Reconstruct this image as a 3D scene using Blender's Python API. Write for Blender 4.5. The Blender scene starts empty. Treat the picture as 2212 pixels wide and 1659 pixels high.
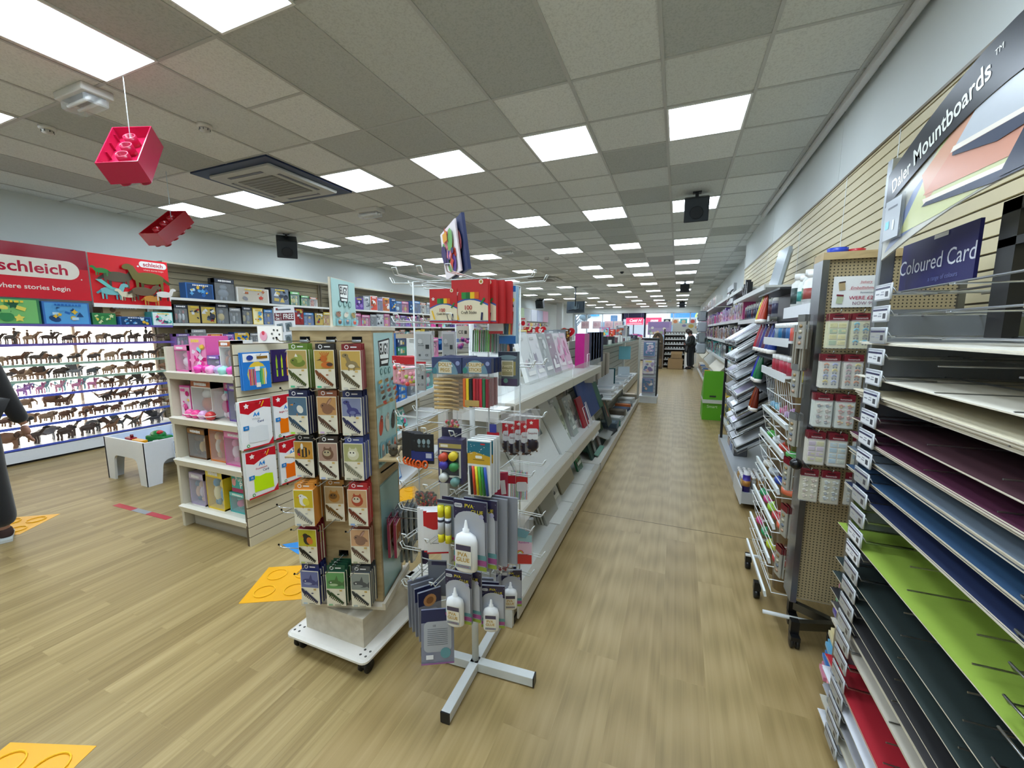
import bpy, math, random
from mathutils import Vector, Matrix
random.seed(7)
C = bpy.context.scene.collection
SC = bpy.context.scene
PI = math.pi
# ---------------------------------------------------------------- camera, world, exposure
CAMZ = 1.55
_yaw, _pit, _rol = math.radians(22.2), math.radians(7.54), math.radians(0.08)
FWD = Vector((-math.sin(_yaw)*math.cos(_pit), math.cos(_yaw)*math.cos(_pit), -math.sin(_pit)))
RGT = Vector((math.cos(_yaw), math.sin(_yaw), 0))
UPV = RGT.cross(FWD)
cd = bpy.data.cameras.new('camera'); cam = bpy.data.objects.new('camera', cd); C.objects.link(cam)
cd.sensor_width = 36; cd.sensor_fit = 'HORIZONTAL'; cd.lens = 871.8/2212*36; cd.clip_start = .05; cd.clip_end = 300
cam.matrix_world = Matrix.Translation((0, 0, CAMZ)) @ Matrix((( RGT.x, UPV.x, -FWD.x, 0), (RGT.y, UPV.y, -FWD.y, 0), (RGT.z, UPV.z, -FWD.z, 0), (0, 0, 0, 1)))
SC.camera = cam
SC.view_settings.view_transform = 'Standard'; SC.view_settings.look = 'None'
SC.view_settings.exposure = 0.0; SC.view_settings.gamma = 1; SC.view_settings.use_curve_mapping = False
SC.cycles.use_denoising = True; SC.cycles.max_bounces = 8; SC.cycles.transparent_max_bounces = 24
SC.cycles.diffuse_bounces = 4; SC.cycles.glossy_bounces = 3; SC.cycles.sample_clamp_indirect = 6
LAMP = 17.5           # strength of the ceiling panels
w = bpy.data.worlds.new('daylight'); SC.world = w; w.use_nodes = True
w.node_tree.nodes['Background'].inputs[0].default_value = (.72, .86, 1, 1)
w.node_tree.nodes['Background'].inputs[1].default_value = 3

# ---------------------------------------------------------------- helpers
def _ray(u, v): return RGT*(u-1106) + UPV*(829.5-v) + FWD*871.8
def aty(u, v, y):                    # world point seen at photo pixel u,v standing on the plane y
    r = _ray(u, v); k = y/r.y; return Vector((r.x*k, y, r.z*k+CAMZ))
def atx(u, v, x):
    r = _ray(u, v); k = x/r.x; return Vector((x, r.y*k, r.z*k+CAMZ))
def atz(u, v, z):
    r = _ray(u, v); k = (z-CAMZ)/r.z; return Vector((r.x*k, r.y*k, z))
def lin(c):
    if isinstance(c, str): c = tuple(int(c[i:i+2], 16)/255 for i in (0, 2, 4))
    return tuple((x/12.92 if x <= .04045 else ((x+.055)/1.055)**2.4) for x in c[:3])+(1,)
def mul(c, k):
    if isinstance(c, str): c = tuple(int(c[i:i+2], 16)/255 for i in (0, 2, 4))
    return tuple(min(1, x*k) for x in c[:3])
ORD = 'first second third fourth fifth sixth seventh eighth ninth tenth eleventh twelfth thirteenth fourteenth fifteenth sixteenth seventeenth eighteenth nineteenth twentieth'.split()
MATS = {}
def mat(name, rough=.5, metal=0, spec=.5, bump=0, bscale=200, vary=0, vscale=40, alpha=1, emit=0, coat=0, col=None, trans=0, sheen=0):
    """a node material; base colour comes from the mesh's own plain print colours unless col is given"""
    m = bpy.data.materials.new(name); m.use_nodes = True; nt = m.node_tree; N = nt.nodes; L = nt.links
    b = N['Principled BSDF']; b.inputs['Roughness'].default_value = rough; b.inputs['Metallic'].default_value = metal
    b.inputs['Specular IOR Level'].default_value = spec; b.inputs['Coat Weight'].default_value = coat
    b.inputs['Sheen Weight'].default_value = sheen
    if col is None:
        a = N.new('ShaderNodeAttribute'); a.attribute_name = 'Col'; src = a.outputs['Color']
    else:
        a = N.new('ShaderNodeRGB'); a.outputs[0].default_value = lin(col); src = a.outputs[0]
    tc = N.new('ShaderNodeTexCoord')
    if vary:
        n = N.new('ShaderNodeTexNoise'); n.inputs['Scale'].default_value = vscale; n.inputs['Detail'].default_value = 4
        L.new(tc.outputs['Object'], n.inputs['Vector'])
        mr = N.new('ShaderNodeMapRange'); mr.inputs[3].default_value = 1-vary; mr.inputs[4].default_value = 1+vary
        L.new(n.outputs['Fac'], mr.inputs[0])
        vm = N.new('ShaderNodeVectorMath'); vm.operation = 'SCALE'; L.new(src, vm.inputs[0]); L.new(mr.outputs[0], vm.inputs['Scale']); src = vm.outputs[0]
    L.new(src, b.inputs['Base Color'])
    if bump:
        n = N.new('ShaderNodeTexNoise'); n.inputs['Scale'].default_value = bscale; n.inputs['Detail'].default_value = 3
        L.new(tc.outputs['Object'], n.inputs['Vector'])
        bp = N.new('ShaderNodeBump'); bp.inputs['Strength'].default_value = bump; bp.inputs['Distance'].default_value = .004
        L.new(n.outputs['Fac'], bp.inputs['Height']); L.new(bp.outputs[0], b.inputs['Normal'])
    if emit:
        L.new(src, b.inputs['Emission Color']); b.inputs['Emission Strength'].default_value = emit
    b.inputs['Alpha'].default_value = alpha
    MATS[name] = m; return m
mat('card', .5, bump=.05, bscale=300, vary=.03); mat('gloss', .22, vary=.02); mat('plastic', .35, vary=.03)
mat('matte', .75, bump=.1, bscale=150, vary=.05); mat('metal', .28, 1, vary=.05); mat('paint_metal', .35, bump=.03, vary=.03)
mat('chrome', .12, 1, vary=.03); mat('cloth', .95, bump=.4, bscale=500, vary=.1, sheen=.3)
mat('skin', .5, vary=.05, vscale=20); mat('hair', .6, bump=.5, bscale=120, vary=.2)
mat('film', .12, alpha=.14, vary=.05); mat('acrylic', .08, alpha=.3); mat('glass', .03, alpha=.12)
mat('lamp', emit=LAMP, col='dcebf9'); mat('glow', emit=3.4, col='fff8ec'); mat('lit_sign', .3, emit=.9)
mat('smalllamp', emit=3, col='fff4e0'); mat('foil', .18, .85, bump=.5, bscale=60, vary=.1)
mat('plain', .6)

class MB:
    """collects shapes into one mesh; every face keeps a flat colour"""
    def __init__(s, col='cccccc'): s.v = []; s.f = []; s.c = []; s.sm = []; s.col = col
    def face(s, pts, col=None, sm=False):
        b = len(s.v); s.v += [tuple(p) for p in pts]; s.f.append(tuple(range(b, b+len(pts)))); s.c.append(col or s.col); s.sm.append(sm)
    def mesh(s, V, F, col=None, sm=False, M=None):
        b = len(s.v); s.v += [tuple(M @ Vector(p)) if M else tuple(p) for p in V]
        for f in F: s.f.append(tuple(b+i for i in f)); s.c.append(col or s.col); s.sm.append(sm)
        return s
    def box(s, x0, x1, y0, y1, z0, z1, col=None, M=None, cols=None):
        V = [(x0,y0,z0),(x1,y0,z0),(x1,y1,z0),(x0,y1,z0),(x0,y0,z1),(x1,y0,z1),(x1,y1,z1),(x0,y1,z1)]
        F = [(0,3,2,1),(4,5,6,7),(0,1,5,4),(1,2,6,5),(2,3,7,6),(3,0,4,7)]
        s.mesh(V, F, col, M=M); return s
    def cbox(s, c, d, col=None, M=None):
        return s.box(c[0]-d[0]/2, c[0]+d[0]/2, c[1]-d[1]/2, c[1]+d[1]/2, c[2]-d[2]/2, c[2]+d[2]/2, col, M)
    def bbox(s, x0, x1, y0, y1, z0, z1, r=.005, col=None, M=None, n=2):
        """box with rounded vertical edges and a chamfered top and bottom"""
        P = []
        for cx, cy, a in ((x1-r,y1-r,0),(x0+r,y1-r,90),(x0+r,y0+r,180),(x1-r,y0+r,270)):
            for k in range(n+1):
                t = math.radians(a+90*k/n); P.append((cx, cy, math.cos(t), math.sin(t)))
        rings = [(z0, r*.5), (z0+r*.5, r), (z1-r*.5, r), (z1, r*.5)]
        V = [(cx+rr*ca, cy+rr*sa, z) for z, rr in rings for cx, cy, ca, sa in P]
        m = len(P); F = [tuple(range(m-1, -1, -1)), tuple(range(3*m, 4*m))]
        for k in range(3):
            for i in range(m): F.append((k*m+i, k*m+(i+1) % m, (k+1)*m+(i+1) % m, (k+1)*m+i))
        return s.mesh(V, F, col, M=M)
    def tube(s, pts, r=.002, n=6, col=None, closed=False, M=None, cap=True):
        P = [Vector(p) for p in pts]; m = len(P); V = []; rs = r if isinstance(r, (list, tuple)) else [r]*m
        t0 = (P[1]-P[0]).normalized(); a = t0.orthogonal().normalized(); pt = t0
        for i, p in enumerate(P):
            if closed: t = (P[(i+1) % m]-P[i-1])
            else: t = (P[min(i+1, m-1)]-P[max(i-1, 0)])
            t = t.normalized() if t.length > 1e-9 else pt
            q = pt.rotation_difference(t); a = q @ a; pt = t; bb = t.cross(a)
            for k in range(n):
                g = 2*PI*k/n; V.append(p+(a*math.cos(g)+bb*math.sin(g))*rs[i])
        F = []
        for i in range(m if closed else m-1):
            for k in range(n):
                j = (i+1) % m; F.append((i*n+k, i*n+(k+1) % n, j*n+(k+1) % n, j*n+k))
        if cap and not closed: F += [tuple(range(n-1, -1, -1)), tuple(range((m-1)*n, m*n))]
        return s.mesh(V, F, col, n > 5, M)
    def lathe(s, prof, n=16, c=(0, 0, 0), col=None, M=None, sm=True, cols=None):
        V = [(c[0]+r*math.cos(2*PI*k/n), c[1]+r*math.sin(2*PI*k/n), c[2]+z) for r, z in prof for k in range(n)]
        b = len(s.v); s.v += [tuple(M @ Vector(p)) if M else p for p in V]
        for i in range(len(prof)-1):
            for k in range(n):
                s.f.append((b+i*n+k, b+i*n+(k+1) % n, b+(i+1)*n+(k+1) % n, b+(i+1)*n+k)); s.c.append((cols[i] if cols else None) or col or s.col); s.sm.append(sm)
        for i, rev in ((0, 1), (len(prof)-1, 0)):
            if prof[i][0] > 1e-5:
                f = [b+i*n+k for k in range(n)]; s.f.append(tuple(f[::-1] if rev else f)); s.c.append((cols[min(i, len(cols)-1)] if cols else None) or col or s.col); s.sm.append(False)
        return s
    def ell(s, c, r, n=10, col=None, M=None):
        V = []; F = []; m = max(4, n//2+1)
        for i in range(m+1):
            t = PI*i/m
            for k in range(n):
                g = 2*PI*k/n; V.append((c[0]+r[0]*math.sin(t)*math.cos(g), c[1]+r[1]*math.sin(t)*math.sin(g), c[2]-r[2]*math.cos(t)))
        for i in range(m):
            for k in range(n): F.append((i*n+k, i*n+(k+1) % n, (i+1)*n+(k+1) % n, (i+1)*n+k))
        return s.mesh(V, F, col, True, M)
    def prism(s, poly, d0, d1, axis='y', col=None, M=None):
        n = len(poly)
        def P(a, b, d): return {'y': (a, d, b), 'x': (d, a, b), 'z': (a, b, d)}[axis]
        V = [P(a, b, d0) for a, b in poly]+[P(a, b, d1) for a, b in poly]
        F = [tuple(range(n)), tuple(range(2*n-1, n-1, -1))]+[(i, i+n, (i+1) % n+n, (i+1) % n) for i in range(n)]
        return s.mesh(V, F, col, M=M)
    def data(s, name, material):
        me = bpy.data.meshes.new(name); me.from_pydata(s.v, [], s.f)
        at = me.color_attributes.new('Col', 'FLOAT_COLOR', 'CORNER'); buf = []; cc = {}
        for f, c in zip(s.f, s.c):
            if c not in cc: cc[c] = lin(c)
            buf += list(cc[c])*len(f)
        at.data.foreach_set('color', buf); me.polygons.foreach_set('use_smooth', s.sm)
        me.materials.append(MATS[material] if isinstance(material, str) else material); me.update(); return me
    def build(s, name, material, parent=None, **k):
        o = bpy.data.objects.new(name, s.data(name, material)); C.objects.link(o)
        if parent: o.parent = parent
        for a, b in k.items(): o[a] = b
        return o
class Art:
    """flat print on a face: 2-D shapes in real lettering/colour, each layer a hair above the last"""
    def __init__(s, M=None, mb=None, step=.0004, lift=.0004): s.M = M or Matrix(); s.mb = mb or MB(); s.k = 0; s.step = step; s.lift = lift
    def poly(s, pts, col, lay=None):
        s.k += 1; z = s.lift+(s.k if lay is None else lay)*s.step
        s.mb.face([s.M @ Vector((x, -z, y)) for x, y in pts], col)
    def rect(s, x, y, w_, h, col, a=0):
        c, d = math.cos(a), math.sin(a)
        s.poly([(x+p*c-q*d, y+p*d+q*c) for p, q in ((-w_/2, -h/2), (w_/2, -h/2), (w_/2, h/2), (-w_/2, h/2))], col)
    def oval(s, x, y, rx, ry, col, a=0, n=14, a0=0, a1=2*PI):
        c, d = math.cos(a), math.sin(a); P = []
        m = n if a1-a0 > 6.2 else n+1
        for k in range(m):
            t = a0+(a1-a0)*k/n; p, q = rx*math.cos(t), ry*math.sin(t); P.append((x+p*c-q*d, y+p*d+q*c))
        s.poly(P, col)
    def star(s, x, y, r, col, n=5, inner=.55, a=PI/2):
        P = [(x+(r if i % 2 == 0 else r*inner)*math.cos(a+PI*i/n), y+(r if i % 2 == 0 else r*inner)*math.sin(a+PI*i/n)) for i in range(2*n)]
        # fan so the outline stays simple
        for i in range(2*n): s.k -= (i > 0); s.poly([(x, y), P[i], P[(i+1) % (2*n)]], col)
    def text(s, t, x, y, h, col, bold=0, a=0, sx=1, align='CENTER', shear=0):
        key = (t, bold, align, shear)
        if key not in TXT:
            cu = bpy.data.curves.new('t', 'FONT'); cu.body = t; cu.align_x = align; cu.align_y = 'CENTER'; cu.size = 1; cu.offset = bold; cu.shear = shear; cu.resolution_u = 3
            ob = bpy.data.objects.new('t', cu); C.objects.link(ob); bpy.context.view_layer.update()
            me = bpy.data.meshes.new_from_object(ob.evaluated_get(bpy.context.evaluated_depsgraph_get()))
            TXT[key] = ([tuple(q.co) for q in me.vertices], [tuple(p.vertices) for p in me.polygons])
            bpy.data.objects.remove(ob); bpy.data.curves.remove(cu); bpy.data.meshes.remove(me)
        V, F = TXT[key]; s.k += 1; z = s.lift+s.k*s.step; c, d = math.cos(a), math.sin(a); H = h/.72
        s.mb.mesh([s.M @ Vector((x+(p[0]*sx*c-p[1]*d)*H, -z, y+(p[0]*sx*d+p[1]*c)*H)) for p in V], F, col)
TXT = {}
def T3(x=0, y=0, z=0, rz=0, rx=0, ry=0): return Matrix.Translation((x, y, z)) @ Matrix.Rotation(rz, 4, 'Z') @ Matrix.Rotation(ry, 4, 'Y') @ Matrix.Rotation(rx, 4, 'X')
def face_right(): return Matrix.Rotation(PI/2, 4, 'Z')       # art that looks towards +x
def tag(o, label=None, cat=None, group=None, kind=None):
    for k, v_ in (('label', label), ('category', cat), ('group', group), ('kind', kind)):
        if v_: o[k] = v_
    return o
def thing(name, label, cat, loc=(0, 0, 0), rz=0, group=None, M=None):
    o = bpy.data.objects.new(name, None); C.objects.link(o); o.empty_display_size = .05
    if M is not None: o.matrix_world = M
    else: o.location = loc; o.rotation_euler = (0, 0, rz)
    return tag(o, label, cat, group)
def struct(o): o['kind'] = 'structure'; return o
class Proto:
    """one design: parts = [(name, mesh, [sub-parts])]; put() links a fresh copy of it"""
    def __init__(s, name, cat, parts): s.name = name; s.cat = cat; s.parts = parts
    def put(s, label, M, group=None, cat=None, name=None):
        nm = name or s.name
        if len(s.parts) == 1 and not s.parts[0][2]:
            o = bpy.data.objects.new(nm, s.parts[0][1]); C.objects.link(o); o.matrix_world = M
        else:
            o = bpy.data.objects.new(nm, None); C.objects.link(o); o.empty_display_size = .03; o.matrix_world = M
            def add(ps, par):
                for n, me, sub in ps:
                    q = bpy.data.objects.new(n, me); C.objects.link(q); q.parent = par; add(sub, q)
            add(s.parts, o)
        return tag(o, label, cat or s.cat, group)
def arc(cx, cy, r, a0, a1, n=6, ry=None):
    return [(cx+r*math.cos(a0+(a1-a0)*k/n), cy+(ry or r)*math.sin(a0+(a1-a0)*k/n)) for k in range(n+1)]
# ---------------------------------------------------------------- the room
ZC = 3.25; YB = 31.5; XL = -7.7; XR = 1.14; XR2 = 1.37; YF = -2.6
def node_mat(name):
    m = bpy.data.materials.new(name); m.use_nodes = True; MATS[name] = m
    return m, m.node_tree.nodes, m.node_tree.links, m.node_tree.nodes['Principled BSDF']
def ramp(N, stops):
    r = N.new('ShaderNodeValToRGB'); e = r.color_ramp.elements
    while len(e) < len(stops): e.new(.5)
    for q, (p, c) in zip(e, stops): q.position = p; q.color = lin(c)
    return r
# oak-look vinyl: narrow strips in the toy half of the shop, wide grained planks from x = -1.15 on
m, N, L, B = node_mat('oak_vinyl')
tc = N.new('ShaderNodeTexCoord'); mp = N.new('ShaderNodeMapping'); mp.inputs['Rotation'].default_value = (0, 0, PI/2); L.new(tc.outputs['Object'], mp.inputs[0])
def planks(wd, rw, off):
    br = N.new('ShaderNodeTexBrick'); L.new(mp.outputs[0], br.inputs[0])
    for k_, v_ in (('Scale', 1), ('Mortar Size', .0008), ('Brick Width', wd), ('Row Height', rw), ('Bias', 0)): br.inputs[k_].default_value = v_
    br.inputs['Color1'].default_value = (0, 0, 0, 1); br.inputs['Color2'].default_value = (1, 1, 1, 1); br.offset = off; br.inputs['Mortar'].default_value = (.4, .4, .4, 1); return br.outputs['Color']
def grain(seed, scl, typ, par):
    sc = N.new('ShaderNodeMapping'); sc.inputs['Scale'].default_value = scl; L.new(tc.outputs['Object'], sc.inputs[0])
    ofs = N.new('ShaderNodeVectorMath'); ofs.operation = 'MULTIPLY_ADD'; L.new(seed, ofs.inputs[0]); ofs.inputs[1].default_value = (7, 13, 3); L.new(sc.outputs[0], ofs.inputs[2])
    t_ = N.new(typ); L.new(ofs.outputs[0], t_.inputs['Vector']); 
    for k_, v_ in par.items(): t_.inputs[k_].default_value = v_
    return t_
def mixf(f, x_, y_):
    q = N.new('ShaderNodeMix'); 
    if isinstance(f, (int, float)): q.inputs[0].default_value = f
    else: L.new(f, q.inputs[0])
    L.new(x_, q.inputs[2]); L.new(y_, q.inputs[3]); return q.outputs[0]
def mixc(f, x_, y_, mode='MIX'):
    q = N.new('ShaderNodeMix'); q.data_type = 'RGBA'; q.blend_type = mode
    if isinstance(f, (int, float)): q.inputs[0].default_value = f
    else: L.new(f, q.inputs[0])
    L.new(x_, q.inputs[6]); L.new(y_, q.inputs[7]); return q.outputs[2]
cl, cr = planks(.78, .068, .41), planks(1.3, .19, .37)
gl = grain(cl, (46, 1.3, 1), 'ShaderNodeTexNoise', {'Scale': 1, 'Detail': 6, 'Roughness': .6})
rl = ramp(N, [(.2, '87744a'), (.5, 'a58f60'), (.8, 'b9a577')]); L.new(gl.outputs[0], rl.inputs[0]); tl = ramp(N, [(0, 'dad6cd'), (1, 'ffffff')]); L.new(cl, tl.inputs[0]); coll = mixc(1, rl.outputs[0], tl.outputs[0], 'MULTIPLY')
g1 = grain(cr, (38, .45, 1), 'ShaderNodeTexNoise', {'Scale': 1, 'Detail': 6, 'Roughness': .6})
g2 = grain(cr, (9, .42, 1), 'ShaderNodeTexWave', {'Scale': 2.4, 'Distortion': 4, 'Detail': 2, 'Detail Scale': .5, 'Detail Roughness': .6}); g2.wave_type = 'RINGS'
rr_ = ramp(N, [(.2, '8b774b'), (.5, 'a48d5f'), (.8, 'b39c6f')]); L.new(mixf(.22, g1.outputs[0], g2.outputs['Fac']), rr_.inputs[0]); tr = ramp(N, [(0, 'f0ede8'), (1, 'ffffff')]); L.new(cr, tr.inputs[0]); colr = mixc(1, rr_.outputs[0], tr.outputs[0], 'MULTIPLY')
sx = N.new('ShaderNodeSeparateXYZ'); L.new(tc.outputs['Object'], sx.inputs[0]); gt = N.new('ShaderNodeMath'); gt.operation = 'GREATER_THAN'; gt.inputs[1].default_value = -1.15; L.new(sx.outputs[0], gt.inputs[0])
L.new(mixc(gt.outputs[0], coll, colr), B.inputs['Base Color']); B.inputs['Roughness'].default_value = .38; B.inputs['Specular IOR Level'].default_value = .4
bp = N.new('ShaderNodeBump'); bp.inputs['Strength'].default_value = .06; bp.inputs['Distance'].default_value = .002; L.new(g1.outputs[0], bp.inputs['Height']); L.new(bp.outputs[0], B.inputs['Normal'])
# mineral fibre ceiling tiles: each tile its own grey
m, N, L, B = node_mat('ceiling_tile')
tc = N.new('ShaderNodeTexCoord'); sx = N.new('ShaderNodeSeparateXYZ'); L.new(tc.outputs['Object'], sx.inputs[0])
def mth(op, a, b=None, c=None):
    q = N.new('ShaderNodeMath'); q.operation = op
    for i, z in enumerate((a, b, c)):
        if z is None: continue
        if isinstance(z, (int, float)): q.inputs[i].default_value = z
        else: L.new(z, q.inputs[i])
    return q.outputs[0]
fx = mth('FLOOR', mth('DIVIDE', mth('SUBTRACT', sx.outputs[0], .425), .6))
ys = mth('SUBTRACT', sx.outputs[1], 2.95); near = mth('LESS_THAN', ys, 0)
fy = mth('FLOOR', mth('DIVIDE', ys, mth('ADD', .605, mth('MULTIPLY', near, .595))))
cb = N.new('ShaderNodeCombineXYZ'); L.new(fx, cb.inputs[0]); L.new(fy, cb.inputs[1])
wn = N.new('ShaderNodeTexWhiteNoise'); L.new(cb.outputs[0], wn.inputs[0])
rp = ramp(N, [(0, 'b0b4b0'), (.16, 'bcc0bc'), (.22, 'd0d4d0'), (.65, 'dcdfdb'), (1, 'e4e7e4')]); L.new(wn.outputs[0], rp.inputs[0])
fn = N.new('ShaderNodeTexNoise'); fn.inputs['Scale'].default_value = 90; fn.inputs['Detail'].default_value = 5; L.new(tc.outputs['Object'], fn.inputs['Vector'])
fr = ramp(N, [(.3, 'd8d8d8'), (.55, 'ffffff')]); L.new(fn.outputs[0], fr.inputs[0])
mx = N.new('ShaderNodeMix'); mx.data_type = 'RGBA'; mx.blend_type = 'MULTIPLY'; mx.inputs[0].default_value = .6; L.new(rp.outputs[0], mx.inputs[6]); L.new(fr.outputs[0], mx.inputs[7])
L.new(mx.outputs[2], B.inputs['Base Color']); B.inputs['Roughness'].default_value = .9
# painted plaster, cream slat board, birch ply
mat('plaster', .7, bump=.08, bscale=90, vary=.03, vscale=3, col='d4dad8'); mat('slat', .45, vary=.04, vscale=12)
m, N, L, B = node_mat('birch')
tc = N.new('ShaderNodeTexCoord'); mp = N.new('ShaderNodeMapping'); mp.inputs['Scale'].default_value = (2.5, 2.5, 9); L.new(tc.outputs['Object'], mp.inputs[0])
n1 = N.new('ShaderNodeTexNoise'); n1.inputs['Scale'].default_value = 3; n1.inputs['Detail'].default_value = 5; n1.inputs['Distortion'].default_value = .7; L.new(mp.outputs[0], n1.inputs['Vector'])
rp = ramp(N, [(.3, 'a28c62'), (.55, 'b9a277'), (.8, 'c6b188')]); L.new(n1.outputs[0], rp.inputs[0]); L.new(rp.outputs[0], B.inputs['Base Color']); B.inputs['Roughness'].default_value = .5
m, N, L, B = node_mat('pale_ply')
tc = N.new('ShaderNodeTexCoord'); mp = N.new('ShaderNodeMapping'); mp.inputs['Scale'].default_value = (5, 2, 5); L.new(tc.outputs['Object'], mp.inputs[0])
n1 = N.new('ShaderNodeTexNoise'); n1.inputs['Scale'].default_value = 4; n1.inputs['Detail'].default_value = 5; L.new(mp.outputs[0], n1.inputs['Vector'])
rp = ramp(N, [(.3, 'c0b6a2'), (.7, 'd6cebd')]); L.new(n1.outputs[0], rp.inputs[0]); L.new(rp.outputs[0], B.inputs['Base Color']); B.inputs['Roughness'].default_value = .5

a = MB(); a.box(XL-.3, XR2+.3, YF-.2, YB+.4, -.1, 0); struct(a.build('floor', 'oak_vinyl'))
a = MB('6d5c3a'); a.box(-.69, 1.12, 3.305, 3.311, 0, .0012); struct(a.build('trim_1', 'plastic'))
a = MB(); a.box(XL-.3, XR2+.3, YF-.2, YB+.4, ZC, ZC+.1); struct(a.build('ceiling', 'ceiling_tile'))
g = MB('b4b6b2'); zt = ZC-.006; x = .425+.6*2
while x > XL:
    if x < XR2: g.box(x-.011, x+.011, YF, YB, zt, ZC)
    x -= .6
YG = [2.95-1.2*k for k in range(1, 5)]+[2.95+.6*k for k in range(0, 2)]+[3.55+.605*k for k in range(1, 47)]
g.box(-3.175, -2.575, 2.34, 2.362, ZC-.005, ZC)
for y in YG: g.box(XL, XR2, y-.011, y+.011, zt+.001, ZC)
struct(g.build('trim_2', 'paint_metal'))
def slats(name, x, y0, y1, z1, pitch, side, col, z0=0):
    """slat board: cream boards with dark grooves, on a backing"""
    a = MB('4e4536'); a.box(min(x, x-side*.02), max(x, x-side*.02), y0, y1, z0, z1)
    z = z0
    while z < z1-.02:
        t = min(z+pitch-.009, z1); a.box(min(x, x+side*.012), max(x, x+side*.012), y0, y1, z, t, col); z += pitch
    return a
struct(slats('r', XR, YF, 9.1, 2.71, .064, -1, 'd0c39c').build('wall_right', 'slat'))
a = MB(); a.box(XR-.012, XR+.3, YF, 9.1, 2.71, ZC, None)
a.box(XR2, XR2+.2, 9.1, YB, 0, ZC); struct(a.build('wall_right_upper', 'plaster'))
a = MB('6e6048'); a.box(XR-.02, XR-.012, YF, 9.1, 2.70, 2.715); struct(a.build('trim_3', 'plastic'))
a = MB('d9d9d6'); a.box(XR-.09, XR-.05, -1.2, 7.16, ZC-.05, ZC-.006); struct(a.build('trim_4', 'plastic'))      # cable trunking along the ceiling edge
struct(slats('l', XL, 3.7, 14.6, 2.6, .1, 1, 'b6aa8a').build('wall_left', 'slat'))
a = MB(); a.box(XL-.3, XL-.001, YF, YB, 0, ZC); a.box(XL-.05, XL+.012, YF, YB, 2.62, ZC); struct(a.build('wall_left_upper', 'plaster'))
a = MB(); a.box(XL-.3, XR2+.3, YF-.3, YF, 0, ZC); struct(a.build('bounce_wall_back', 'plaster'))  # unseen wall added behind the camera to reflect light into the shop
a = MB(); a.box(XL-.3, XR2+.3, YB, YB+.25, 2.84, ZC); a.box(XL-.3, XL+.1, YB, YB+.25, 0, 2.84); a.box(XL-.3, -3.95, YB, YB+.25, 0, .5); a.box(-2.25, XR2+.3, YB, YB+.25, 0, .5)
struct(a.build('wall_front', 'plaster'))
def window(n, x0, x1, z0, z1, muls, fr='c9ced0'):
    r = bpy.data.objects.new('window_%d' % n, None); C.objects.link(r); struct(r); r.location = (x0, YB, z0)
    a = MB(fr); W_ = x1-x0; H_ = z1-z0
    a.box(0, W_, .05, .13, 0, .06); a.box(0, W_, .05, .13, H_-.06, H_); a.box(0, .06, .05, .13, 0, H_); a.box(W_-.06, W_, .05, .13, 0, H_)
    for mm in muls: a.box(mm-x0-.035, mm-x0+.035, .05, .13, 0, H_)
    a.build('window_frame', 'paint_metal', r); b = MB('dfeef0'); b.box(.06, W_-.06, .085, .09, .06, H_-.06); b.build('pane', 'glass', r)
window(1, XL+.1, -3.95, .5, 2.84, (-6.6, -5.4)); window(2, -2.25, XR2, .5, 2.84, (-.35, .75))
r = bpy.data.objects.new('door_1', None); C.objects.link(r); struct(r); r.location = (-3.95, YB, 0)
a = MB('28264a'); a.box(0, 1.7, .05, .15, 2.4, 2.84); a.box(0, .1, .05, .15, 0, 2.84); a.box(1.6, 1.7, .05, .15, 0, 2.84); a.box(.82, .88, .05, .15, 0, 2.4); a.box(.1, 1.6, .05, .15, 0, .12); a.build('door_frame', 'paint_metal', r)
a = MB('2a3050'); a.box(.1, 1.6, .09, .1, .12, 2.4); a.build('door_glass', 'acrylic', r)
a = MB('b8bcc0'); a.tube([(.74, .02, .9), (.74, .02, 1.3)], .012); a.tube([(.96, .02, .9), (.96, .02, 1.3)], .012)
for dx in (.74, .96):
    for z in (.9, 1.3): a.tube([(dx, .02, z), (dx, .06, z)], .01)
a.build('door_handle', 'chrome', r)
a = MB('dfe3e2')
for y in (3.15, 3.95, 5.2, 6.9): a.box(XR-.0135, XR-.0125, y-.006, y+.006, .1, 2.7)
struct(a.build('trim_7', 'paint_metal'))
a = MB('8a908e')
for y in (4.15, 6.6): a.box(XR-.0135, XR-.012, y-.0025, y+.0025, 2.72, ZC-.01)
struct(a.build('trim_8', 'plaster'))
# column by the shop window
a = MB('c9cac8'); a.box(-7.05, -6.7, 24.6, 24.95, 0, ZC); struct(a.build('trim_5', 'plaster'))
# street outside
a = MB('9a9a98'); a.box(-30, 25, YB+.26, 60, -.12, -.02); struct(a.build('trim_6', 'matte'))
t = thing('shop_building', 'pale shop front across the street with blue and pink fascia', 'building', (-4, 46, 0))
a = MB('f2f6f8'); a.box(-26, 26, 0, 6, 0, 9); a.build('facade', 'matte', t)
a = MB('1c86d8'); a.box(3.2, 15, -.2, 0, 2.9, 4.3); a.oval = None; a.build('blue_fascia', 'matte', t)
b = Art(T3(0, -.21, 0), step=.01); b.oval(7.4, 2.9, 1.9, 1.1, 'd8f070', a0=0, a1=PI); b.rect(-5, 3.8, 1.6, 1.3, '1fa0e8'); b.mb.build('fascia_print', 'matte', t)
a = MB('6d8aa0')
for i in range(7):
    a.box(-22+i*6, -19.5+i*6, -.05, 0, .3, 2.5)
a.build('shop_window', 'gloss', t)
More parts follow.
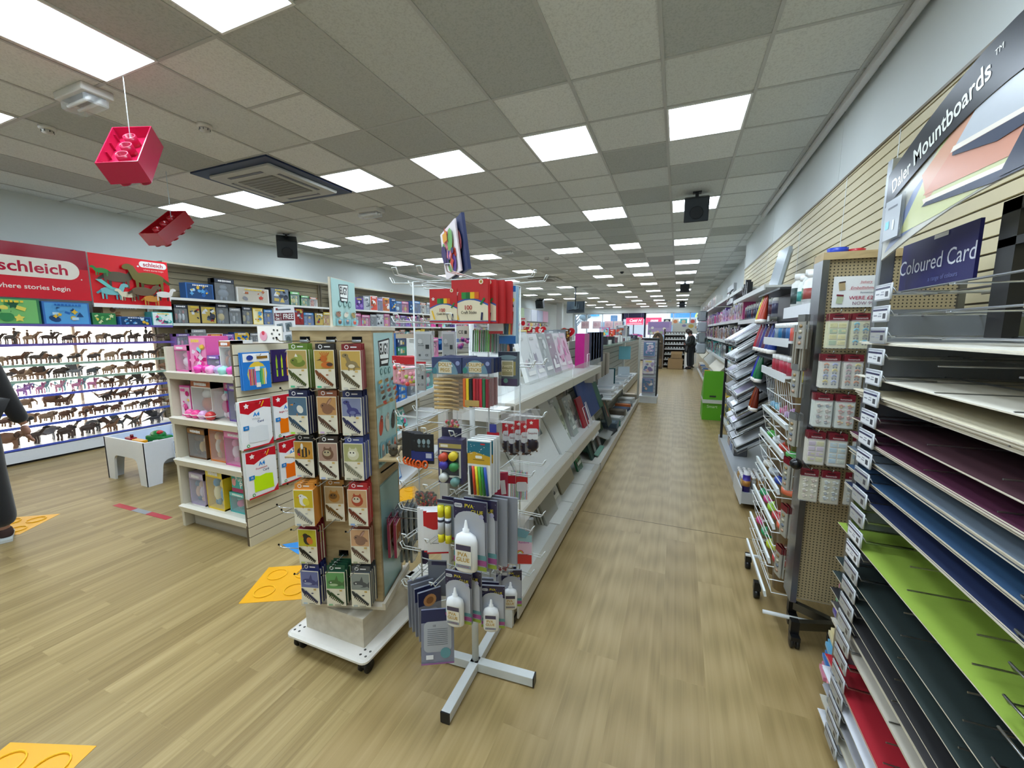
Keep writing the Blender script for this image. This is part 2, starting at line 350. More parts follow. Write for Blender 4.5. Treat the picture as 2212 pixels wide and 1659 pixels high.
# ---------------------------------------------------------------- ceiling fittings
ROWS = [3.85, 6.25, 8.72, 11.25, 13.2, 15.85, 18.7, 21.6, 24.5, 27.5, 30.5]
lights = [(-3.475+.05, 1.16, 1.2), (-2.225, 1.16, 1.2), (-5.275, 1.14, 1.2)]
for x in (.125, -1.075, -2.275, -3.475, -5.275, -6.475): lights.append((x, 3.85, .6))
for i, y in enumerate(ROWS[1:]):
    for x in (.125, -1.075, -2.275, -4.2 if i else -3.475 + 0, -5.475, -6.675):
        if i == 0 and x == -3.475: continue
        if y > 24 and x < -6: continue
        lights.append((x, y, .6))
lights += [(.175, 1.16, 1.2), (-1.025, 1.16, 1.2)]+[(x, -1.0, .6) for x in (.125, -1.075, -2.275, -3.475)]  # unseen panels continuing the grid, added to brighten the near right floor
PD = {}
for ln in (.6, 1.2):
    f = MB('e6e8e6'); w2 = .29; h2 = ln/2-.01
    f.box(-w2, w2, -h2, -h2+.014, -.012, 0); f.box(-w2, w2, h2-.014, h2, -.012, 0); f.box(-w2, -w2+.014, -h2, h2, -.012, 0); f.box(w2-.014, w2, -h2, h2, -.012, 0)
    d = MB(); d.box(-w2+.014, w2-.014, -h2+.014, h2-.014, -.008, -.002)
    PD[ln] = Proto('ceiling_light', 'ceiling light', [('frame', f.data('frame', 'paint_metal'), []), ('diffuser', d.data('diffuser', 'lamp'), [])])
for x, y, ln in lights:
    col_ = {.125: 'column nearest right wall', -1.075: 'second column from right wall', -2.275: 'third column from right wall'}.get(x, 'left-side columns')
    if ln > 1 and x in (.175, -1.025): lb = 'added long glowing ceiling panel out of view overhead, %s' % ('by the right wall' if x > 0 else 'second column from the right wall')
    elif y < 0: lb = 'added unseen square glowing ceiling panel behind the camera, %s' % {.125: 'first from the right wall', -1.075: 'second from the right wall', -2.275: 'third from the right wall'}.get(x, 'fourth from the right wall')
    elif ln > 1: lb = 'long twin-size glowing ceiling panel, %s' % {-3.425: 'above the first hanging red brick', -2.225: 'at the top edge left of centre', -5.275: 'cut by the left edge'}[round(x, 3)]
    elif x == .125 and 3 < y < 4: lb = 'brightest square glowing ceiling panel beside the right wall, nearest the camera'
    else: lb = 'square glowing ceiling panel, %s, %s row away' % (col_, ORD[min(range(11), key=lambda k: abs(ROWS[k]-y))])
    if x < -3 and ln < 1 and y > 0: lb += ' ,%s' % ('wall side' if x < -6 else 'inner side' if x > -4.3 else 'middle one'); lb = lb.replace(' ,', ', ')
    PD[ln].put(lb, T3(x, y, ZC), 'square ceiling panel lights')
def cassette(x, y, opening, lb):
    t = thing('air_conditioner', lb, 'air conditioner', (x, y, ZC))
    if opening: a = MB('12294c'); a.box(-.585, .585, -.565, .565, -.02, 0); a.build('opening', 'plastic', t)  # dark blue sheet stands in for the shaded opening in the ceiling
    a = MB('b9bbb4'); a.bbox(-.47, .47, -.45, .45, -.05, -.012, .02); a.build('panel', 'plastic', t)
    a = MB('76766f')
    a.box(-.27, .27, -.26, .26, -.056, -.05)
    for k in range(9): a.box(-.26, .26, -.25+k*.06, -.235+k*.06, -.06, -.056, '8e8e86')
    a.build('intake_grille', 'plastic', t)
    for s in range(4):
        b = MB('5c5d66'); R = Matrix.Rotation(s*PI/2, 4, 'Z'); b.box(-.26, .26, -.385, -.35, -.054, -.05, M=R); b.box(-.26, .26, -.34, -.33, -.056, -.05, 'd0d0cc', M=R); b.build('vane', 'plastic', t)
cassette(-4.38, 3.53, True, 'white square air conditioner in a dark blue surround on the ceiling')
cassette(-4.15, 13.1, False, 'distant white square air conditioner between far ceiling panels')
cassette(-.9, 24.9, False, 'farthest white square air conditioner near the shop window')
for (x, y, lb) in ((-4.06, 1.76, 'white emergency light box with clear cover beside the long left panel'), (-4.12, 4.78, 'small white emergency light box beyond the air conditioner'), (-3.45, 8.1, 'emergency light beyond the wire spinner books')):
    t = thing('emergency_light', lb, 'emergency light', (x, y, ZC), 0)
    a = MB('d5d4ce'); a.bbox(-.19, .19, -.09, .09, -.05, 0, .01); a.build('housing', 'plastic', t)
    a = MB('e8eef0'); a.bbox(-.17, .17, -.07, .07, -.11, -.05, .02); a.build('cover', 'acrylic', t)
    a = MB('f0f0ea')
    for s in (-.03, .03): a.tube([(-.15, s, -.075), (.15, s, -.075)], .012, 8)
    a.build('tube', 'plastic', t)
for i, (x, y) in enumerate(((-3.74, 2.38), (-5.0, 1.9), (-2.95, 9.4), (-1.6, 12.4))):
    t = thing('smoke_detector', ['white round smoke detector between the hanging brick and the air conditioner', 'small white detector above the first hanging brick', 'small detector overlapping a ceiling panel', 'dark dome camera on the far ceiling'][i], 'smoke detector', (x, y, ZC))
    c_ = 'd8d6cf' if i < 3 else '22252b'
    a = MB(c_); a.lathe([(.055, 0), (.055, -.02), (.045, -.03)], 16); a.build('base', 'plastic', t)
    a = MB(mul(c_, .9)); a.lathe([(.04, -.03), (.036, -.05), (.015, -.058), (.0, -.06)], 16)
    for k in range(8): a.box(.03, .041, -.003, .003, -.048, -.034, '555555', M=Matrix.Rotation(k*PI/4, 4, 'Z'))
    a.build('sensor', 'plastic', t)
def speaker(x, y, lb, s=1, rz=0, tilt=.35):
    t = thing('loudspeaker', lb, 'loudspeaker', (x, y, ZC), rz, 'black ceiling loudspeakers')
    M = T3(0, 0, -.17*s-.03, 0, tilt)
    a = MB('20262b'); a.bbox(-.14*s, .14*s, -.09*s, .12*s, -.14*s, .14*s, .012, M=M); a.build('cabinet', 'plastic', t)
    a = MB('333a40'); a.box(-.13*s, .13*s, -.1*s, -.09*s, -.13*s, .13*s, M=M)
    a.lathe([(.0, 0), (.05*s, .0), (.07*s, .012*s), (.075*s, .012*s)], 18, col='23282c', M=M @ T3(0, -.105*s, -.03*s, 0, PI/2)); a.build('grille', 'matte', t)
    a = MB('1a1c1e'); a.box(-.02, .02, -.02, .02, -.1*s, 0); a.box(-.05, .05, -.05, .05, -.01, 0); a.build('bracket', 'paint_metal', t)
speaker(.135, 5.75, 'black loudspeaker hanging under the ceiling panels near the right wall', 1.0)
speaker(-6.55, 5.4, 'black loudspeaker tilted under the ceiling by the left wall', 1.15, .9, .55)
speaker(.14, 15.6, 'far black loudspeaker covering a ceiling panel in the right column', 1.05)
speaker(.14, 25.6, 'farthest black loudspeaker in the right column of panels', 1.1)
speaker(-6.95, 21.0, 'far black loudspeaker left of the hanging television', 1.5)
t = thing('television', 'black television hung from the ceiling by a pole, back turned', 'television', (-3.82, 16, ZC))
a = MB('2d343b'); a.tube([(0, 0, 0), (0, 0, -.75)], .025); a.box(-.08, .08, -.08, .08, -.02, 0); a.build('pole', 'paint_metal', t)
M = T3(0, .08, -.78, 0, -.15)
a = MB('2f3a42'); a.bbox(-.36, .36, -.04, .04, -.23, .23, .01, M=M); a.box(-.3, .3, -.06, -.04, -.12, .19, '35424c', M=M); a.box(-.16, .16, -.075, -.06, -.06, .1, '3f4d57', M=M); a.build('casing', 'plastic', t)
a = MB('5a6970'); a.box(-.06, .06, -.1, -.06, -.1, .2, M=M); a.box(-.14, .14, -.09, -.075, -.08, -.05, M=M); a.build('bracket', 'paint_metal', t)
# toy building bricks hung on strings, open underside up
def brick(p, M3, col, lb, sz, top):
    t = thing('hanging_toy_brick', lb, 'toy brick', M=Matrix.Translation(p) @ M3)
    w_, l_, h_ = sz; tk = .006
    a = MB(col)
    for x0, x1, y0, y1 in ((-w_/2, w_/2, -l_/2, -l_/2+tk), (-w_/2, w_/2, l_/2-tk, l_/2), (-w_/2, -w_/2+tk, -l_/2+tk, l_/2-tk), (w_/2-tk, w_/2, -l_/2+tk, l_/2-tk)): a.box(x0, x1, y0, y1, 0, h_)
    a.box(-w_/2+tk, w_/2-tk, -l_/2+tk, l_/2-tk, 0, h_*.5)
    for sx_ in (-1, 1):
        for k in range(4): a.box(*sorted((sx_*(w_/2-tk), sx_*(w_/2-tk-.012))), -l_*.375+k*l_/4-.0015, -l_*.375+k*l_/4+.0015, h_*.5, h_-.02)
    a.build('shell', 'gloss', t)
    b = MB(col)
    for k in range(3): b.lathe([(w_*.165, h_*.5), (w_*.165, h_-.006), (w_*.13, h_-.006), (w_*.13, h_*.5)], 20, c=(0, (k-1)*l_/4, 0))
    b.build('inner_tube', 'gloss', t)
    for i in range(2):
        for k in range(4):
            q = MB(col); q.lathe([(w_*.15, 0), (w_*.15, -.028), (w_*.14, -.031), (0, -.031)], 18, c=((i-.5)*w_/2, (k-1.5)*l_/4, 0)); q.build('stud', 'gloss', t)
    Mi = (Matrix.Translation(p) @ M3).inverted(); e = MB('cfe6ee'); e.tube([Mi @ Vector(p0) for p0 in ((p.x+.0, p.y, p.z), top)], .0025, 6); e.build('string', 'plastic', t)
def basis(X_, Y_, Z_): return Matrix(((X_.x, Y_.x, Z_.x, 0), (X_.y, Y_.y, Z_.y, 0), (X_.z, Y_.z, Z_.z, 0), (0, 0, 0, 1)))
def cvec(r, u, f): return (RGT*r+UPV*u+FWD*f).normalized()
R1 = Matrix(((.7914, -.4871, .3693), (.5936, .468, -.6547), (.146, .7374, .6595))).to_4x4()
R2 = Matrix(((.971, -.1592, .1782), (.2381, .7095, -.6633), (-.0209, .6865, .7268))).to_4x4()
SZ = (.2305, .461, .14)
def hang(p, R_, lb, col):
    o = R_ @ Vector((0, SZ[1]*.25, SZ[2]-.01)); brick(p, R_, col, lb, SZ, None)
_b = brick
def brick(p, M3, col, lb, sz, top):
    hook = p+(M3 @ Vector((0, sz[1]/4, sz[2]-.02)))
    top = Vector((hook.x-.02, hook.y+.01, ZC))
    return _b2(p, M3, col, lb, sz, hook, top)
def _b2(p, M3, col, lb, sz, hook, top):
    _b(p, M3, col, lb, sz, top)
    t = [o for o in C.objects if o.get('label') == lb][0]
    for ch in list(t.children):
        if ch.name.startswith('string'):
            bpy.data.objects.remove(ch)
    Mi = (Matrix.Translation(p) @ M3).inverted(); e = MB('cfe6ee')
    e.tube([Mi @ hook, Mi @ top], .0025, 6); e.tube([Mi @ (hook+Vector((.02, 0, 0))), Mi @ (hook-Vector((.02, 0, 0)))], .003, 6); e.build('string', 'plastic', t)
hang(Vector((-3.495, 1.762, 2.681)), R1, 'large pink-red toy brick hanging on a white string, open side up', 'b01a42')
hang(Vector((-5.18, 2.85, 2.60)), R2, 'smaller-looking darker red toy brick hanging farther back over the shelves', '9c141e')
# ---------------------------------------------------------------- toy boxes and other boxed stock
def blob_art(A, w_, h, pal, rnd, n=7, pad=.06):
    n = int(n*1.7)
    """busy printed picture: overlapping colour shapes"""
    for k in range(n):
        c_ = rnd.choice(pal); x = (rnd.random()-.5)*w_*.7; y = h*(.2+.6*rnd.random()); r = rnd.uniform(.07, .2)*min(w_, h)
        q = rnd.random()
        if q < .45: A.oval(x, y, r, r*rnd.uniform(.6, 1.3), c_, rnd.uniform(-.8, .8), 10)
        elif q < .75: A.rect(x, y, r*1.6, r*.9, c_, rnd.uniform(-.6, .6))
        else: A.star(x, y, r, c_, rnd.choice((4, 5, 3)))
def lettering(A, w_, y, h, col, rnd):
    x = -w_*.38
    while x < w_*.34:
        q = w_*rnd.uniform(.04, .09); A.rect(x+q/2, y, q, h*rnd.uniform(.7, 1), col); x += q+w_*.025
PALS = {
 'pink': ['e8489c', 'f59ac6', 'c2186e', 'f4e0ec', '8adbe0', 'f0c850'], 'purple': ['6b4aa0', '9a7cc8', 'd8c8ec', 'e070b0', '3c2c70'],
 'black': ['20222a', '3c4250', '707c8c', 'd8dce0', '9a3030', 'c8b060'], 'blue': ['2a6ab8', '5aa4dc', 'b8dcf0', 'e8c040', '204878'],
 'white': ['e8e8e4', 'b86a40', '7a4a30', 'c8c0b0', '8a8a90', 'd05040'], 'red': ['c82a30', 'e85a40', 'f4e8e0', '7a1820', 'f0c040'],
 'yellow': ['ecc820', 'f4e070', 'd88a20', 'fff4c0', '60a0d0', 'c04030'], 'green': ['3a8a50', '7ac070', 'd8e8b0', '205a40', 'e8d860'],
 'teal': ['30b0a8', '8ad8d0', 'e8f4f0', 'e05a90', '206a70'], 'orange': ['e88a30', 'c8602a', 'f4c890', '3a3a40', 'e8e0d0'],
 'lilac': ['b8a8cc', 'd8ccd8', '8c7ca0', 'e4c0b0', '6a88a8', 'e8e4e0'], 'grey': ['8a9098', 'b8bcc0', '60686c', 'd8dcdc', '40464c'], 'brown': ['7a5030', 'a87848', '4a3020', 'd8b888', 'c89a40']}
BASEC = {'lilac': 'b0a0bc', 'pink': 'd8589c', 'purple': '6a4c98', 'black': '22252c', 'blue': '2e68b0', 'white': 'e4e2dc', 'red': 'c02a30', 'yellow': 'e8c428', 'green': '2e7a4c', 'teal': '4ab4b0', 'orange': 'd87a2c', 'grey': '8e949a', 'brown': '6e4a2c'}
PB = {}
def box_proto(col, w_, d, h, seed, style='box', step=.0008):
    key = (col, round(w_, 2), round(d, 2), round(h, 2), seed, style)
    if key in PB: return PB[key]
    rnd = random.Random(hash(key[1:4])*7+seed+len(col)*131); pal = PALS[col]
    b = MB(BASEC[col])
    if style == 'box': b.box(-w_/2, w_/2, 0, d, 0, h)
    elif style == 'window': 
        t = .006; b.box(-w_/2, w_/2, d*.55, d, 0, h); b.box(-w_/2, -w_/2+t, 0, d*.55, 0, h); b.box(w_/2-t, w_/2, 0, d*.55, 0, h); b.box(-w_/2, w_/2, 0, d*.55, 0, t*2); b.box(-w_/2, w_/2, 0, d*.55, h-h*.2, h)
    elif style == 'card':
        b.box(-w_/2, w_/2, d*.5, d*.5+.004, 0, h, pal[0])
    A = Art(T3(0, 0 if style != 'card' else d*.5, 0), step=step)
    if style == 'box':
        A.rect(0, h/2, w_*.92, h*.9, rnd.choice(pal)); blob_art(A, w_, h, pal, rnd, 8); lettering(A, w_*.7, h*.87, h*.1, rnd.choice(('ffffff', pal[0], 'f0d040')), rnd)
    else:
        A.rect(0, h*.9, w_*.95, h*.14, pal[1]); lettering(A, w_*.8, h*.9, h*.09, 'ffffff', rnd)
        if style == 'card': blob_art(A, w_, h, pal, rnd, 4)
    parts = [('carton', b.data('carton', 'card'), []), ('printed_front', A.mb.data('printed_front', 'gloss'), [])]
    if style in ('window', 'card'):
        q = MB(pal[0]); n = rnd.choice((1, 2, 3)); 
        for i in range(n):
            x = (i-(n-1)/2)*w_*.8/n; c1, c2 = rnd.choice(pal), rnd.choice(pal)
            q.ell((x, d*.3, h*.36), (w_*.28/n, d*.2, h*.2), 8, c1); q.ell((x, d*.28, h*.62), (w_*.2/n, d*.18, h*.11), 8, c2)
            for s in (-1, 1): q.ell((x+s*w_*.12/n, d*.3, h*.14), (w_*.07/n, d*.12, h*.1), 6, c2)
        parts.append(('toy', q.data('toy', 'plastic'), []))
        f = MB('e8eef0'); f.box(-w_/2+.004, w_/2-.004, .001, .002, .012, h*.8); parts.append(('clear_window', f.data('clear_window', 'film'), []))
    PB[key] = Proto('toy_box', 'toy box', parts); return PB[key]
def row(M, x0, x1, items, place, group=None, z=0, gap=.012, cat='toy box', name=None, depth=.16, jit=0, start=0, cyc=None):
    """stand boxes side by side; items = list of (colour, w, h, style, seed, word)"""
    x = x0
    for i, (c_, w_, h, st, sd, wd) in enumerate(items):
        if x+w_ > x1+.02: break
        P = box_proto(c_, w_, depth, h, sd, st)
        P.put('%s, %s from left, %s' % (wd, ORD[(i+start) % 20], place), M @ T3(x+w_/2, random.uniform(0, .03), z, random.uniform(-jit, jit)), group, cat, name)
        x += w_+gap
def auto_items(n, cols, wr, hr, seed, words='boxed toy', styles=('box', 'window')):
    r = random.Random(seed); out = []
    for k in range(n):
        c_ = r.choice(cols); st = r.choice(styles); w_ = round(r.uniform(*wr), 2); h = round(r.uniform(*hr), 2)
        out.append((c_, w_, h, st, r.randrange(3), '%s %s' % (c_, {'box': 'printed box', 'window': 'window box with a toy', 'card': 'carded toy pack'}[st])))
    return out
# ---------------------------------------------------------------- lit display of toy animals, left wall
X0 = -7.0; YA, YE = .3, 3.74
t = thing('lit_display_unit', 'tall white backlit display of toy animals under red signs at left', 'display unit', (XL, 0, 0))
def L_(x): return x-XL
a = MB('dfe3e8'); a.box(L_(-7.55), L_(X0), YA, YE, .03, .17); a.build('plinth', 'paint_metal', t)
a = MB('1c1c1e'); a.box(L_(-7.5), L_(X0)-.04, YA+.04, YE-.04, 0, .03); a.build('toe_kick', 'matte', t)
seams = (YA, 1.55, 2.84, YE)
for i in range(3):
    a = MB(); a.box(L_(-7.56), L_(-7.55), seams[i]+.02, seams[i+1]-.02, .17, 1.62); a.build('light_panel', 'glow', t)
a = MB('b4a090')
for y in seams: a.box(L_(-7.57), L_(-7.53), y-.014, y+.014, .17, 1.62)
a.build('upright', 'paint_metal', t)
a = MB('c8ccd0'); a.box(L_(-7.69), L_(-7.57), YA, YE, 0, 2.55); a.build('back_panel', 'paint_metal', t)
SH = [(1.62, X0), (1.39, X0), (1.15, -7.02), (.965, -7.02), (.785, -7.0), (.61, -7.0), (.435, -7.0), (.185, X0)]
for i, (z, xf) in enumerate(SH):
    a = MB('eceeee'); a.box(L_(-7.54), L_(xf)-.012, YA+.01, YE-.01, z-.018, z); sh_ = a.build('shelf', 'paint_metal' if i in (0, 7) else 'acrylic', t)
    a = MB(['6a5aa8', '6a5aa8', '9ab8a8', '9ab8a8', '5560c8', '4a62c4', '4a62c4', '4a5cc0'][i]); a.box(L_(xf)-.012, L_(xf), YA+.01, YE-.01, z-.022, z+.008); a.build('shelf_edge', 'gloss', sh_)
# signs
def sign_board(y0, y1, z0, z1, x, lb):
    t = thing('shop_sign', lb, 'sign', (x, y0, z0)); a = MB('c01828'); a.box(-.03, 0, 0, y1-y0, 0, z1-z0, 'd8d4d0'); a.build('board', 'paint_metal', t)
    return t, Art(Matrix.Rotation(PI/2, 4, 'Z'), step=.001, lift=.002)
def rrect(A, x, y, w_, h, r, col):
    P = []
    for cx, cy, a0 in ((x+w_/2-r, y+h/2-r, 0), (x-w_/2+r, y+h/2-r, PI/2), (x-w_/2+r, y-h/2+r, PI), (x+w_/2-r, y-h/2+r, 1.5*PI)): P += arc(cx, cy, r, a0, a0+PI/2, 6)
    A.poly(P, col)
t, A = sign_board(1.55, 2.885, 1.93, 2.555, -7.08, 'red sign with large lettering in a white lozenge, where stories begin below')
W_, H_ = 1.335, .625
A.rect(W_/2, H_/2, W_, H_, 'd6142c'); A.rect(W_/2, H_*.81, W_, H_*.38, '9e1430'); rrect(A, .62, .36, 1.26, .225, .11, 'f0e8dc')
A.text('schleich', .86, .355, .125, 'b81038', .02, sx=1.05); A.text('where stories begin', .84, .13, .055, 'f8ece4', .012); A.oval(1.26, .26, .008, .008, 'f0e8dc')
A.mb.build('printed_face', 'gloss', t)
t, A = sign_board(2.9, 3.78, 1.86, 2.55, -7.08, 'red picture sign with printed toy animals, right of the lozenge sign')
A.rect(.44, .37, .88, .64, 'e01020'); A.rect(.44, .025, .88, .05, 'f4f4f0'); rrect(A, .7, .62, .33, .085, .04, 'f4f0ec'); A.oval(.52, .585, .012, .012, 'f4f0ec')
A.text('schleich', .7, .62, .055, 'c01030', .015); A.text('where stories begin', .7, .545, .022, 'f8d8d0')
def critter(A, x, y, s, body, dark, flip=1, neck=0, wing=None, mane=None):
    """a side view animal print: body, four legs, neck, head, tail"""
    f = flip
    for lx in (-.36, -.22, .2, .34): A.poly([(x+f*(lx-.05)*s, y+.02*s), (x+f*(lx+.05)*s, y+.02*s), (x+f*(lx+.03)*s, y-.36*s), (x+f*(lx-.03)*s, y-.36*s)], dark if lx in (-.22, .2) else body)
    A.oval(x, y+.06*s, .46*s, .2*s, body); A.poly([(x-f*.42*s, y+.12*s), (x-f*.62*s, y-.05*s), (x-f*.56*s, y-.12*s), (x-f*.4*s, y)], dark)
    A.poly([(x+f*.25*s, y+.12*s), (x+f*.44*s, y-.02*s), (x+f*(.6)*s, y+(.3+neck)*s), (x+f*.42*s, y+(.36+neck)*s)], body)
    if mane: A.oval(x+f*.48*s, y+(.26+neck)*s, .17*s, .18*s, mane)
    A.oval(x+f*.58*s, y+(.3+neck)*s, .14*s, .09*s, dark if mane else body, -.3*f)
    if wing: A.poly([(x-f*.05*s, y+.15*s), (x+f*.15*s, y+.18*s), (x-f*.35*s, y+.62*s), (x-f*.6*s, y+.6*s)], wing)
critter(A, .27, .39, .34, '5c5340', '3c3830', 1); critter(A, .19, .2, .26, '78bcc0', '4a9aa4', 1, .1, wing='6ac8c0'); critter(A, .36, .17, .2, 'ddd4b8', '8a7a60', -1, .02)
critter(A, .62, .4, .42, '6e6428', '46481c', -1, .08); critter(A, .53, .22, .3, '6a5640', '4a3a2c', 1); critter(A, .62, .13, .22, 'c88a38', 'a86a28', 1, .02, mane='8a5424'); critter(A, .77, .2, .22, 'dedad4', '2c2828', 1, .1)
critter(A, .09, .46, .16, '2e8a40', '1e6a30', -1)
A.mb.build('printed_face', 'gloss', t)
# boxed play sets on the top shelf
def playset(y, w_, h, pal, lb, x=X0-.06, z=1.62, seed=1, d=.2):
    P = box_proto(pal, w_, d, h, seed, 'box', .0012); P.put(lb, T3(x, y+w_/2, z, PI/2), 'play set boxes under the red signs', 'toy box', 'play_set_box')
playset(1.82, .58, .3, 'green', 'green and blue farm play set box, leftmost under the red signs')
playset(2.42, .42, .28, 'blue', 'blue and yellow jungle play set box under the lozenge sign', seed=2)
playset(2.86, .24, .16, 'green', 'small green window box beneath the brown dinosaur set', seed=2)
playset(3.02-.0, .52, .28, 'brown', 'dark brown dinosaur play set box propped below the picture sign', x=X0-.22, seed=1)
playset(3.12, .36, .12, 'blue', 'low blue play set box in front of the brown one', x=X0-.02, seed=2, d=.12)
playset(3.5, .26, .2, 'teal', 'teal window box at the right end under the picture sign', x=X0-.04, seed=1)
# toy animals: a dozen designs, copied along the shelves
def animal_mesh(kind, c1, c2):
    a = MB(c1); s = 1
    if kind == 'horse':
        a.ell((0, 0, .062), (.042, .015, .018), 8); a.tube([(.03, 0, .068), (.055, 0, .1), (.07, 0, .098)], [.012, .009, .005], 6); a.ell((.064, 0, .1), (.018, .008, .009), 6); a.tube([(.03, 0, .08), (.052, 0, .108)], .005, 5, c2); a.tube([(-.04, 0, .068), (-.055, 0, .04)], [.004, .002], 5, c2)
        L4 = ((.028, .008), (.028, -.008), (-.03, .008), (-.03, -.008)); lz = .055; lr = .005
    elif kind == 'cow':
        a.ell((0, 0, .055), (.045, .02, .024), 8); a.ell((.055, 0, .066), (.018, .012, .013), 6, c2); a.ell((.03, 0, .07), (.025, .016, .02), 6); L4 = ((.028, .012), (.028, -.012), (-.032, .012), (-.032, -.012)); lz = .045; lr = .006
        for s_ in (-1, 1): a.tube([(.055, s_*.008, .075), (.062, s_*.02, .085)], [.003, .001], 5, 'd8d0b8')
    elif kind == 'elephant':
        a.ell((0, 0, .065), (.05, .026, .034), 8); a.ell((.052, 0, .08), (.022, .018, .02), 8); a.tube([(.068, 0, .08), (.085, 0, .055), (.083, 0, .025)], [.009, .006, .004], 6)
        for s_ in (-1, 1): a.ell((.045, s_*.02, .08), (.012, .004, .017), 6, c2)
        L4 = ((.03, .014), (.03, -.014), (-.032, .014), (-.032, -.014)); lz = .05; lr = .01
    elif kind == 'sauropod':
        a.ell((0, 0, .05), (.045, .018, .022), 8); a.tube([(.03, 0, .055), (.06, 0, .09), (.075, 0, .13), (.09, 0, .132)], [.014, .009, .006, .005], 6); a.tube([(-.03, 0, .05), (-.08, 0, .045), (-.12, 0, .08), (-.11, 0, .11)], [.014, .007, .004, .002], 6)
        L4 = ((.025, .012), (.025, -.012), (-.027, .012), (-.027, -.012)); lz = .04; lr = .008
    elif kind == 'raptor':
        a.ell((0, 0, .06), (.032, .014, .018), 8); a.tube([(.02, 0, .065), (.045, 0, .095)], [.011, .008], 6); a.ell((.056, 0, .1), (.022, .009, .009), 6, c2); a.tube([(-.02, 0, .062), (-.09, 0, .075)], [.012, .002], 6)
        for s_ in (-1, 1): a.tube([(.03, s_*.01, .062), (.045, s_*.012, .05)], .003, 4)
        L4 = ((-.002, .01), (.004, -.01)); lz = .055; lr = .008
    elif kind == 'unicorn':
        a.ell((0, 0, .06), (.036, .015, .018), 8); a.tube([(.025, 0, .066), (.04, 0, .1)], [.012, .01], 6); a.ell((.048, 0, .104), (.017, .009, .01), 6); a.tube([(.055, 0, .112), (.068, 0, .132)], [.003, .001], 5, 'f0e0a0'); a.ell((.026, 0, .095), (.01, .01, .026), 6, c2); a.tube([(-.034, 0, .068), (-.06, 0, .09), (-.064, 0, .05)], [.004, .009, .003], 6, c2)
        L4 = ((.022, .008), (.03, -.008), (-.027, .008), (-.022, -.008)); lz = .052; lr = .005
    elif kind == 'lion':
        a.ell((0, 0, .05), (.042, .014, .016), 8); a.ell((.042, 0, .065), (.022, .02, .022), 8, c2); a.ell((.056, 0, .064), (.012, .01, .011), 6); a.tube([(-.038, 0, .055), (-.065, 0, .045), (-.075, 0, .06)], [.003, .002, .004], 5); L4 = ((.028, .009), (.028, -.009), (-.03, .009), (-.03, -.009)); lz = .045; lr = .006
    elif kind == 'knight':
        a.ell((0, 0, .062), (.042, .016, .018), 8); a.tube([(.03, 0, .068), (.052, 0, .098)], [.012, .008], 6); a.ell((.064, 0, .1), (.018, .008, .009), 6); a.ell((-.002, 0, .1), (.012, .014, .024), 6, c2); a.ell((0, 0, .134), (.01, .01, .011), 6, c2); a.tube([(.01, .014, .1), (.035, .014, .15)], .0018, 4, 'b0b0b0')
        L4 = ((.028, .008), (.028, -.008), (-.03, .008), (-.03, -.008)); lz = .055; lr = .005
    elif kind == 'dragon':
        a.ell((0, 0, .05), (.04, .016, .018), 8); a.tube([(.03, 0, .055), (.055, 0, .085), (.08, 0, .088)], [.01, .007, .003], 6); a.tube([(-.03, 0, .05), (-.09, 0, .03)], [.011, .002], 6)
        for s_ in (-1, 1):
            a.face([(.015, s_*.01, .065), (-.02, s_*.01, .062), (-.05, s_*.055, .1), (.0, s_*.06, .118)], c2); a.face([(.0, s_*.06, .116), (-.05, s_*.055, .098), (-.02, s_*.01, .060), (.015, s_*.01, .063)], c2)
        L4 = ((.022, .012), (.022, -.012), (-.022, .012), (-.022, -.012)); lz = .04; lr = .006
    for lx, ly in L4: a.tube([(lx, ly, lz), (lx+.003, ly, lz*.45), (lx, ly, 0)], [lr*1.3, lr*.8, lr], 5, c1)
    return a.data('toy_'+kind, 'plastic')
AN = {}
def animal(kind, c1, c2):
    if (kind, c1, c2) not in AN: AN[(kind, c1, c2)] = animal_mesh(kind, c1, c2)
    return AN[(kind, c1, c2)]
BR = [('6a4630', '4a3020'), ('8a6448', '5a4030'), ('4c3c34', '2c2420'), ('a08468', '705440'), ('5a5048', '3a342e')]
GR = [('8c8c90', '6c6c70'), ('585c60', '3c4044'), ('44444a', '2a2a30')]
PK = [('d88ab0', 'b05a90'), ('8ac4c8', '5a9aa8'), ('9a84c8', '6a5aa8'), ('e0a0b8', 'c06a88'), ('c890d0', '9a60b0')]
plans = [ # shelf index, x, kinds left part, kinds right part, palettes
 (1, ['horse', 'cow', 'knight', 'horse'], BR, ['horse', 'cow', 'knight'], BR, 'brown and grey toy farm horses and riders', 'top lit shelf'),
 (2, ['cow', 'horse', 'lion'], BR, ['horse', 'cow', 'lion'], BR, 'toy farm animals', 'second lit shelf'),
 (3, ['cow', 'dragon', 'lion'], BR+GR, ['lion', 'cow', 'dragon'], BR, 'toy wild animals', 'third lit shelf'),
 (4, ['unicorn'], PK, ['dragon', 'lion'], BR, 'toy unicorns and creatures', 'fourth lit shelf'),
 (5, ['sauropod', 'elephant', 'raptor'], GR+BR, ['sauropod'], BR, 'toy long-necked animals', 'fifth lit shelf'),
 (6, ['cow', 'elephant', 'lion'], BR, ['cow', 'lion'], BR, 'toy wild animals', 'sixth lit shelf'),
 (7, ['raptor', 'cow', 'elephant', 'raptor'], BR+GR, ['dragon', 'raptor', 'lion'], BR+GR, 'large toy animals', 'bottom lit shelf')]
rnd = random.Random(5)
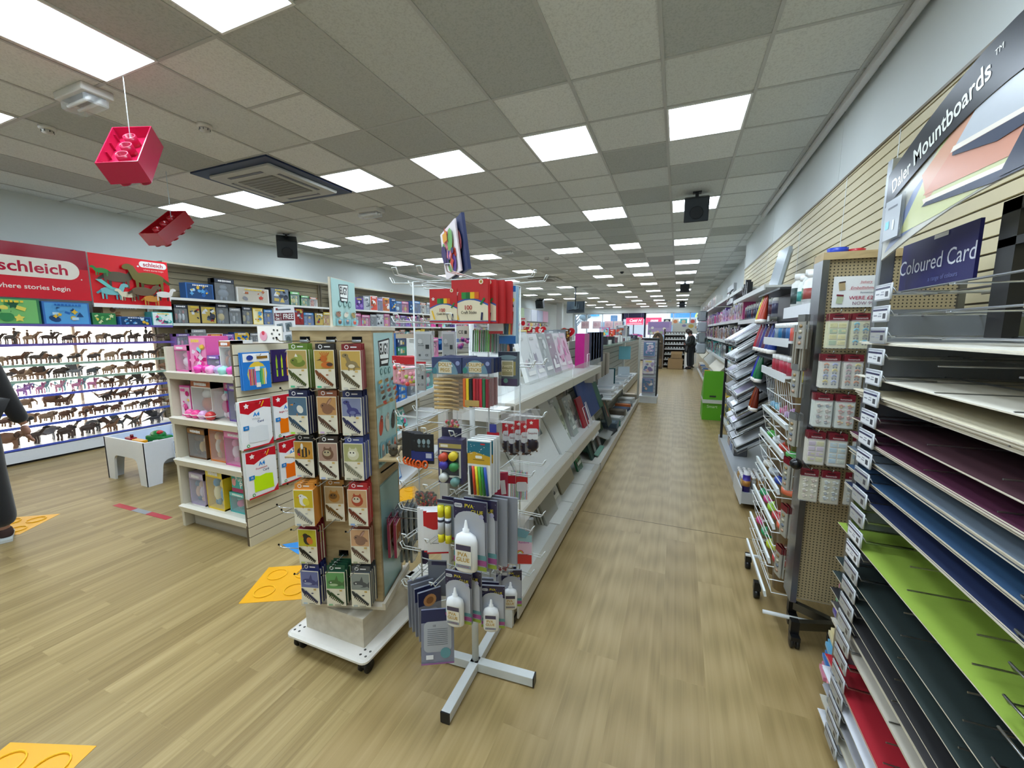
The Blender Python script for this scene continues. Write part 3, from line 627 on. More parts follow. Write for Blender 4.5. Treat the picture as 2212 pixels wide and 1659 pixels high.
for si, k1, p1, k2, p2, gname, place in plans:
    z, xf = SH[si]; y = 1.62; cnt = 0
    while y < 3.66:
        left = y < 2.84; kd = rnd.choice(k1 if left else k2); c1, c2 = rnd.choice(p1 if left else p2)
        cnt += 1; sc_ = (1.75 if si == 7 else 1.3)*rnd.uniform(.9, 1.15)
        if si == 5 and left and rnd.random() < .4: y += .12; continue
        me = animal(kd, c1, c2); o = bpy.data.objects.new('toy_'+{'sauropod': 'dinosaur', 'raptor': 'dinosaur', 'knight': 'rider'}.get(kd, kd), me); C.objects.link(o)
        o.matrix_world = T3(xf-.11-.12*(cnt % 2)-rnd.uniform(0, .05), y, z+.001, rnd.uniform(.3, 2.4) if rnd.random() < .5 else PI/2+rnd.uniform(-.4, .4)) @ Matrix.Scale(sc_, 4)
        tone = {'6a4630': 'brown', '8a6448': 'tan', '4c3c34': 'dark brown', 'a08468': 'pale brown', '5a5048': 'grey-brown', '8c8c90': 'grey', '585c60': 'dark grey', '44444a': 'near-black', 'd88ab0': 'pink', '8ac4c8': 'turquoise', '9a84c8': 'lilac', 'e0a0b8': 'pale pink', 'c890d0': 'mauve'}[c1]
        nm = {'sauropod': 'long-necked dinosaur', 'raptor': 'two-legged dinosaur', 'knight': 'horse with rider'}.get(kd, kd)
        tag(o, '%s toy %s on the %s, in its %s half' % (tone, nm, place, 'left' if left else 'right'), 'toy animal', '%s on the %s' % (gname, place))
        y += rnd.uniform(.065, .1)*(1.5 if si == 7 else 1)
# ---------------------------------------------------------------- left wall shelving
def wall_bay(y0, y1, lb, shelves, top=2.6, xb=XL+.02, xf=-7.3, col='d8d8d0'):
    t = thing('wall_shelving', lb, 'shelving', (xb, y0, 0)); n = y1-y0; D = xf-xb
    for k, z in enumerate(shelves):
        a = MB(col); a.box(0, D, .01, n-.01, z-.02, z); sh_ = a.build('shelf', 'paint_metal', t)
        a = MB('e4e4de'); a.box(D, D+.008, .01, n-.01, z-.035, z+.005); a.build('price_rail', 'gloss', sh_)
    a = MB('9c907a'); a.box(0, .03, -.015, .015, 0, top); a.box(0, .03, n-.015, n+.015, 0, top); a.build('upright', 'paint_metal', t)
    a = MB('c9c2ae'); a.box(0, D*.9, 0, n, top-.02, top+.01); a.build('top_board', 'paint_metal', t)
    a = MB('b8b4a6'); a.box(0, D, 0, n, 0, .12); a.build('plinth', 'paint_metal', t)
    return t
Mw = lambda y, x=-7.34: T3(x, y, 0, PI/2)      # boxes on the left wall look towards +x; their local x runs along the wall
SW = [.45, .87, 1.28, 1.66, 2.06]
wall_bay(3.86, 7.06, 'cream wall shelving of boxed action toys right of the lit display', SW)
top_items = [('blue', .42, .26, 'box', 1, 'purple and orange toy box'), ('black', .34, .38, 'window', 1, 'tall black box with white armoured figure'), ('white', .62, .27, 'box', 2, 'wide white box picturing two brown pets'), ('black', .4, .32, 'box', 2, 'dark toy box with purple top'), ('green', .22, .28, 'window', 1, 'black-green carded toy'), ('green', .2, .22, 'window', 2, 'small green window box'), ('white', .2, .2, 'window', 1, 'round pink-faced toy pack'), ('red', .52, .24, 'box', 1, 'white and red race track box')]
row(Mw(4.15), 0, 3, top_items, 'top wall shelf beside lit display', 'boxed toys on the top wall shelf', 2.06, .03)
row(Mw(3.95), 0, 3.1, auto_items(14, ['black', 'black', 'grey', 'yellow', 'blue', 'black'], (.18, .3), (.26, .36), 4), 'second wall shelf beside lit display', 'boxed toys on the second wall shelf', 1.66)
row(Mw(3.95), 0, 3.1, auto_items(14, ['grey', 'black', 'white', 'purple', 'blue'], (.16, .3), (.2, .3), 9), 'third wall shelf beside lit display', 'boxed toys on the third wall shelf', 1.28)
row(Mw(3.95), 0, 3.1, auto_items(12, ['grey', 'black', 'teal', 'red'], (.2, .34), (.2, .3), 19), 'fourth wall shelf beside lit display', 'boxed toys on the fourth wall shelf', .87)
wall_bay(7.12, 11.6, 'white wall shelving of dolls and play sets behind the wooden spinner', SW+[])
row(Mw(7.2), 0, 4.3, auto_items(20, ['pink', 'blue', 'white', 'grey', 'purple', 'white'], (.2, .34), (.3, .38), 21), 'top shelf of doll shelving', 'boxed dolls on the top shelf', 2.06)
row(Mw(7.2), 0, 4.3, auto_items(20, ['pink', 'pink', 'red', 'purple', 'grey', 'black'], (.18, .34), (.28, .36), 22), 'second shelf of doll shelving', 'boxed dolls on the second shelf', 1.66)
row(Mw(7.2), 0, 4.3, auto_items(20, ['teal', 'green', 'yellow', 'blue', 'white'], (.18, .3), (.24, .34), 23), 'third shelf of doll shelving', 'boxed toys on the third doll shelf', 1.28)
row(Mw(7.2), 0, 4.3, auto_items(20, ['blue', 'purple', 'white', 'green'], (.2, .3), (.18, .28), 24), 'fourth shelf of doll shelving', 'boxed toys on the fourth doll shelf', .87)
wall_bay(11.7, 14.6, 'distant wall shelving with packs, left of the wire spinner books', SW)
row(Mw(11.8), 0, 2.8, auto_items(11, ['grey', 'white', 'pink', 'grey'], (.2, .3), (.24, .32), 31), 'top shelf of distant left bay', 'packs on the distant top shelf', 2.06)
row(Mw(11.8), 0, 2.8, auto_items(11, ['pink', 'white', 'purple', 'grey'], (.2, .3), (.24, .32), 32), 'second shelf of distant left bay', 'packs on the distant second shelf', 1.66)
row(Mw(11.8), 0, 2.8, auto_items(11, ['teal', 'white', 'purple', 'blue'], (.2, .3), (.24, .3), 33), 'third shelf of distant left bay', 'packs on the distant third shelf', 1.28)
# card wall: green, white and pink header panels with card racks below
t = thing('card_wall_unit', 'long greeting card wall unit under pale green and pink panels', 'card rack', (XL, 14.8, 0))
a = MB('c8c2b4'); a.box(0, .08, 0, 9.6, 0, 2.75); a.build('back_panel', 'matte', t)
pc = ['cfe0a8', 'c8dfa4', 'd4e4b0', 'c8dfa8', 'c4dcb0', 'd6dce0', 'd8dce4', 'c4cce4', 'f0b8d0']
for k in range(9):
    a = MB(pc[k]); a.box(.08, .2, k*1.06+.03, k*1.06+1.02, 2.05, 2.7); a.build('header_panel', 'plastic', t)
for r_ in range(5):
    a = MB('d8d6ce'); z = 1.72-r_*.3; a.box(.08, .3, 0, 9.6, z-.02, z); a.box(.3, .31, 0, 9.6, z-.02, z+.06); a.build('card_shelf', 'paint_metal', t)
for r_ in range(3):
    for k in range(34):
        c_ = rnd.choice(['white', 'white', 'white', 'pink', 'grey', 'yellow', 'purple'])
        P = box_proto(c_, .2, .02, .24, k % 3, 'box', .003); P.put('small %s greeting card pack in the far card wall unit, %s row' % (c_, ORD[r_]), T3(XL+.24, 14.95+k*.275, 1.72-r_*.3, PI/2), 'greeting cards in the far wall unit', 'greeting card', 'greeting_card')
# ---------------------------------------------------------------- cream gondola with pink toys, slat end panel
t = thing('gondola_shelving', 'cream four-tier gondola of pink toys with a slatted end panel', 'gondola', (-3.6, 1.84, 0)); GON = t
GC = 'cdc6b2'
a = MB(GC); a.box(0, .03, -.0, .42, 0, 1.43); a.build('side_panel', 'paint_metal', t)
a = MB(GC); a.box(.03, .8, .38, .42, .1, 1.46); a.build('back_panel', 'slat', t)
for z in (.18, .56, .89, 1.24):
    a = MB('dcd8c8'); a.box(.03, .79, .0, .38, z-.025, z); sh_ = a.build('shelf', 'paint_metal', t)
    a = MB('dedacb'); a.prism([(-.012, z-.05), (.004, z-.055), (.004, z+.008), (-.03, z-.0)], .02, .8, 'x'); a.build('price_rail', 'gloss', sh_)
a = MB('3a3630'); a.box(.05, .78, .06, .36, 0, .15, 'a8a294'); a.build('plinth', 'paint_metal', t)
a = MB('574c3a'); a.box(.79, .812, -.02, .44, 0, 1.46)
z = 0
while z < 1.45: a.box(.812, .822, -.02, .44, z, min(z+.066, 1.46), 'd0c6aa'); z += .073
a.build('slatted_end_panel', 'slat', t)
Mg = lambda y=1.88, x=-3.56: T3(x, y, 0)
PINKI = [('pink', .16, .2, 'window', 1, 'pink tiered rack of glitter balls'), ('pink', .2, .27, 'box', 2, 'tall pink box with yellow lettering'), ('purple', .14, .13, 'window', 1, 'clear pack of magenta domes'), ('white', .13, .24, 'window', 2, 'white and black pack')]
row(Mg(1.87), 0, .76, PINKI, 'top shelf of pink gondola', 'pink toys on the gondola top shelf', 1.24, .01)
for k in range(6):
    o = MB(['e83aa8', 'd02a90', 'f0a0d0', 'b8a0d0', '9ad8d0', 'e050b0'][k]); o.lathe([(0, 0), (.03, .004), (.04, .03), (.035, .05), (.0, .065)], 14); o = o.build('toy_ball', 'gloss'); o.location = (-3.22+k*.068, 1.855+.015*(k % 2), 1.241)
    tag(o, '%s glitter ball toy in front of the tall pink box, %s from the left' % (['magenta', 'dark pink', 'pale pink', 'lilac', 'mint', 'rose'][k], ORD[k]), 'toy ball', 'glitter balls on the gondola top shelf')
row(Mg(), 0, .76, [('pink', .13, .24, 'box', 1, 'pink box with black ring'), ('white', .24, .29, 'window', 1, 'white doll window box with pink base'), ('pink', .14, .27, 'card', 2, 'pink doll on a shaped card'), ('purple', .16, .28, 'window', 2, 'magenta window box')], 'second shelf of pink gondola', 'toys on the gondola second shelf', .89, .01)
for k in range(4):
    o = MB(['e85a9c', 'e8408c', 'd0a0c8', 'c83a3a'][k]); o.ell((0, 0, .035), (.035, .035, .035), 12); o.tube(arc(0, 0, .036, 0, 2*PI, 12)[:-1] and [(p[0], p[1], .035) for p in arc(0, 0, .0365, 0, 2*PI, 12)], .003, 5, 'f4f0e8'); o = o.build('toy_ball', 'gloss'); o.location = (-3.4+k*.08, 1.862, .891)
    tag(o, '%s surprise ball in front of the white doll box, %s from the left' % (['pink', 'hot pink', 'lilac', 'red'][k], ORD[k]), 'toy ball', 'surprise balls on the gondola second shelf')
row(Mg(), .03, .76, [('brown', .22, .24, 'window', 1, 'brown and gold castle window box'), ('orange', .18, .3, 'window', 2, 'orange flame-shaped figure box'), ('pink', .26, .26, 'window', 2, 'pink horse play set box')], 'third shelf of pink gondola', 'toys on the gondola third shelf', .56, .03)
row(Mg(), .02, .8, [('lilac', .18, .26, 'window', 1, 'lilac pack of round packs'), ('yellow', .2, .32, 'window', 1, 'yellow character window box'), ('teal', .2, .16, 'window', 2, 'small teal window box beneath the lettered one')], 'bottom shelf of pink gondola', 'toys on the gondola bottom shelf', .18, .03)
t2 = thing('toy_box', 'turquoise box lettered Pets on the bottom shelf of the pink toy gondola', 'toy box', (-2.93, 1.9, .345))
a = MB('48b0a8'); a.bbox(-.13, .13, 0, .17, 0, .15, .01); a.build('carton', 'card', t2)
A = Art(); A.rect(0, .02, .25, .03, 'b03a6a'); A.text('Puppy', -.02, .11, .035, 'ffffff', .01, .1); A.text('Pets', .02, .065, .045, 'ffffff', .02, .1); A.oval(-.095, .08, .022, .03, 'e8a0a0'); A.mb.build('printed_front', 'gloss', t2)
# printed calendar card on top of the slat end
o = MB('e8e4dc'); o.box(-.1, .1, 0, .012, 0, .12); t2 = thing('picture_card', 'cream card with ladybird spots standing on the gondola top', 'card', (-2.72, 2.05, 1.462), .2); o.build('card', 'card', t2)
A = Art(); [A.oval(.05+.03*math.cos(k), .06+.035*math.sin(k), .008, .008, '50504c') for k in range(6)]; A.oval(-.05, .05, .03, .035, 'e0a0b0'); A.oval(-.05, .07, .012, .015, 'd04050'); A.mb.build('printed_front', 'gloss', t2)
# packs hung on the slat end panel
XS = -2.775
def hung(name, lb, cat, y, z, w_, h, d, col, art, group=None, n=1, gap=.01, hook=True, x=XS, matn='card'):
    """a pack hung flat against a right-facing panel, n deep"""
    me = None
    for k in range(n-1, -1, -1):
        xx = x+.012+k*(d+gap)
        t = thing(name, lb if k == n-1 else '%s, rear one' % lb if n == 2 else '%s, %s one back' % (lb, ORD[n-2-k]), cat, (xx, y, z), 0, group)
        b = MB(col); b.box(0, d, -w_/2, w_/2, 0, h); b.build('card_pack', matn, t)
        if k == n-1 or n < 3:
            A = Art(T3(d) @ face_right(), lift=.0008); art(A, w_, h); A.mb.build('printed_front', 'gloss', t)
    if hook:
        o = MB('d8d8d4'); x = x+3.6; y -= 1.84; o.tube([(x, y, z+h-.02), (x+n*(d+gap)+.05, y, z+h-.02), (x+n*(d+gap)+.06, y, z+h-.005)], .003, 6); o.box(x-.003, x+.004, y-.02, y+.02, z+h-.035, z+h-.005)
        o.build('hook', 'chrome', GON)
def a4(title, word, col):
    def f(A, w_, h):
        A.rect(0, h*.5, w_, h, 'eef0f2'); A.poly([(-w_/2, h), (-w_/2, h*.78), (-w_*.25, h*.72), (0, h*.8), (w_*.25, h*.84), (w_/2, h*.8), (w_/2, h)], 'c01a28')
        A.star(-w_*.3, h*.9, w_*.09, 'f4e8e8'); A.rect(w_*.22, h*.91, w_*.03, h*.13, 'f0c020', -.5)
        A.text('A4', 0, h*.7, h*.085, '1f80d0', .03); A.text(title, -w_*.02, h*.61, h*.05 if len(title) < 9 else h*.04, 'c03040' if col != 'e8ecf0' else 'b0b4b8', .01); A.text('Card', w_*.12, h*.545, h*.05, '24407c', .01)
        P = [(-w_*.3, h*.12), (w_*.36, h*.1), (w_*.34, h*.42), (w_*.1, h*.46), (-w_*.1, h*.44), (-w_*.3, h*.48)]; A.poly(P, col if col != 'e8ecf0' else 'dfe4e8')
        A.rect(-w_*.36, h*.45, w_*.18, h*.09, '1f78c0'); A.text(word, -w_*.36, h*.45, h*.04, 'ffffff'); A.oval(-w_*.34, h*.07, w_*.05, w_*.05, '3a9a4a'); A.oval(-w_*.34, h*.07, w_*.025, w_*.025, 'eef0f2')
        A.poly([(w_/2, 0), (w_/2, h*.16), (w_*.3, 0)], 'c02838'); A.rect(0, h*.012, w_, h*.03, 'c01a28')
    return f
hung('paper_pack', 'white A4 card pack with red top, upper left on the slat end', 'paper pack', 1.905, .73, .225, .335, .008, 'e6e8ea', a4('White', '10', 'e8ecf0'), 'A4 card packs', 3, .006)
hung('paper_pack', 'orange A4 Bright Coloured Card pack, upper right on the slat end', 'paper pack', 2.16, .74, .22, .33, .006, 'e6e8ea', a4('Bright Coloured', '10', 'f0780c'), 'A4 card packs', 2, .006)
hung('paper_pack', 'lime A4 Fluorescent Card pack, lower left on the slat end', 'paper pack', 1.915, .37, .225, .335, .008, 'e6e8ea', a4('Fluorescent', '12', 'c4ec10'), 'A4 card packs', 3, .006)
hung('paper_pack', 'orange A4 card pack, lower right beside the wooden spinner', 'paper pack', 2.18, .38, .22, .33, .006, 'e6e8ea', a4('Bright Coloured', '10', 'ee6c0a'), 'A4 card packs', 2, .006)
def colouring(A, w_, h):
    A.rect(0, h/2, w_, h, '2a78c8'); A.rect(0, h*.86, w_*.96, h*.22, 'eef0f0'); A.oval(0, h*.42, w_*.36, h*.33, 'e0c040'); A.rect(0, h*.36, w_*.62, h*.5, '58a8e0')
    for k, c_ in enumerate(('d03030', 'e87a30', '9a5030', 'e05080')): A.rect(-w_*.27+k*w_*.06, h*.34, w_*.045, h*.44, c_)
    for k, c_ in enumerate(('38a048', '7ac040', 'f0d030', 'e8e8e0')): A.rect(w_*.1+k*w_*.06, h*.34, w_*.045, h*.44, c_)
    A.rect(0, h*.56, w_*.18, h*.12, 'e8e8e0'); A.rect(0, h*.12, w_*.16, h*.12, 'e8e8e0'); A.rect(w_*.2, h*.86, w_*.4, h*.07, '8a6420'); A.oval(-w_*.25, h*.86, w_*.12, h*.07, '284090')
hung('stationery_pack', 'blue colouring set pack with pencils on the slat end', 'stationery pack', 1.94, 1.14, .2, .26, .014, '2a78c8', colouring, None, 2, .006)
def scis(A, w_, h):
    A.rect(0, h/2, w_, h, '33245c')
    for k, c_ in enumerate(('a8cc28', 'c8dc30', 'e08a30')): A.rect(-w_*.28+k*w_*.28, h*.42, w_*.08, h*.5, c_); A.poly([(-w_*.33+k*w_*.28, h*.65), (-w_*.23+k*w_*.28, h*.65), (-w_*.28+k*w_*.28, h*.85)], c_); A.oval(-w_*.28+k*w_*.28, h*.4, w_*.03, h*.03, '1c1430')
hung('stationery_pack', 'purple pack of three green and orange shaped cutters', 'stationery pack', 2.15, 1.17, .15, .24, .014, '33245c', scis, None, 1)
# spare chrome hooks low on the panel, mostly behind the wooden spinner
for k, (y, z) in enumerate(((2.38, .62), (2.36, .2))):
    pass
# ---------------------------------------------------------------- unit of blue boxes seen between the spinners
t = thing('gondola_shelving', 'white gondola of stacked blue brick sets between the two spinners', 'gondola', (-2.42, 2.95, 0), math.radians(14))
# local: y runs away along the unit, +x faces the aisle
a = MB('b4a888'); a.box(-.36, -.32, 0, 1.55, 0, 1.5, '5a5040'); z = 0
while z < 1.48: a.box(-.32, -.31, 0, 1.55, z, z+.085, 'b8ac8e'); z += .095
a.build('slatted_back', 'slat', t)
for z in (.05, .55, .86, 1.22):
    a = MB('dfe2e2'); a.box(-.31, 0, 0, 1.55, z-.02, z); sh_ = a.build('shelf', 'paint_metal', t); a = MB('e6e8e8'); a.box(0, .01, 0, 1.55, z-.04, z+.006); a.build('price_rail', 'gloss', sh_)
Ml = T3(-2.42, 2.95, 0, math.radians(14))
def legobox(w_, h, d, c1, c2): 
    b = MB(c1); b.box(-w_/2, w_/2, 0, d, 0, h); A = Art(step=.0008); A.rect(0, h*.5, w_*.62, h*.7, c2); A.rect(-w_*.1, h*.5, w_*.2, h*.5, 'd8d0b8'); A.rect(w_*.12, h*.4, w_*.16, h*.3, 'c8a850'); A.rect(-w_*.42, h*.7, w_*.1, h*.3, 'd8e8f4')
    return Proto('toy_box', 'toy box', [('carton', b.data('carton', 'card'), []), ('printed_front', A.mb.data('printed_front', 'gloss'), [])])
LB = legobox(.2, .075, .2, '2468b8', '4a90d0'); LG = legobox(.22, .085, .2, '1f7a58', '58a890'); LD = legobox(.22, .08, .2, '14305c', '5a6a78')
F_ = Matrix.Rotation(PI/2, 4, 'Z')
for k in range(4): LB.put('blue brick set box, %s from the bottom of the left stack on the top shelf' % ORD[k], Ml @ T3(-.02, .14, 1.221+k*.076) @ F_, 'blue brick set boxes')
for k in range(2): LG.put('green brick set box, %s of the stack beside the blue stack' % ('lower' if k == 0 else 'upper'), Ml @ T3(-.02, .38, 1.221+k*.086) @ F_, 'green brick set boxes')
LD.put('dark blue brick set box on top of the green boxes', Ml @ T3(-.02, .38, 1.221+.172) @ F_)
for k in range(4): LB.put('blue brick set box, %s from the bottom of the left stack on the second shelf' % ORD[k], Ml @ T3(-.02, .13, .861+k*.076) @ F_, 'blue brick set boxes')
for k in range(3): LB.put('blue brick set box, %s from the bottom of the right stack on the second shelf' % ORD[k], Ml @ T3(-.02, .36, .861+k*.076) @ F_, 'blue brick set boxes')
for k, c_ in enumerate(('grey', 'white', 'teal', 'pink')): box_proto(c_, .22, .18, .24, k, 'window').put('%s toy box at the far end of the brick set unit' % c_, Ml @ T3(-.04, .72+k*.24, 1.221 if k % 2 else .861) @ F_)
box_proto('blue', .2, .05, .22, 3, 'box').put('blue jigsaw box full of small figures, leaning on the third shelf', Ml @ T3(-.06, .16, .556) @ F_ @ Matrix.Rotation(-.2, 4, 'X'))
box_proto('teal', .26, .05, .2, 4, 'box').put('flat mint and green game box beside the jigsaw box', Ml @ T3(-.06, .42, .556) @ F_ @ Matrix.Rotation(-.25, 4, 'X'))
box_proto('black', .24, .06, .28, 5, 'box').put('dark game box behind the jigsaw box', Ml @ T3(-.2, .34, .556) @ F_ @ Matrix.Rotation(-.1, 4, 'X'))
box_proto('blue', .3, .05, .3, 6, 'box').put('large pale blue picture box on the bottom shelf of the brick set unit', Ml @ T3(-.06, .2, .056) @ F_ @ Matrix.Rotation(-.2, 4, 'X'))
box_proto('red', .24, .05, .2, 7, 'box').put('red box behind the pale blue picture box', Ml @ T3(-.2, .45, .056) @ F_)
# ---------------------------------------------------------------- white play table with tray of bricks
t = thing('play_table', 'white low play table with arched cut-outs and a sunken top', 'play table', (-5.53, 2.2, 0))
W_, D_, H_ = .72, .62, .45
def arch(w_, h, c0, c1, top, r=.07): return [(0, 0), (0, h), (w_, h), (w_, 0), (c1, 0)]+[(c1-.03-(-math.cos(PI-k*PI/8)+1)*(c1-c0-.06)/2*.0, 0) for k in ()]+arc(c1-r-.02, top-r, r, 0, PI/2, 4)+arc(c0+r+.02, top-r, r, PI/2, PI, 4)+[(c0, 0)]
a = MB('dfe0dc'); 
for y in (0, D_-.02):
    a = MB('dfe0dc'); P = arch(W_, H_, .13, W_-.13, .27); a.prism(P, y, y+.02, 'y'); a.build('side_panel', 'paint_metal', t)
for x in (0.0, W_-.02): a = MB('dde2ea'); a.prism(arch(D_-.0, H_-.001, .12, D_-.12, .24), x-.001 if x == 0 else x, x+.02 if x == 0 else x+.021, 'x'); a.build('end_panel', 'paint_metal', t)
a = MB('8fb4e0'); a.box(.021, W_-.021, .021, D_-.021, H_-.13, H_-.11); a.build('tray_floor', 'plastic', t)
def tb(lb, nm, build, m='gloss', cat='toy'):
    o = MB(); build(o); o = o.build(nm, m); return tag(o, lb, cat)
zt_ = H_-.109; bx, by = -5.53, 2.2
def f(o): o.bbox(-.14, .12, -.05, .05, .05, .11, .02, '1f7a3c'); o.ell((-.02, 0, .12), (.09, .05, .045), 10, '1f8040'); o.ell((.03, -.02, .15), (.03, .03, .02), 8, 'c02a2a'); o.box(-.12, -.06, -.04, .04, 0, .06, '1c6c36'); o.box(.04, .1, -.04, .04, 0, .06, '1c6c36')
o = tb('green toy helicopter-like vehicle in the white play table', 'toy_vehicle', f, cat='toy vehicle'); o.location = (bx+.5, by+.25, zt_); o.rotation_euler = (0, 0, .2)
def f(o):
    o.bbox(-.09, .09, -.03, .03, .03, .06, .01, 'e8a020')
    for x in (-.05, .05):
        for y in (-.035, .035): o.tube([(x, y-.006, .022), (x, y+.006, .022)], .022, 10, '2a2a2a')
o = tb('orange toy car in front of the green toy vehicle', 'toy_car', f, cat='toy car'); o.location = (bx+.42, by+.11, zt_+.03)
def f(o):
    o.bbox(-.06, .06, -.03, .03, .02, .07, .01, 'a01c28'); o.tube([(.02, 0, .07), (.02, 0, .1)], .015, 10, '701018')
    for x in (-.04, .04): o.tube([(x, -.04, .02), (x, .04, .02)], .02, 10, '501010')
o = tb('dark red toy engine left of the orange toy car', 'toy_engine', f, cat='toy train'); o.location = (bx+.24, by+.12, zt_+.025)
def f(o): o.bbox(-.05, .05, -.03, .03, 0, .05, .008, '8a1c28'); o.box(-.03, .03, -.02, .02, .05, .07, 'c0c0c0')
o = tb('small maroon block toy at the right end of the play table', 'toy_block', f, cat='toy'); o.location = (bx+.62, by+.16, zt_+.02)
r = random.Random(3)
for k in range(14):
    c_, w2 = r.choice((('c02028', 'red'), ('e8c020', 'yellow'), ('2060b0', 'blue'), ('2a8040', 'green'), ('e8e8e8', 'white')))
    def f(o):
        o.box(-.016, .016, -.008, .008, 0, .012, c_)
        for x in (-.008, .008): o.lathe([(.003, .012), (.003, .015), (0, .015)], 8, (x, 0, 0), c_)
    o = tb('%s small toy brick scattered in the play table tray' % w2, 'toy_brick', f, cat='toy brick'); o.location = (bx+r.uniform(.08, .62), by+r.uniform(.08, .5), zt_+.0005); o.rotation_euler = (0, 0, r.uniform(0, 3)); o['group'] = 'small bricks in the play table'
t2 = thing('instruction_card', 'blue and white card hanging on the right end of the play table', 'card', (bx+W_+.012, by+.34, .17), .06)
a = MB('e8eef4'); a.box(0, .008, -.1, .1, 0, .25); a.build('card', 'card', t2); A = Art(T3(.008) @ face_right(), lift=.001, step=.001); A.rect(0, .18, .2, .13, '2468b0'); A.text('Bricks', 0, .21, .035, 'f0d050', .01); A.rect(0, .09, .16, .015, 'a0b0c0'); A.rect(-.02, .06, .1, .012, 'c05050'); A.rect(0, .03, .16, .01, 'a0b0c0'); A.mb.build('printed_front', 'gloss', t2)
# clear packs hung on the back of the pink toy gondola, seen past its left side
for k in range(4):
    for j in range(3):
        o = MB('70767c'); o.box(-.05, .05, -.004-.0, .004, 0, .17); o.ell((0, -.006, .07), (.035, .012, .05), 8, '50565c'); o = o.build('hanging_pack', 'film' if j == 0 else 'gloss'); o.location = (-3.7, 2.3+.14*j, .25+k*.28); o.rotation_euler = (0, 0, PI/2)
        tag(o, 'grey clear hanging pack beside the pink toy gondola, %s row from the floor' % ORD[k], 'hanging pack', 'grey packs behind the pink toy gondola')
for k in range(4): o = MB('c8ccd0'); o.tube([(-.1, .42, .17+.28*k), (-.1, .86, .17+.28*k)], .003, 6); o.tube([(0, .42, .17+.28*k), (-.1, .42, .17+.28*k)], .003, 6); o.build('hook', 'chrome', GON)
# ---------------------------------------------------------------- floor stickers
def sticker(lb, pts, col, extra=None, name='floor_sticker'):
    o = MB(col); c_ = sum((Vector((p[0], p[1], 0)) for p in pts), Vector())/len(pts)
    o.prism([(p[0]-c_.x, p[1]-c_.y) for p in pts], 0, .0015, 'z'); 
    if extra: extra(o)
    o = o.build(name, 'plastic'); o.location = c_; return tag(o, lb, 'floor sticker')
def studs(o):
    for sx_ in (-1, 1):
        for sy_ in (-1, 1):
            P = [(x, y, .0045) for x, y in arc(sx_*.085, sy_*.085, .055, 0, 2*PI, 20)[:-1]]; o.tube(P, .0035, 5, 'f0b820', closed=True)
def quad(cx, cy, w_, h, a_): c_, s_ = math.cos(a_), math.sin(a_); return [(cx+p*c_-q*s_, cy+p*s_+q*c_) for p, q in ((-w_/2, -h/2), (w_/2, -h/2), (w_/2, h/2), (-w_/2, h/2))]
def sq_sticker(lb, cx, cy, w_, a_):
    o = MB('e8a81c'); o.box(-w_/2, w_/2, -w_/2, w_/2, 0, .0015); studs(o); o = o.build('floor_sticker', 'plastic'); o.location = (cx, cy, 0); o.rotation_euler = (0, 0, a_); tag(o, lb, 'floor sticker', 'yellow brick-plate floor stickers')
sq_sticker('yellow four-stud floor sticker left of the wooden spinner base', -2.18, 1.62, .36, .5+PI/2)
sq_sticker('yellow four-stud floor sticker beyond, between the two spinners', -2.35, 3.02, .3, .9)
sq_sticker('yellow floor sticker by the person in black', -4.85, 1.32, .36, .6)
sq_sticker('yellow floor sticker cut by the bottom edge of the photo', -2.05, .42, .34, .35)
t = thing('floor_sticker', 'red and grey strip stuck on the floor left of the pink toy gondola', 'floor sticker', (-4.22, 1.86, 0), .02)
a = MB('b02838'); a.box(-.38, -.1, -.025, .025, 0, .0015); a.box(.1, .38, -.025, .025, 0, .0015); a.build('red_strip', 'plastic', t); a = MB('8c9094'); a.box(-.1, .1, -.025, .025, 0, .0015); a.build('grey_strip', 'plastic', t)
sticker('blue sticker on the floor just left of the wooden spinner', [(-2.6, 1.93), (-2.38, 1.88), (-2.34, 1.98), (-2.5, 2.02)], '2a86d0')
# ---------------------------------------------------------------- wooden revolving stand of animal model packs
WC = (-1.45, 1.48); WR = math.radians(18)
t = thing('revolving_display_stand', 'birch wood revolving stand of animal model packs on a wheeled base', 'display stand', (WC[0], WC[1], 0))
a = MB('e6e2da'); a.bbox(-.245, .245, -.245, .265, .075, .095, .03, 'e6e2da', n=4)
for sx_ in (-1, 1):
    for sy_ in (-1, 1):
        for k in range(4): a.lathe([(.006, .0955), (0, .0957)], 8, (sx_*.205+(k % 2-.5)*.03, sy_*.205+.01+(k//2-.5)*.03, 0), '5a5a58')
a.build('base_board', 'plastic', t)
a = MB(); a.box(-.18, .18, -.175, .2, .095, .24); a.box(-.19, .19, -.185, .21, .235, .25); a.build('plinth_box', 'pale_ply', t)
for sx_ in (-1, 1):
    for sy_ in (-1, 1):
        b = MB('18191b'); x, y = sx_*.2, sy_*.2+.01
        b.box(x-.025, x+.025, y-.025, y+.025, .066, .0755, '8a8c90'); b.tube([(x-.014, y, .03), (x-.022, y, .03)], .03, 16); b.tube([(x+.014, y, .03), (x+.022, y, .03)], .03, 16); b.box(x-.012, x+.012, y-.02, y+.026, .03, .068); b.build('castor', 'plastic', t)
R18 = Matrix.Rotation(WR, 4, 'Z'); TW = T3(WC[0], WC[1], 0, WR)
def tp(a_, name, m, M=R18):
    o = a_.build(name, m, t); o.matrix_parent_inverse = Matrix(); o.matrix_local = M; return o
a = MB(); a.box(-.205, .205, -.17, .17, .252, .268); a.box(-.205, -.19, -.17, .17, .268, .285); a.box(.19, .205, -.17, .17, .268, .285); tp(a, 'turntable_tray', 'pale_ply')
a = MB(); a.box(-.18, .18, -.135, .135, .27, 1.55); tower = tp(a, 'tower', 'birch')
a = MB(); a.box(-.186, .186, -.14, .14, 1.55, 1.566); tp(a, 'top_board', 'pale_ply')
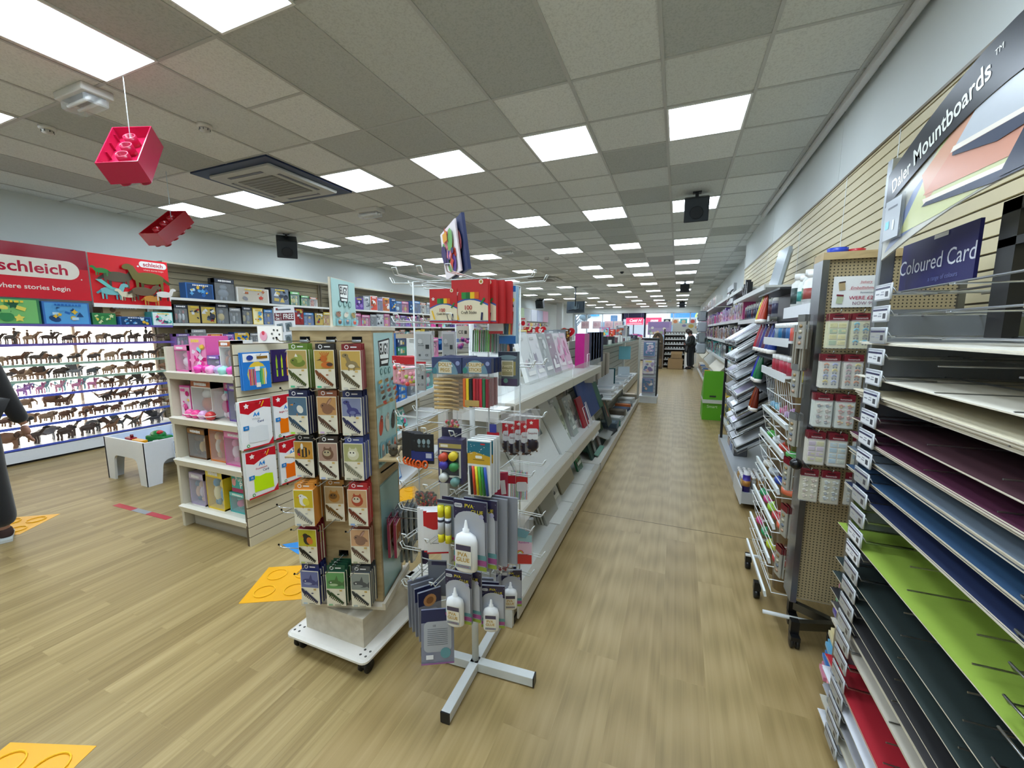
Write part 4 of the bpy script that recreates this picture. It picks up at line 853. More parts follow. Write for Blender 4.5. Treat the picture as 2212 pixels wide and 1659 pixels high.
def logo(A, x, y, s):
    A.poly([(x-.5*s, y+.34*s), (x+.45*s, y+.42*s), (x+.5*s, y+.36*s), (x+.4*s, y-.3*s), (x+.3*s, y-.52*s), (x-.3*s, y-.48*s), (x-.44*s, y-.52*s), (x-.42*s, y-.2*s)], '1c2024')
    A.poly([(x-.43*s, y+.29*s), (x+.42*s, y+.36*s), (x+.34*s, y-.26*s), (x-.36*s, y-.24*s)], 'f2f6f2')
    A.text('EUGY', x-.03*s, y+.05*s, .36*s, '1c2024', .03, sx=.56)
    A.poly([(x-.32*s, y-.32*s), (x+.3*s, y-.3*s), (x+.24*s, y-.42*s), (x-.3*s, y-.42*s)], 'f2f6f2')
def poster(A, x, y, w_, h, seed, lg=True):
    r = random.Random(seed); A.rect(x, y, w_, h, 'a9cdca')
    if lg: logo(A, x, y+h*.5-w_*(.36 if h > .24 else .24), w_*(.6 if h > .24 else .42))
    rows = 5 if h > .3 else 2; top = y+h*.5-((w_*.78 if h > .24 else w_*.5) if lg else .03)
    if lg:
        for k in (-1, 0, 1): A.oval(x+k*w_*.2, top+.005, w_*.06, w_*.07, '5a8480'); A.oval(x+k*w_*.2, top+.005, w_*.035, w_*.045, 'a9cdca')
        top -= w_*.12
    hh = (top-(y-h*.5))/rows
    pal = ['c8503c', '8a6848', 'c8a050', '5a6a78', '3a3a3c', 'd8d0c0', 'b06050', '6a4a38', 'a08850', '98705c']
    for i in range(rows):
        for k in (-1, 0, 1):
            cx, cy = x+k*w_*.31, top-hh*(i+.5); c_ = r.choice(pal)
            if i == 1 and lg or (rows == 2 and i == 1): A.rect(cx, cy, w_*.24, hh*.8, '78aebc'); A.oval(cx, cy-.01*0, w_*.07, hh*.3, c_); A.oval(cx, cy+hh*.2, w_*.05, hh*.12, 'd8a890')
            else: A.oval(cx, cy, w_*.1, hh*.34, c_, r.uniform(-.3, .3)); A.oval(cx+w_*.04, cy+hh*.28, w_*.06, hh*.14, mul(c_, .8)); A.oval(cx+w_*.05, cy+hh*.3, w_*.014, hh*.03, 'f0f0f0')
A = Art(T3(.1805) @ face_right(), step=.0005); poster(A, 0, 1.375, .235, .33, 1); A.mb.build('poster', 'gloss', tower)
A = Art(T3(.1805) @ face_right(), step=.0005); poster(A, 0, 1.06, .235, .28, 2, False); A.mb.build('poster', 'gloss', tower)
A = Art(T3(.1805) @ face_right(), step=.0005); A.rect(0, .56, .235, .56, '8fb2b0'); A.rect(0, .835, .235, .006, '6a8c8a'); A.mb.build('lower_panel', 'gloss', tower)
a = MB(); a.box(-.02, -.01, -.1, .135, 1.566, 1.785); hb = tp(a, 'header_board', 'pale_ply')
A = Art(T3(-.0095) @ face_right(), step=.0005); poster(A, .017, 1.677, .228, .21, 5); A.mb.build('poster', 'gloss', hb)
cols_ = (-.12, .0, .117); ctop = [1.469-.2*k for k in range(6)]
# slots, fittings and chrome hooks
H = {}
for i in range(6):
    for j in range(3):
        x, z = cols_[j], ctop[i]+.035
        b = MB('c8ccd0'); b.box(x-.022, x+.022, -.139, -.1352, z-.004, z+.02, '1c1c1e'); b.box(x-.02, x+.02, -.145, -.139, z-.004, z+.006)
        n_ = .17; b.tube([(x, -.14, z), (x, -.14-n_, z+.004), (x, -.145-n_-.012, z+.016)], .0022, 6); b.ell((x, -.145-n_-.014, z+.018), (.0045, .0045, .0045), 6, '101012'); tp(b, 'hook', 'chrome')
for z in (.66, .5): 
    for y in (-.07, .02, .1):
        b = MB('c8ccd0'); b.tube([(.18, y, z), (.35, y, z+.004), (.36, y, z+.016)], .0022, 6); b.ell((.36, y, z+.018), (.0045, .0045, .0045), 6, '101012'); tp(b, 'hook', 'chrome')
for y, z in ((-.09, .7), (-.06, .66), (-.1, .5)):
    b = MB('c8ccd0'); b.tube([(-.18, y, z), (-.33, y, z+.004), (-.345, y, z+.016)], .0022, 6); b.ell((-.345, y, z+.018), (.005, .005, .005), 6, '101012'); tp(b, 'hook', 'chrome')
# pack designs
def model_pack(hd, bg, c1, c2, kind, tagc, title=''):
    w_, h, d = .088, .165, .013
    b = MB(mul(hd, .95)); b.box(-w_/2, w_/2, -d, 0, -h, 0, hd); b.box(-w_/2, w_/2, -d-.0006, -d, -h, 0, 'e6e0cc')
    hb_ = MB(hd); hb_.box(-w_*.47, w_*.47, -.0025, 0, 0, .026)
    A2 = Art(T3(0, -.0025), lift=.0003, step=.0002); A2.oval(-w_*.22, .013, .009, .009, 'f0f0f0'); A2.oval(-w_*.22, .013, .006, .006, hd); A2.rect(w_*.12, .013, w_*.3, .005, 'e8e8e8'); A2.rect(0, .023, .02, .003, '202020')
    A = Art(T3(0, -d-.0006), lift=.0003, step=.0002)
    A.rect(0, -h*.255, w_*.94, h*.47, bg); A.text(title, 0, -h*.07, .009, 'f4f0e4', .01) if title else None
    y = -h*.3
    if kind == 'bird': A.oval(.002, y, .02, .024, c1); A.oval(-.008, y+.018, .013, .012, c1); A.poly([(-.018, y+.02), (-.034, y+.014), (-.018, y+.012)], 'd8882c'); A.oval(.012, y-.004, .014, .018, c2, .4); A.oval(-.011, y+.021, .0025, .0025, '101010'); A.rect(-.002, y-.028, .003, .012, 'c88030')
    elif kind == 'crest':
        for k in range(5): A.rect(-.012+k*.007, y+.03, .004, .022, c1, (2-k)*.3)
        A.oval(-.002, y+.012, .016, .013, c1); A.poly([(-.014, y+.012), (-.034, y+.004), (-.014, y+.006)], '402c20'); A.oval(.012, y-.014, .026, .014, c1); A.oval(.024, y-.012, .014, .008, c2)
    elif kind == 'dino': A.oval(.004, y-.01, .026, .016, c1); A.poly([(-.012, y-.01), (-.024, y+.026), (-.012, y+.03), (.004, y)], c1); A.oval(-.022, y+.028, .014, .009, c1); A.poly([(.02, y), (.042, y-.024), (.014, y-.02)], c1); A.oval(-.02, y+.03, .003, .003, '101010'); A.oval(.004, y-.016, .014, .008, c2); A.rect(-.008, y-.028, .006, .012, c1); A.rect(.014, y-.028, .006, .012, c1)
    elif kind == 'ears': A.oval(.002, y-.008, .024, .02, c1); A.oval(-.012, y+.008, .016, .014, c1); A.oval(.01, y+.026, .007, .022, c1, -.6); A.oval(.012, y+.026, .004, .016, c2, -.6); A.oval(.02, y+.004, .007, .02, c1, .9); A.oval(-.018, y+.01, .003, .003, '101010')
    elif kind == 'round': A.oval(0, y, .026, .026, c1); A.oval(-.004, y+.004, .018, .014, c2); A.oval(-.012, y+.008, .0035, .0035, '101010'); A.oval(.002, y+.008, .0035, .0035, '101010'); A.poly([(-.02, y+.02), (-.014, y+.034), (-.006, y+.024)], c1); A.poly([(.006, y+.024), (.014, y+.034), (.02, y+.02)], c1)
    elif kind == 'stripe':
        A.oval(0, y, .03, .024, c1)
        for k in (-.012, .004, .02): A.rect(k, y, .007, .04, c2)
        A.oval(-.006, y+.026, .006, .014, 'e8e8e0'); A.oval(-.022, y-.01, .006, .006, 'c02840')
    elif kind == 'fish': A.oval(0, y-.004, .034, .015, c1, -.15); A.poly([(-.004, y+.008), (.008, y+.034), (.014, y+.006)], c1); A.poly([(.026, y-.008), (.042, y+.01), (.04, y-.022)], c1); A.oval(-.008, y-.012, .02, .006, c2); A.oval(-.02, y, .003, .003, 'f0f0f0')
    elif kind == 'frill': A.oval(.006, y-.006, .03, .018, c1); A.oval(.006, y+.012, .02, .018, c2); A.oval(-.014, y, .016, .014, c1); A.poly([(-.01, y+.02), (-.004, y+.034), (.004, y+.02)], 'e8e4d8'); A.oval(-.018, y+.004, .003, .003, '101010')
    # skeleton curl of card slices along the lower half
    y2 = -h*.62
    A.poly([(-.03, y2-.002), (-.02, y2+.006), (.034, y2-.044), (.03, y2-.052)], mul(c1, .72))
    for k in range(9): q = k/8; A.rect(-.026+.058*q, y2-.012-.036*q, .0045, .02*(1-.5*abs(q-.35)), mul(c1, .65) if k % 2 else mul(c1, .5), -.5)
    A.oval(-.03, y2+.002, .007, .018, mul(c1, .6), .5); A.oval(.012, y2+.022*0-.004, .006, .003, mul(c1, .8)); A.rect(w_*.28, -h*.53, .012, .008, 'c8a860'); A.rect(-w_*.28, -h*.955, .019, .008, tagc); A.rect(w_*.1, -h*.955, .03, .004, '8a8678')
    return Proto('model_pack', 'model pack', [('carton', b.data('carton', 'card'), [('printed_front', A.mb.data('printed_front', 'card'), [])]), ('header_card', hb_.data('header_card', 'card'), [('print', A2.mb.data('print', 'card'), [])])])
DS = [ # row, col, header colour, picture ground, animal colour, second, kind, tag colour, count, description
 (0, 0, '5f7d2a', 'b49a58', '6c7c28', '98a048', 'frill', '58c090', 3, 'green three-horned dinosaur'), (0, 1, '26221f', 'c0a04c', 'c0641c', '4a3426', 'crest', '40b088', 2, 'orange crested bird'), (0, 2, '7a1e20', 'c2a050', '8a7850', 'd8ccb0', 'dino', 'c8c4b8', 5, 'beige running dinosaur'),
 (1, 0, '1f2248', '4c6a80', '4a6e8c', 'd8d8d0', 'bird', 'a8e040', 4, 'blue flying reptile'), (1, 1, '8e5234', 'c09058', '8a6044', 'b88c70', 'ears', 'c8a8d0', 2, 'brown rabbit'), (1, 2, '232a58', '8088a8', '3c3f7c', '6a70a0', 'dino', 'd8dcc8', 4, 'dark blue long-necked dinosaur'),
 (2, 0, '201e1c', 'c08a2c', '2c2620', 'c8902c', 'stripe', 'b8c4d8', 3, 'yellow-black bee'), (2, 1, '33261e', 'a88878', '70503c', 'b0a080', 'round', 'a8b8e0', 4, 'brown owl'), (2, 2, '49548c', 'a8a870', 'd0ccac', 'e4e2d0', 'round', 'a8a890', 4, 'cream bear'),
 (3, 0, 'd08a34', 'c8b020', 'e0e0dc', 'd8c83c', 'bird', '98a8b8', 6, 'white cockatoo'), (3, 1, 'b8843c', 'b4986c', 'a8742c', '704c1c', 'round', 'b8a888', 1, 'golden beaver'), (3, 2, 'a82426', 'c89c70', 'a84426', 'd0c0a8', 'round', '8aa8d8', 5, 'red squirrel'),
 (4, 0, '7c1a2a', 'b8b020', '28241c', 'd07828', 'bird', 'b8c070', 4, 'orange-billed toucan'), (4, 2, '8a4c38', 'd0a47c', '94705c', 'c0988a', 'ears', 'a8b088', 3, 'brown kangaroo-like animal'),
 (5, 0, '2c3470', '6870a0', '3e4478', '9098b8', 'fish', 'b8c8d8', 4, 'blue shark'), (5, 1, '1e5038', '60985c', '4c7040', 'a8c098', 'fish', '88b890', 4, 'green crocodile'), (5, 2, '4a4e50', '88908c', '4e5256', '8c9290', 'fish', 'a8b0b0', 4, 'grey dolphin')]
rowsn = ('top', 'second', 'third', 'fourth', 'fifth', 'bottom'); coln = ('left', 'middle', 'right')
rnd = random.Random(11)
for i, j, hd, bg, c1, c2, kd, tg, n, ds in DS:
    P = model_pack(hd, bg, c1, c2, kd, tg); sag = -.01 if (i, j) == (3, 1) else 0
    for k in range(n):
        y = -.155-.0185*k-(.02 if n < 3 else 0); fr_ = k == n-1
        lb = '%s model pack%s, %s column, %s row of the wooden stand' % (ds, '' if fr_ else ' behind the front one', coln[j], rowsn[i])
        if len(lb.split()) > 16: lb = '%s pack%s, %s column, %s row of wooden stand' % (ds, '' if fr_ else ' behind the front', coln[j], rowsn[i])
        P.put(lb, TW @ T3(cols_[j]+rnd.uniform(-.002, .002)+(.004*k if n > 4 else 0), y, ctop[i]+sag, rnd.uniform(-.05, .05)), '%s model packs on one hook' % ds)
# packs edge-on on the right side of the tower
PS = [model_pack('7c1a3a', 'b06030', 'b0602c', 'd8c0a0', 'dino', 'c0c0b0'), model_pack('6a7074', '8a9094', '60666a', '9aa0a4', 'fish', 'a8b0b0')]
for k in range(2): PS[0].put('maroon-headed orange model pack seen edge-on, right side of the wooden stand, %s' % ('nearer' if k else 'farther'), TW @ T3(.2+.03*k, -.07, .645, PI/2+.12) , 'maroon model packs edge-on')
for k in range(5): PS[1].put('grey model pack seen edge-on on the right side of the wooden stand', TW @ T3(.2+.026*k, .02+.002*k, .65+.01*k, PI/2+.1), 'grey model packs edge-on')
for k in range(3): PS[1].put('grey model pack low on the right side of the wooden stand', TW @ T3(.2+.026*k, .1, .52, PI/2), 'low grey model packs edge-on')
# little shelves with card animals
t2 = thing('display_shelf', 'small birch shelf sticking out of the right side of the stand', 'shelf', M=TW @ T3(.181, 0, .955))
a = MB(); a.prism([(0, -.12), (.13, -.12), (.16, .0), (.13, .12), (0, .12)], 0, .008, 'z'); a.build('board', 'birch', t2); a = MB('202224'); a.tube([(.08, -.1, -.002), (.002, -.1, -.06)], .004, 6); a.build('bracket', 'metal', t2)
def anim(lb, nm, f, M): o = MB(); f(o); o = o.build(nm, 'matte'); o.matrix_world = M; return tag(o, lb, 'card animal model')
def gir(o):
    for x in (-.018, .018):
        for y in (-.01, .01): o.box(x-.005, x+.005, y-.004, y+.004, 0, .045, '9a6a38')
    o.ell((0, 0, .055), (.034, .016, .018), 8, 'a8743c'); o.tube([(-.02, 0, .06), (-.03, 0, .11)], [.012, .008], 6, 'a8743c'); o.ell((-.04, 0, .115), (.02, .009, .009), 6, '9a6438')
    for s_ in (-1, 1): o.tube([(-.03, s_*.005, .12), (-.028, s_*.007, .135)], .002, 4, '5a3c20')
    for k in range(6): o.ell((-.02+.008*k, -.0155, .05+.006*(k % 2)), (.004, .002, .004), 5, '6a3c20')
anim('orange-brown card giraffe on the small birch shelf', 'card_giraffe', gir, TW @ T3(.181+.09, .06, .9635, .6))
def koa(o): o.ell((0, 0, .022), (.022, .018, .022), 8, '5a5448'); o.ell((0, -.01, .046), (.02, .016, .016), 8, '645e50'); [o.ell((s_*.02, -.004, .06), (.009, .005, .009), 6, '6e685a') for s_ in (-1, 1)]; o.ell((0, -.027, .044), (.005, .004, .006), 6, '1c1a18')
anim('grey-brown card koala at the front of the small birch shelf', 'card_koala', koa, TW @ T3(.181+.05, -.06, .9635, .4))
def elp(o):
    o.ell((0, 0, .034), (.032, .018, .02), 8, '6e6454'); o.ell((-.032, 0, .042), (.014, .013, .013), 6, '6e6454'); o.tube([(-.042, 0, .04), (-.054, 0, .02), (-.05, 0, .008)], [.006, .004, .003], 5, '6e6454')
    for x in (-.018, .018):
        for y in (-.01, .01): o.box(x-.006, x+.006, y-.005, y+.005, 0, .022, '5e5648')
anim('small card elephant at the edge of the small birch shelf', 'card_elephant', elp, TW @ T3(.181+.115, -.04, .9635, .9))
t2 = thing('display_shelf', 'narrow birch shelf on the left side of the stand in front of orange card', 'shelf', M=TW @ T3(-.181, -.05, .955)); a = MB(); a.box(-.1, 0, -.05, .05, 0, .007); a.build('board', 'birch', t2)
def pur(o): o.ell((0, 0, .016), (.03, .014, .015), 8, '8a7090'); o.ell((-.026, 0, .026), (.012, .01, .01), 6, '7a6484'); o.ell((.03, 0, .012), (.012, .004, .006), 5, '7a6484')
anim('mauve card animal on the narrow left shelf of the stand', 'card_animal', pur, TW @ T3(-.181-.05, -.05, .9625, .2))
# ---------------------------------------------------------------- white wire spinner of craft packs
WX, WY = -.79, 1.49; FX0, FX1, FY0, FY1 = -.955-WX, -.635-WX, 1.33-WY, 1.65-WY
t = thing('wire_spinner', 'white wire spinner rack of craft packs on a four-legged base', 'display stand', (WX, WY, 0)); SPN = t
a = MB('cfd3d1'); a.tube([(0, 0, .05), (0, 0, 1.76)], .0115, 12); a.build('pole', 'paint_metal', t)
a = MB('cdd1cf'); a.tube([(0, 0, .05), (0, 0, .36)], .0155, 12); a.lathe([(.0155, .36), (.024, .37), (.0155, .385)], 12); a.build('sleeve', 'paint_metal', t)
for ang, ln in ((math.radians(-88), .28), (math.radians(4), .28), (math.radians(92), .28), (math.radians(184), .27)):
    M = Matrix.Rotation(ang, 4, 'Z'); a = MB('d6dad9'); a.bbox(.0, ln, -.02, .02, .006, .048, .003, M=M); a.box(ln-.002, ln+.004, -.02, .02, .003, .049, '16181a', M=M)
    a.build('leg', 'paint_metal', t)
a = MB('bcc0bf'); cs = [(FX0, FY0), (FX1, FY0), (FX1, FY1), (FX0, FY1)]
for x, y in cs: a.tube([(x, y, .38), (x, y, 1.735)], .0033, 7)
for z in (.38, .6, .78, 1.0, 1.19, 1.4, 1.58, 1.735):
    a.tube([(x, y, z) for x, y in cs], .0024, 6, closed=True)
for z in (.38, 1.735):
    for x, y in cs: a.tube([(x, y, z), (0, 0, z)], .003, 6)
for x, y in ((0, FY0), (0, FY1)): a.tube([(x, y, .38), (x, y, .8)], .0024, 6)
a.build('wire_frame', 'paint_metal', t)
def whook(x, y, z, dx, dy, ln=.16):
    """double-wire display hook that turns up into a loop"""
    d = Vector((dx, dy, 0)).normalized(); s = Vector((-d.y, d.x, 0))*.0085; p = Vector((x-WX, y-WY, z))
    P = [p-s, p+d*ln-s+Vector((0, 0, .004)), p+d*(ln+.012)-s+Vector((0, 0, .026)), p+d*(ln+.012)+s+Vector((0, 0, .026)), p+d*ln+s+Vector((0, 0, .004)), p+s]
    b = MB('d4d8d6'); b.tube(P, .0021, 6); b.build('hook', 'paint_metal', SPN)
fy = FY0+WY; fx = FX1+WX; lx = FX0+WX
for z in (1.735, 1.58, 1.41, 1.19, .985, .78, .6):
    for x in (-.9, -.8, -.69):
        whook(x, fy, z, 0, -1, .17 if z > .7 else .15)
for z in (1.735, 1.415, 1.2, 1.0, .78, .6):
    for y in (1.4, 1.54): whook(fx, y, z, 1, -.12, .15)
for z in (1.735, 1.58, 1.4, 1.19, .985, .78, .6, .42):
    for y in (1.38, 1.5, 1.6)[:3 if z > 1.5 else 2]: whook(lx, y, z, -1, -.1, .12)
def cp(name, lb, cat, u, v, y, w_, h, d, col, art=None, n=1, dn=.02, yaw=0, tilt=0, matn='card', extra=None, group=None, hdr=None, dirn=(0, 1), top=None):
    """craft packs on one hook: the front one's top edge centre stands at (u, v) on the plane y, others behind it"""
    p = aty(u, v, y)
    for k in range(n-1, -1, -1):
        M = T3(p.x+dirn[0]*dn*k, p.y+dirn[1]*dn*k, p.z, yaw+rnd.uniform(-.03, .03)*(k > 0), tilt)
        o = thing(name, lb if k == 0 else '%s, %s one back' % (lb, ORD[k-1]) if n > 2 else lb+', rear one', cat, M=M, group=group)
        b = MB(col); b.box(-w_/2, w_/2, 0, d, -h, 0); b.build('bag' if matn == 'film' else 'card_pack', matn, o)
        if hdr:
            b = MB(hdr[0]); b.box(-w_/2, w_/2, -.002, d+.001, -hdr[1], .0); b.build('header_card', 'card', o)
        if art and (k == 0 or k == 1 and n > 1 and w_ > .06):
            A = Art(T3(0, -.0022 if hdr else 0), lift=.0004, step=.0003); art(A, w_, h); A.mb.build('printed_front', 'gloss', o)
        if extra: 
            e = MB(); extra(e, w_, h, d, k); e.build('contents', 'plastic', o)
def a_craft(A, w_, h):
    A.rect(0, -h*.5, w_, h, 'c22a2e'); A.poly([(-w_/2, -h*.97), (-w_/2, -h*.56)]+[(-w_/2+w_*q/8, -h*.56+h*.14*math.sin(PI*q/8)) for q in range(1, 8)]+[(w_/2, -h*.56), (w_/2, -h*.97)], '3c5ca8')
    A.poly([(-w_/2, -h*.94), (-w_/2, -h*.6)]+[(-w_/2+w_*q/8, -h*.6+h*.14*math.sin(PI*q/8)) for q in range(1, 8)]+[(w_/2, -h*.6), (w_/2, -h*.94)], 'e6dcc0')
    for k, c_ in enumerate(('2c8a3c', '206a34', 'e8c020', 'd86018')): A.rect(-w_*.16+k*w_*.12, -h*.36, w_*.12, h*.15, c_)
    A.star(-w_*.36, -h*.3, w_*.07, 'e0d4d0'); A.text('100', -w_*.04, -h*.64, h*.1, 'b02028', .02); A.text('Craft Sticks', -w_*.02, -h*.75, h*.065, '282420', .012, sx=.95)
    A.rect(-w_*.36, -h*.78, w_*.05, h*.28, 'e8b828', .3); A.rect(w_*.36, -h*.5, w_*.05, h*.18, '2c7a3c', -.6); A.rect(w_*.34, -h*.84, w_*.05, h*.18, '1c1c48', -.1); A.rect(0, -h*.98, w_, h*.04, 'c22a2e'); A.oval(w_*.33, -h*.06, w_*.06, w_*.06, 'ece4cc'); A.oval(w_*.33, -h*.06, w_*.035, w_*.035, 'a8883c')
cp('craft_stick_pack', 'red pack of 100 craft sticks, left one at spinner top', 'craft pack', 957, 624, 1.16, .098, .108, .016, 'c22a2e', a_craft, 3, .022, .1, group='left craft stick packs')
cp('craft_stick_pack', 'red pack of 100 craft sticks, right front at the spinner top', 'craft pack', 1014, 604, 1.17, .128, .138, .018, 'c22a2e', a_craft, 4, .03, .05, group='right craft stick packs', dirn=(.55, .8))
# tall thin boards leaning on top
for k, (lb, c1, dx, pal) in enumerate((('bright sticker book standing on the spinner top, printed yellow and purple', 'e8e0e4', 0, ['e8a838', 'd04838', '5a3a90', 'e890a0', '70b060', '3a2c68', 'f0d060']), ('dark narrow activity book standing behind the bright one', '1c2a58', .04, ['7c2030', '1c3060', '2a6040', 'c8a030', '30204c']))):
    p = aty(991, 595, 1.42); o = thing('activity_book', lb, 'book', M=T3(p.x+dx-.025, p.y-.02*k, p.z, math.radians(-44), 0, 0) @ Matrix.Rotation(.1, 4, 'X') @ Matrix.Rotation(-.06, 4, 'Y'))
    b = MB(c1); b.box(-.11, .11, 0, .006+.006*k, 0, .185+.012*k); b.build('cover', 'card', o); A = Art(); blob_art(A, .2, .19, pal, random.Random(k+5), 14); A.mb.build('printed_front', 'gloss', o); A = Art(T3(0, .0065+.006*k, 0, PI)); blob_art(A, .2, .19, pal, random.Random(k+8), 10); A.mb.build('printed_back', 'gloss', o)
def a_brush(A, w_, h): A.rect(0, -h*.5, w_, h, 'e4e6ea'); A.rect(0, -h*.2, w_*.8, h*.16, '22262a'); A.poly([(-w_/2, -h*.3), (w_*.2, -h*.26), (w_/2, -h*.45), (w_/2, -h*.52), (-w_/2, -h*.52)], 'c0262c'); A.oval(0, -h*.66, w_*.48, h*.16, 'eef0f4'); A.text('9', 0, -h*.58, h*.07, 'b02028', .02); A.text('Brushes', 0, -h*.68, h*.05, '203a60', .01); A.rect(0, -h*.97, w_, h*.06, 'c0262c')
cp('brush_pack', 'narrow white and red pack of nine brushes beside the right post', 'craft pack', 1071, 622, 1.24, .05, .15, .01, 'dfe2e6', a_brush, 2, .02, .1)
def a_pencil(A, w_, h):
    A.rect(0, -h*.5, w_, h, 'c8dce8'); A.rect(0, -h*.05, w_, h*.1, '1a6cc0'); A.rect(0, -h*.93, w_, h*.14, '1460a8'); A.oval(-w_*.3, -h*.24, w_*.12, w_*.12, 'e8d840'); A.oval(w_*.32, -h*.24, w_*.12, w_*.12, 'e8d840')
    for k in range(7): A.rect(-w_*.36+k*w_*.12, -h*.34, w_*.06, h*.05, '2a3040', .2)
    for k, c_ in enumerate(('6a2030', '8a3c28', '1c4058', '204a60', 'c89838', 'a83020')): A.rect(-w_*.35+k*w_*.13, -h*.64, w_*.11, h*.4, c_, -.06)
cp('pencil_pack', 'tall blue-topped pack of art pencils at the spinner right', 'craft pack', 1096, 618, 1.26, .057, .19, .012, 'a8c8e0', a_pencil, 2, .022, .15)
def c_sticks(cols):
    def f(e, w_, h, d, k):
        n = len(cols)*2
        for i in range(n): e.tube([(-w_*.4+w_*.8*i/(n-1), d*.5, -h*.2), (-w_*.42+w_*.8*i/(n-1), d*.4, -h*.95)], w_*.03, 5, cols[i % len(cols)])
    return f
cp('pipe_cleaner_pack', 'clear pack of green and red pipe cleaners under the craft sticks', 'craft pack', 1042, 700, 1.25, .09, .1, .014, 'e0e8e4', None, 2, .03, .1, matn='film', extra=c_sticks(['1e6a34', '50b030', '7ad040', '8a1c24', '2a7840']))
cp('pipe_cleaner_pack', 'clear pack of purple, teal and grey pipe cleaners beside the right post', 'craft pack', 1074, 704, 1.28, .05, .1, .014, 'e0e4e8', None, 2, .03, .1, matn='film', extra=c_sticks(['28586a', '7a3048', '9aa0a4', '2c8078']))
def a_gback(A, w_, h):
    A.rect(0, -h*.5, w_*.86, h*.84, 'a4a8aa'); A.rect(w_*.22, -h*.5, w_*.22, h*.14, '303234'); A.rect(-w_*.18, -h*.4, w_*.3, h*.02, '6a6e70'); A.rect(-w_*.15, -h*.46, w_*.36, h*.02, '6a6e70'); A.oval(-w_*.2, -h*.32, w_*.14, h*.08, 'bcc0c2'); A.text('CE', w_*.18, -h*.78, h*.07, '3a3c3e', .01); A.rect(-w_*.24, -h*.78, w_*.12, h*.07, '54585a')
cp('craft_bag', 'grey-backed clear bag on the second row, left one', 'craft pack', 915, 716, 1.3, .07, .115, .012, 'c2c6c8', a_gback, 1, 0, .1, hdr=('c4c8ca', .012))
cp('craft_bag', 'grey-backed clear bag on the second row, right one', 'craft pack', 968, 716, 1.3, .052, .115, .012, 'c2c6c8', a_gback, 1, 0, .1)
def a_ce(A, w_, h): A.rect(0, -h*.25, w_, h*.5, 'd0ccbc'); A.text('CE', -w_*.18, -h*.26, h*.14, '34322c', .01); A.rect(w_*.22, -h*.26, w_*.2, h*.14, '4a4840')
def c_balls(cols, n=10, r=.012):
    def f(e, w_, h, d, k):
        q = random.Random(k+n); [e.ell((q.uniform(-w_*.38, w_*.38), d*.4+q.uniform(-.004, .004), -h*q.uniform(.5, .95)), (r*q.uniform(.8, 1.1),)*3, 7, q.choice(cols)) for _ in range(n)]
    return f
cp('pompon_bag', 'bag of purple and pink pompoms with a cream CE label', 'craft pack', 1000, 704, 1.33, .05, .09, .012, 'd8d4dc', a_ce, 1, 0, .1, matn='film', extra=c_balls(['4a2a7c', '6a3c94', 'c05a98'], 9, .009))
# third row
def a_pegs(title, acc):
    def f(A, w_, h):
        A.rect(0, -h*.14, w_, h*.28, '34406a'); A.oval(-w_*.05, -h*.3, w_*.42, h*.26, '6a8ca0', a0=0, a1=PI); A.rect(-w_*.05, -h*.27, w_*.84, h*.04, '6a8ca0'); A.rect(-w_*.05, -h*.18, w_*.44, h*.2, 'd8d0b8')
        for i, s_ in enumerate(title.split()): A.text(s_, -w_*.05, -h*(.13+.095*i), h*.06, 'a8862c', .02)
        A.oval(w_*.38, -h*.1, w_*.07, w_*.07, '8a94c0'); A.oval(-w_*.4, -h*.24, w_*.08, h*.06, acc)
    return f
def c_pegs(e, w_, h, d, k):
    for i in range(8):
        z = -h*(.4+.075*i); e.tube([(-w_*.46, d*.4-.006, z), (w_*.1, d*.4-.008, z+.002*(i % 2)), (w_*.34, d*.4, z-.004)], [.0058, .0052, .004], 6, 'c8ac78' if i % 2 else 'b89a64'); e.box(-w_*.1, w_*.2, d*.4-.0146, d*.4-.0135, z-.0007, z+.0007, '3a2c18')
cp('dolly_peg_pack', 'pack of wooden dolly pegs under a slate-blue header', 'craft pack', 965, 772, 1.15, .108, .185, .024, 'dcd4c4', a_pegs('DOLLY PEGS', '3c7a88'), 4, .03, .08, matn='film', extra=c_pegs, group='dolly peg packs', hdr=('2c3560', .052))
def c_loll(e, w_, h, d, k):
    cs2 = ['d86a28', 'e8c828', '202428', 'c02430', 'a01c2c', 'c8283c', '2a7048', '8a1c2c']
    for i, c_ in enumerate(cs2): x = -w_*.42+i*w_*.11; e.box(x-.0045, x+.0045, -.004 if i > 2 else -.008, d*.6, -h*.96, -h*.4, c_)
    e.box(-w_*.4, w_*.1, -.0095, -.008, -h*.94, -h*.82, 'b89a58')
cp('lollipop_stick_pack', 'pack of coloured lollipop sticks right of the dolly pegs', 'craft pack', 1030, 774, 1.15, .1, .165, .02, 'dcdcdc', a_pegs('LOLLIPOP STICKS', '2c7c70'), 3, .03, .08, matn='film', extra=c_loll, group='lollipop stick packs', hdr=('2c3560', .048))
def a_twist(A, w_, h): A.rect(0, -h*.5, w_, h, '5c6a74'); A.rect(0, -h*.06, w_, h*.12, '262c40'); A.oval(0, -h*.16, w_*.46, h*.07, '7a929c'); A.rect(-w_*.02, -h*.48, w_*.86, h*.4, '9c9258'); A.rect(-w_*.02, -h*.48, w_*.62, h*.46, 'd4d4c8'); A.rect(-w_*.02, -h*.48, w_*.54, h*.4, 'a8a078'); A.text('TWISTY', -w_*.02, -h*.42, h*.07, 'f0e8c0', .02); A.text('STICKS', -w_*.02, -h*.54, h*.07, 'f0e8c0', .02); A.rect(0, -h*.88, w_, h*.2, '4c4060'); A.oval(-w_*.1, -h*.84, w_*.12, w_*.12, '6a9a8c')
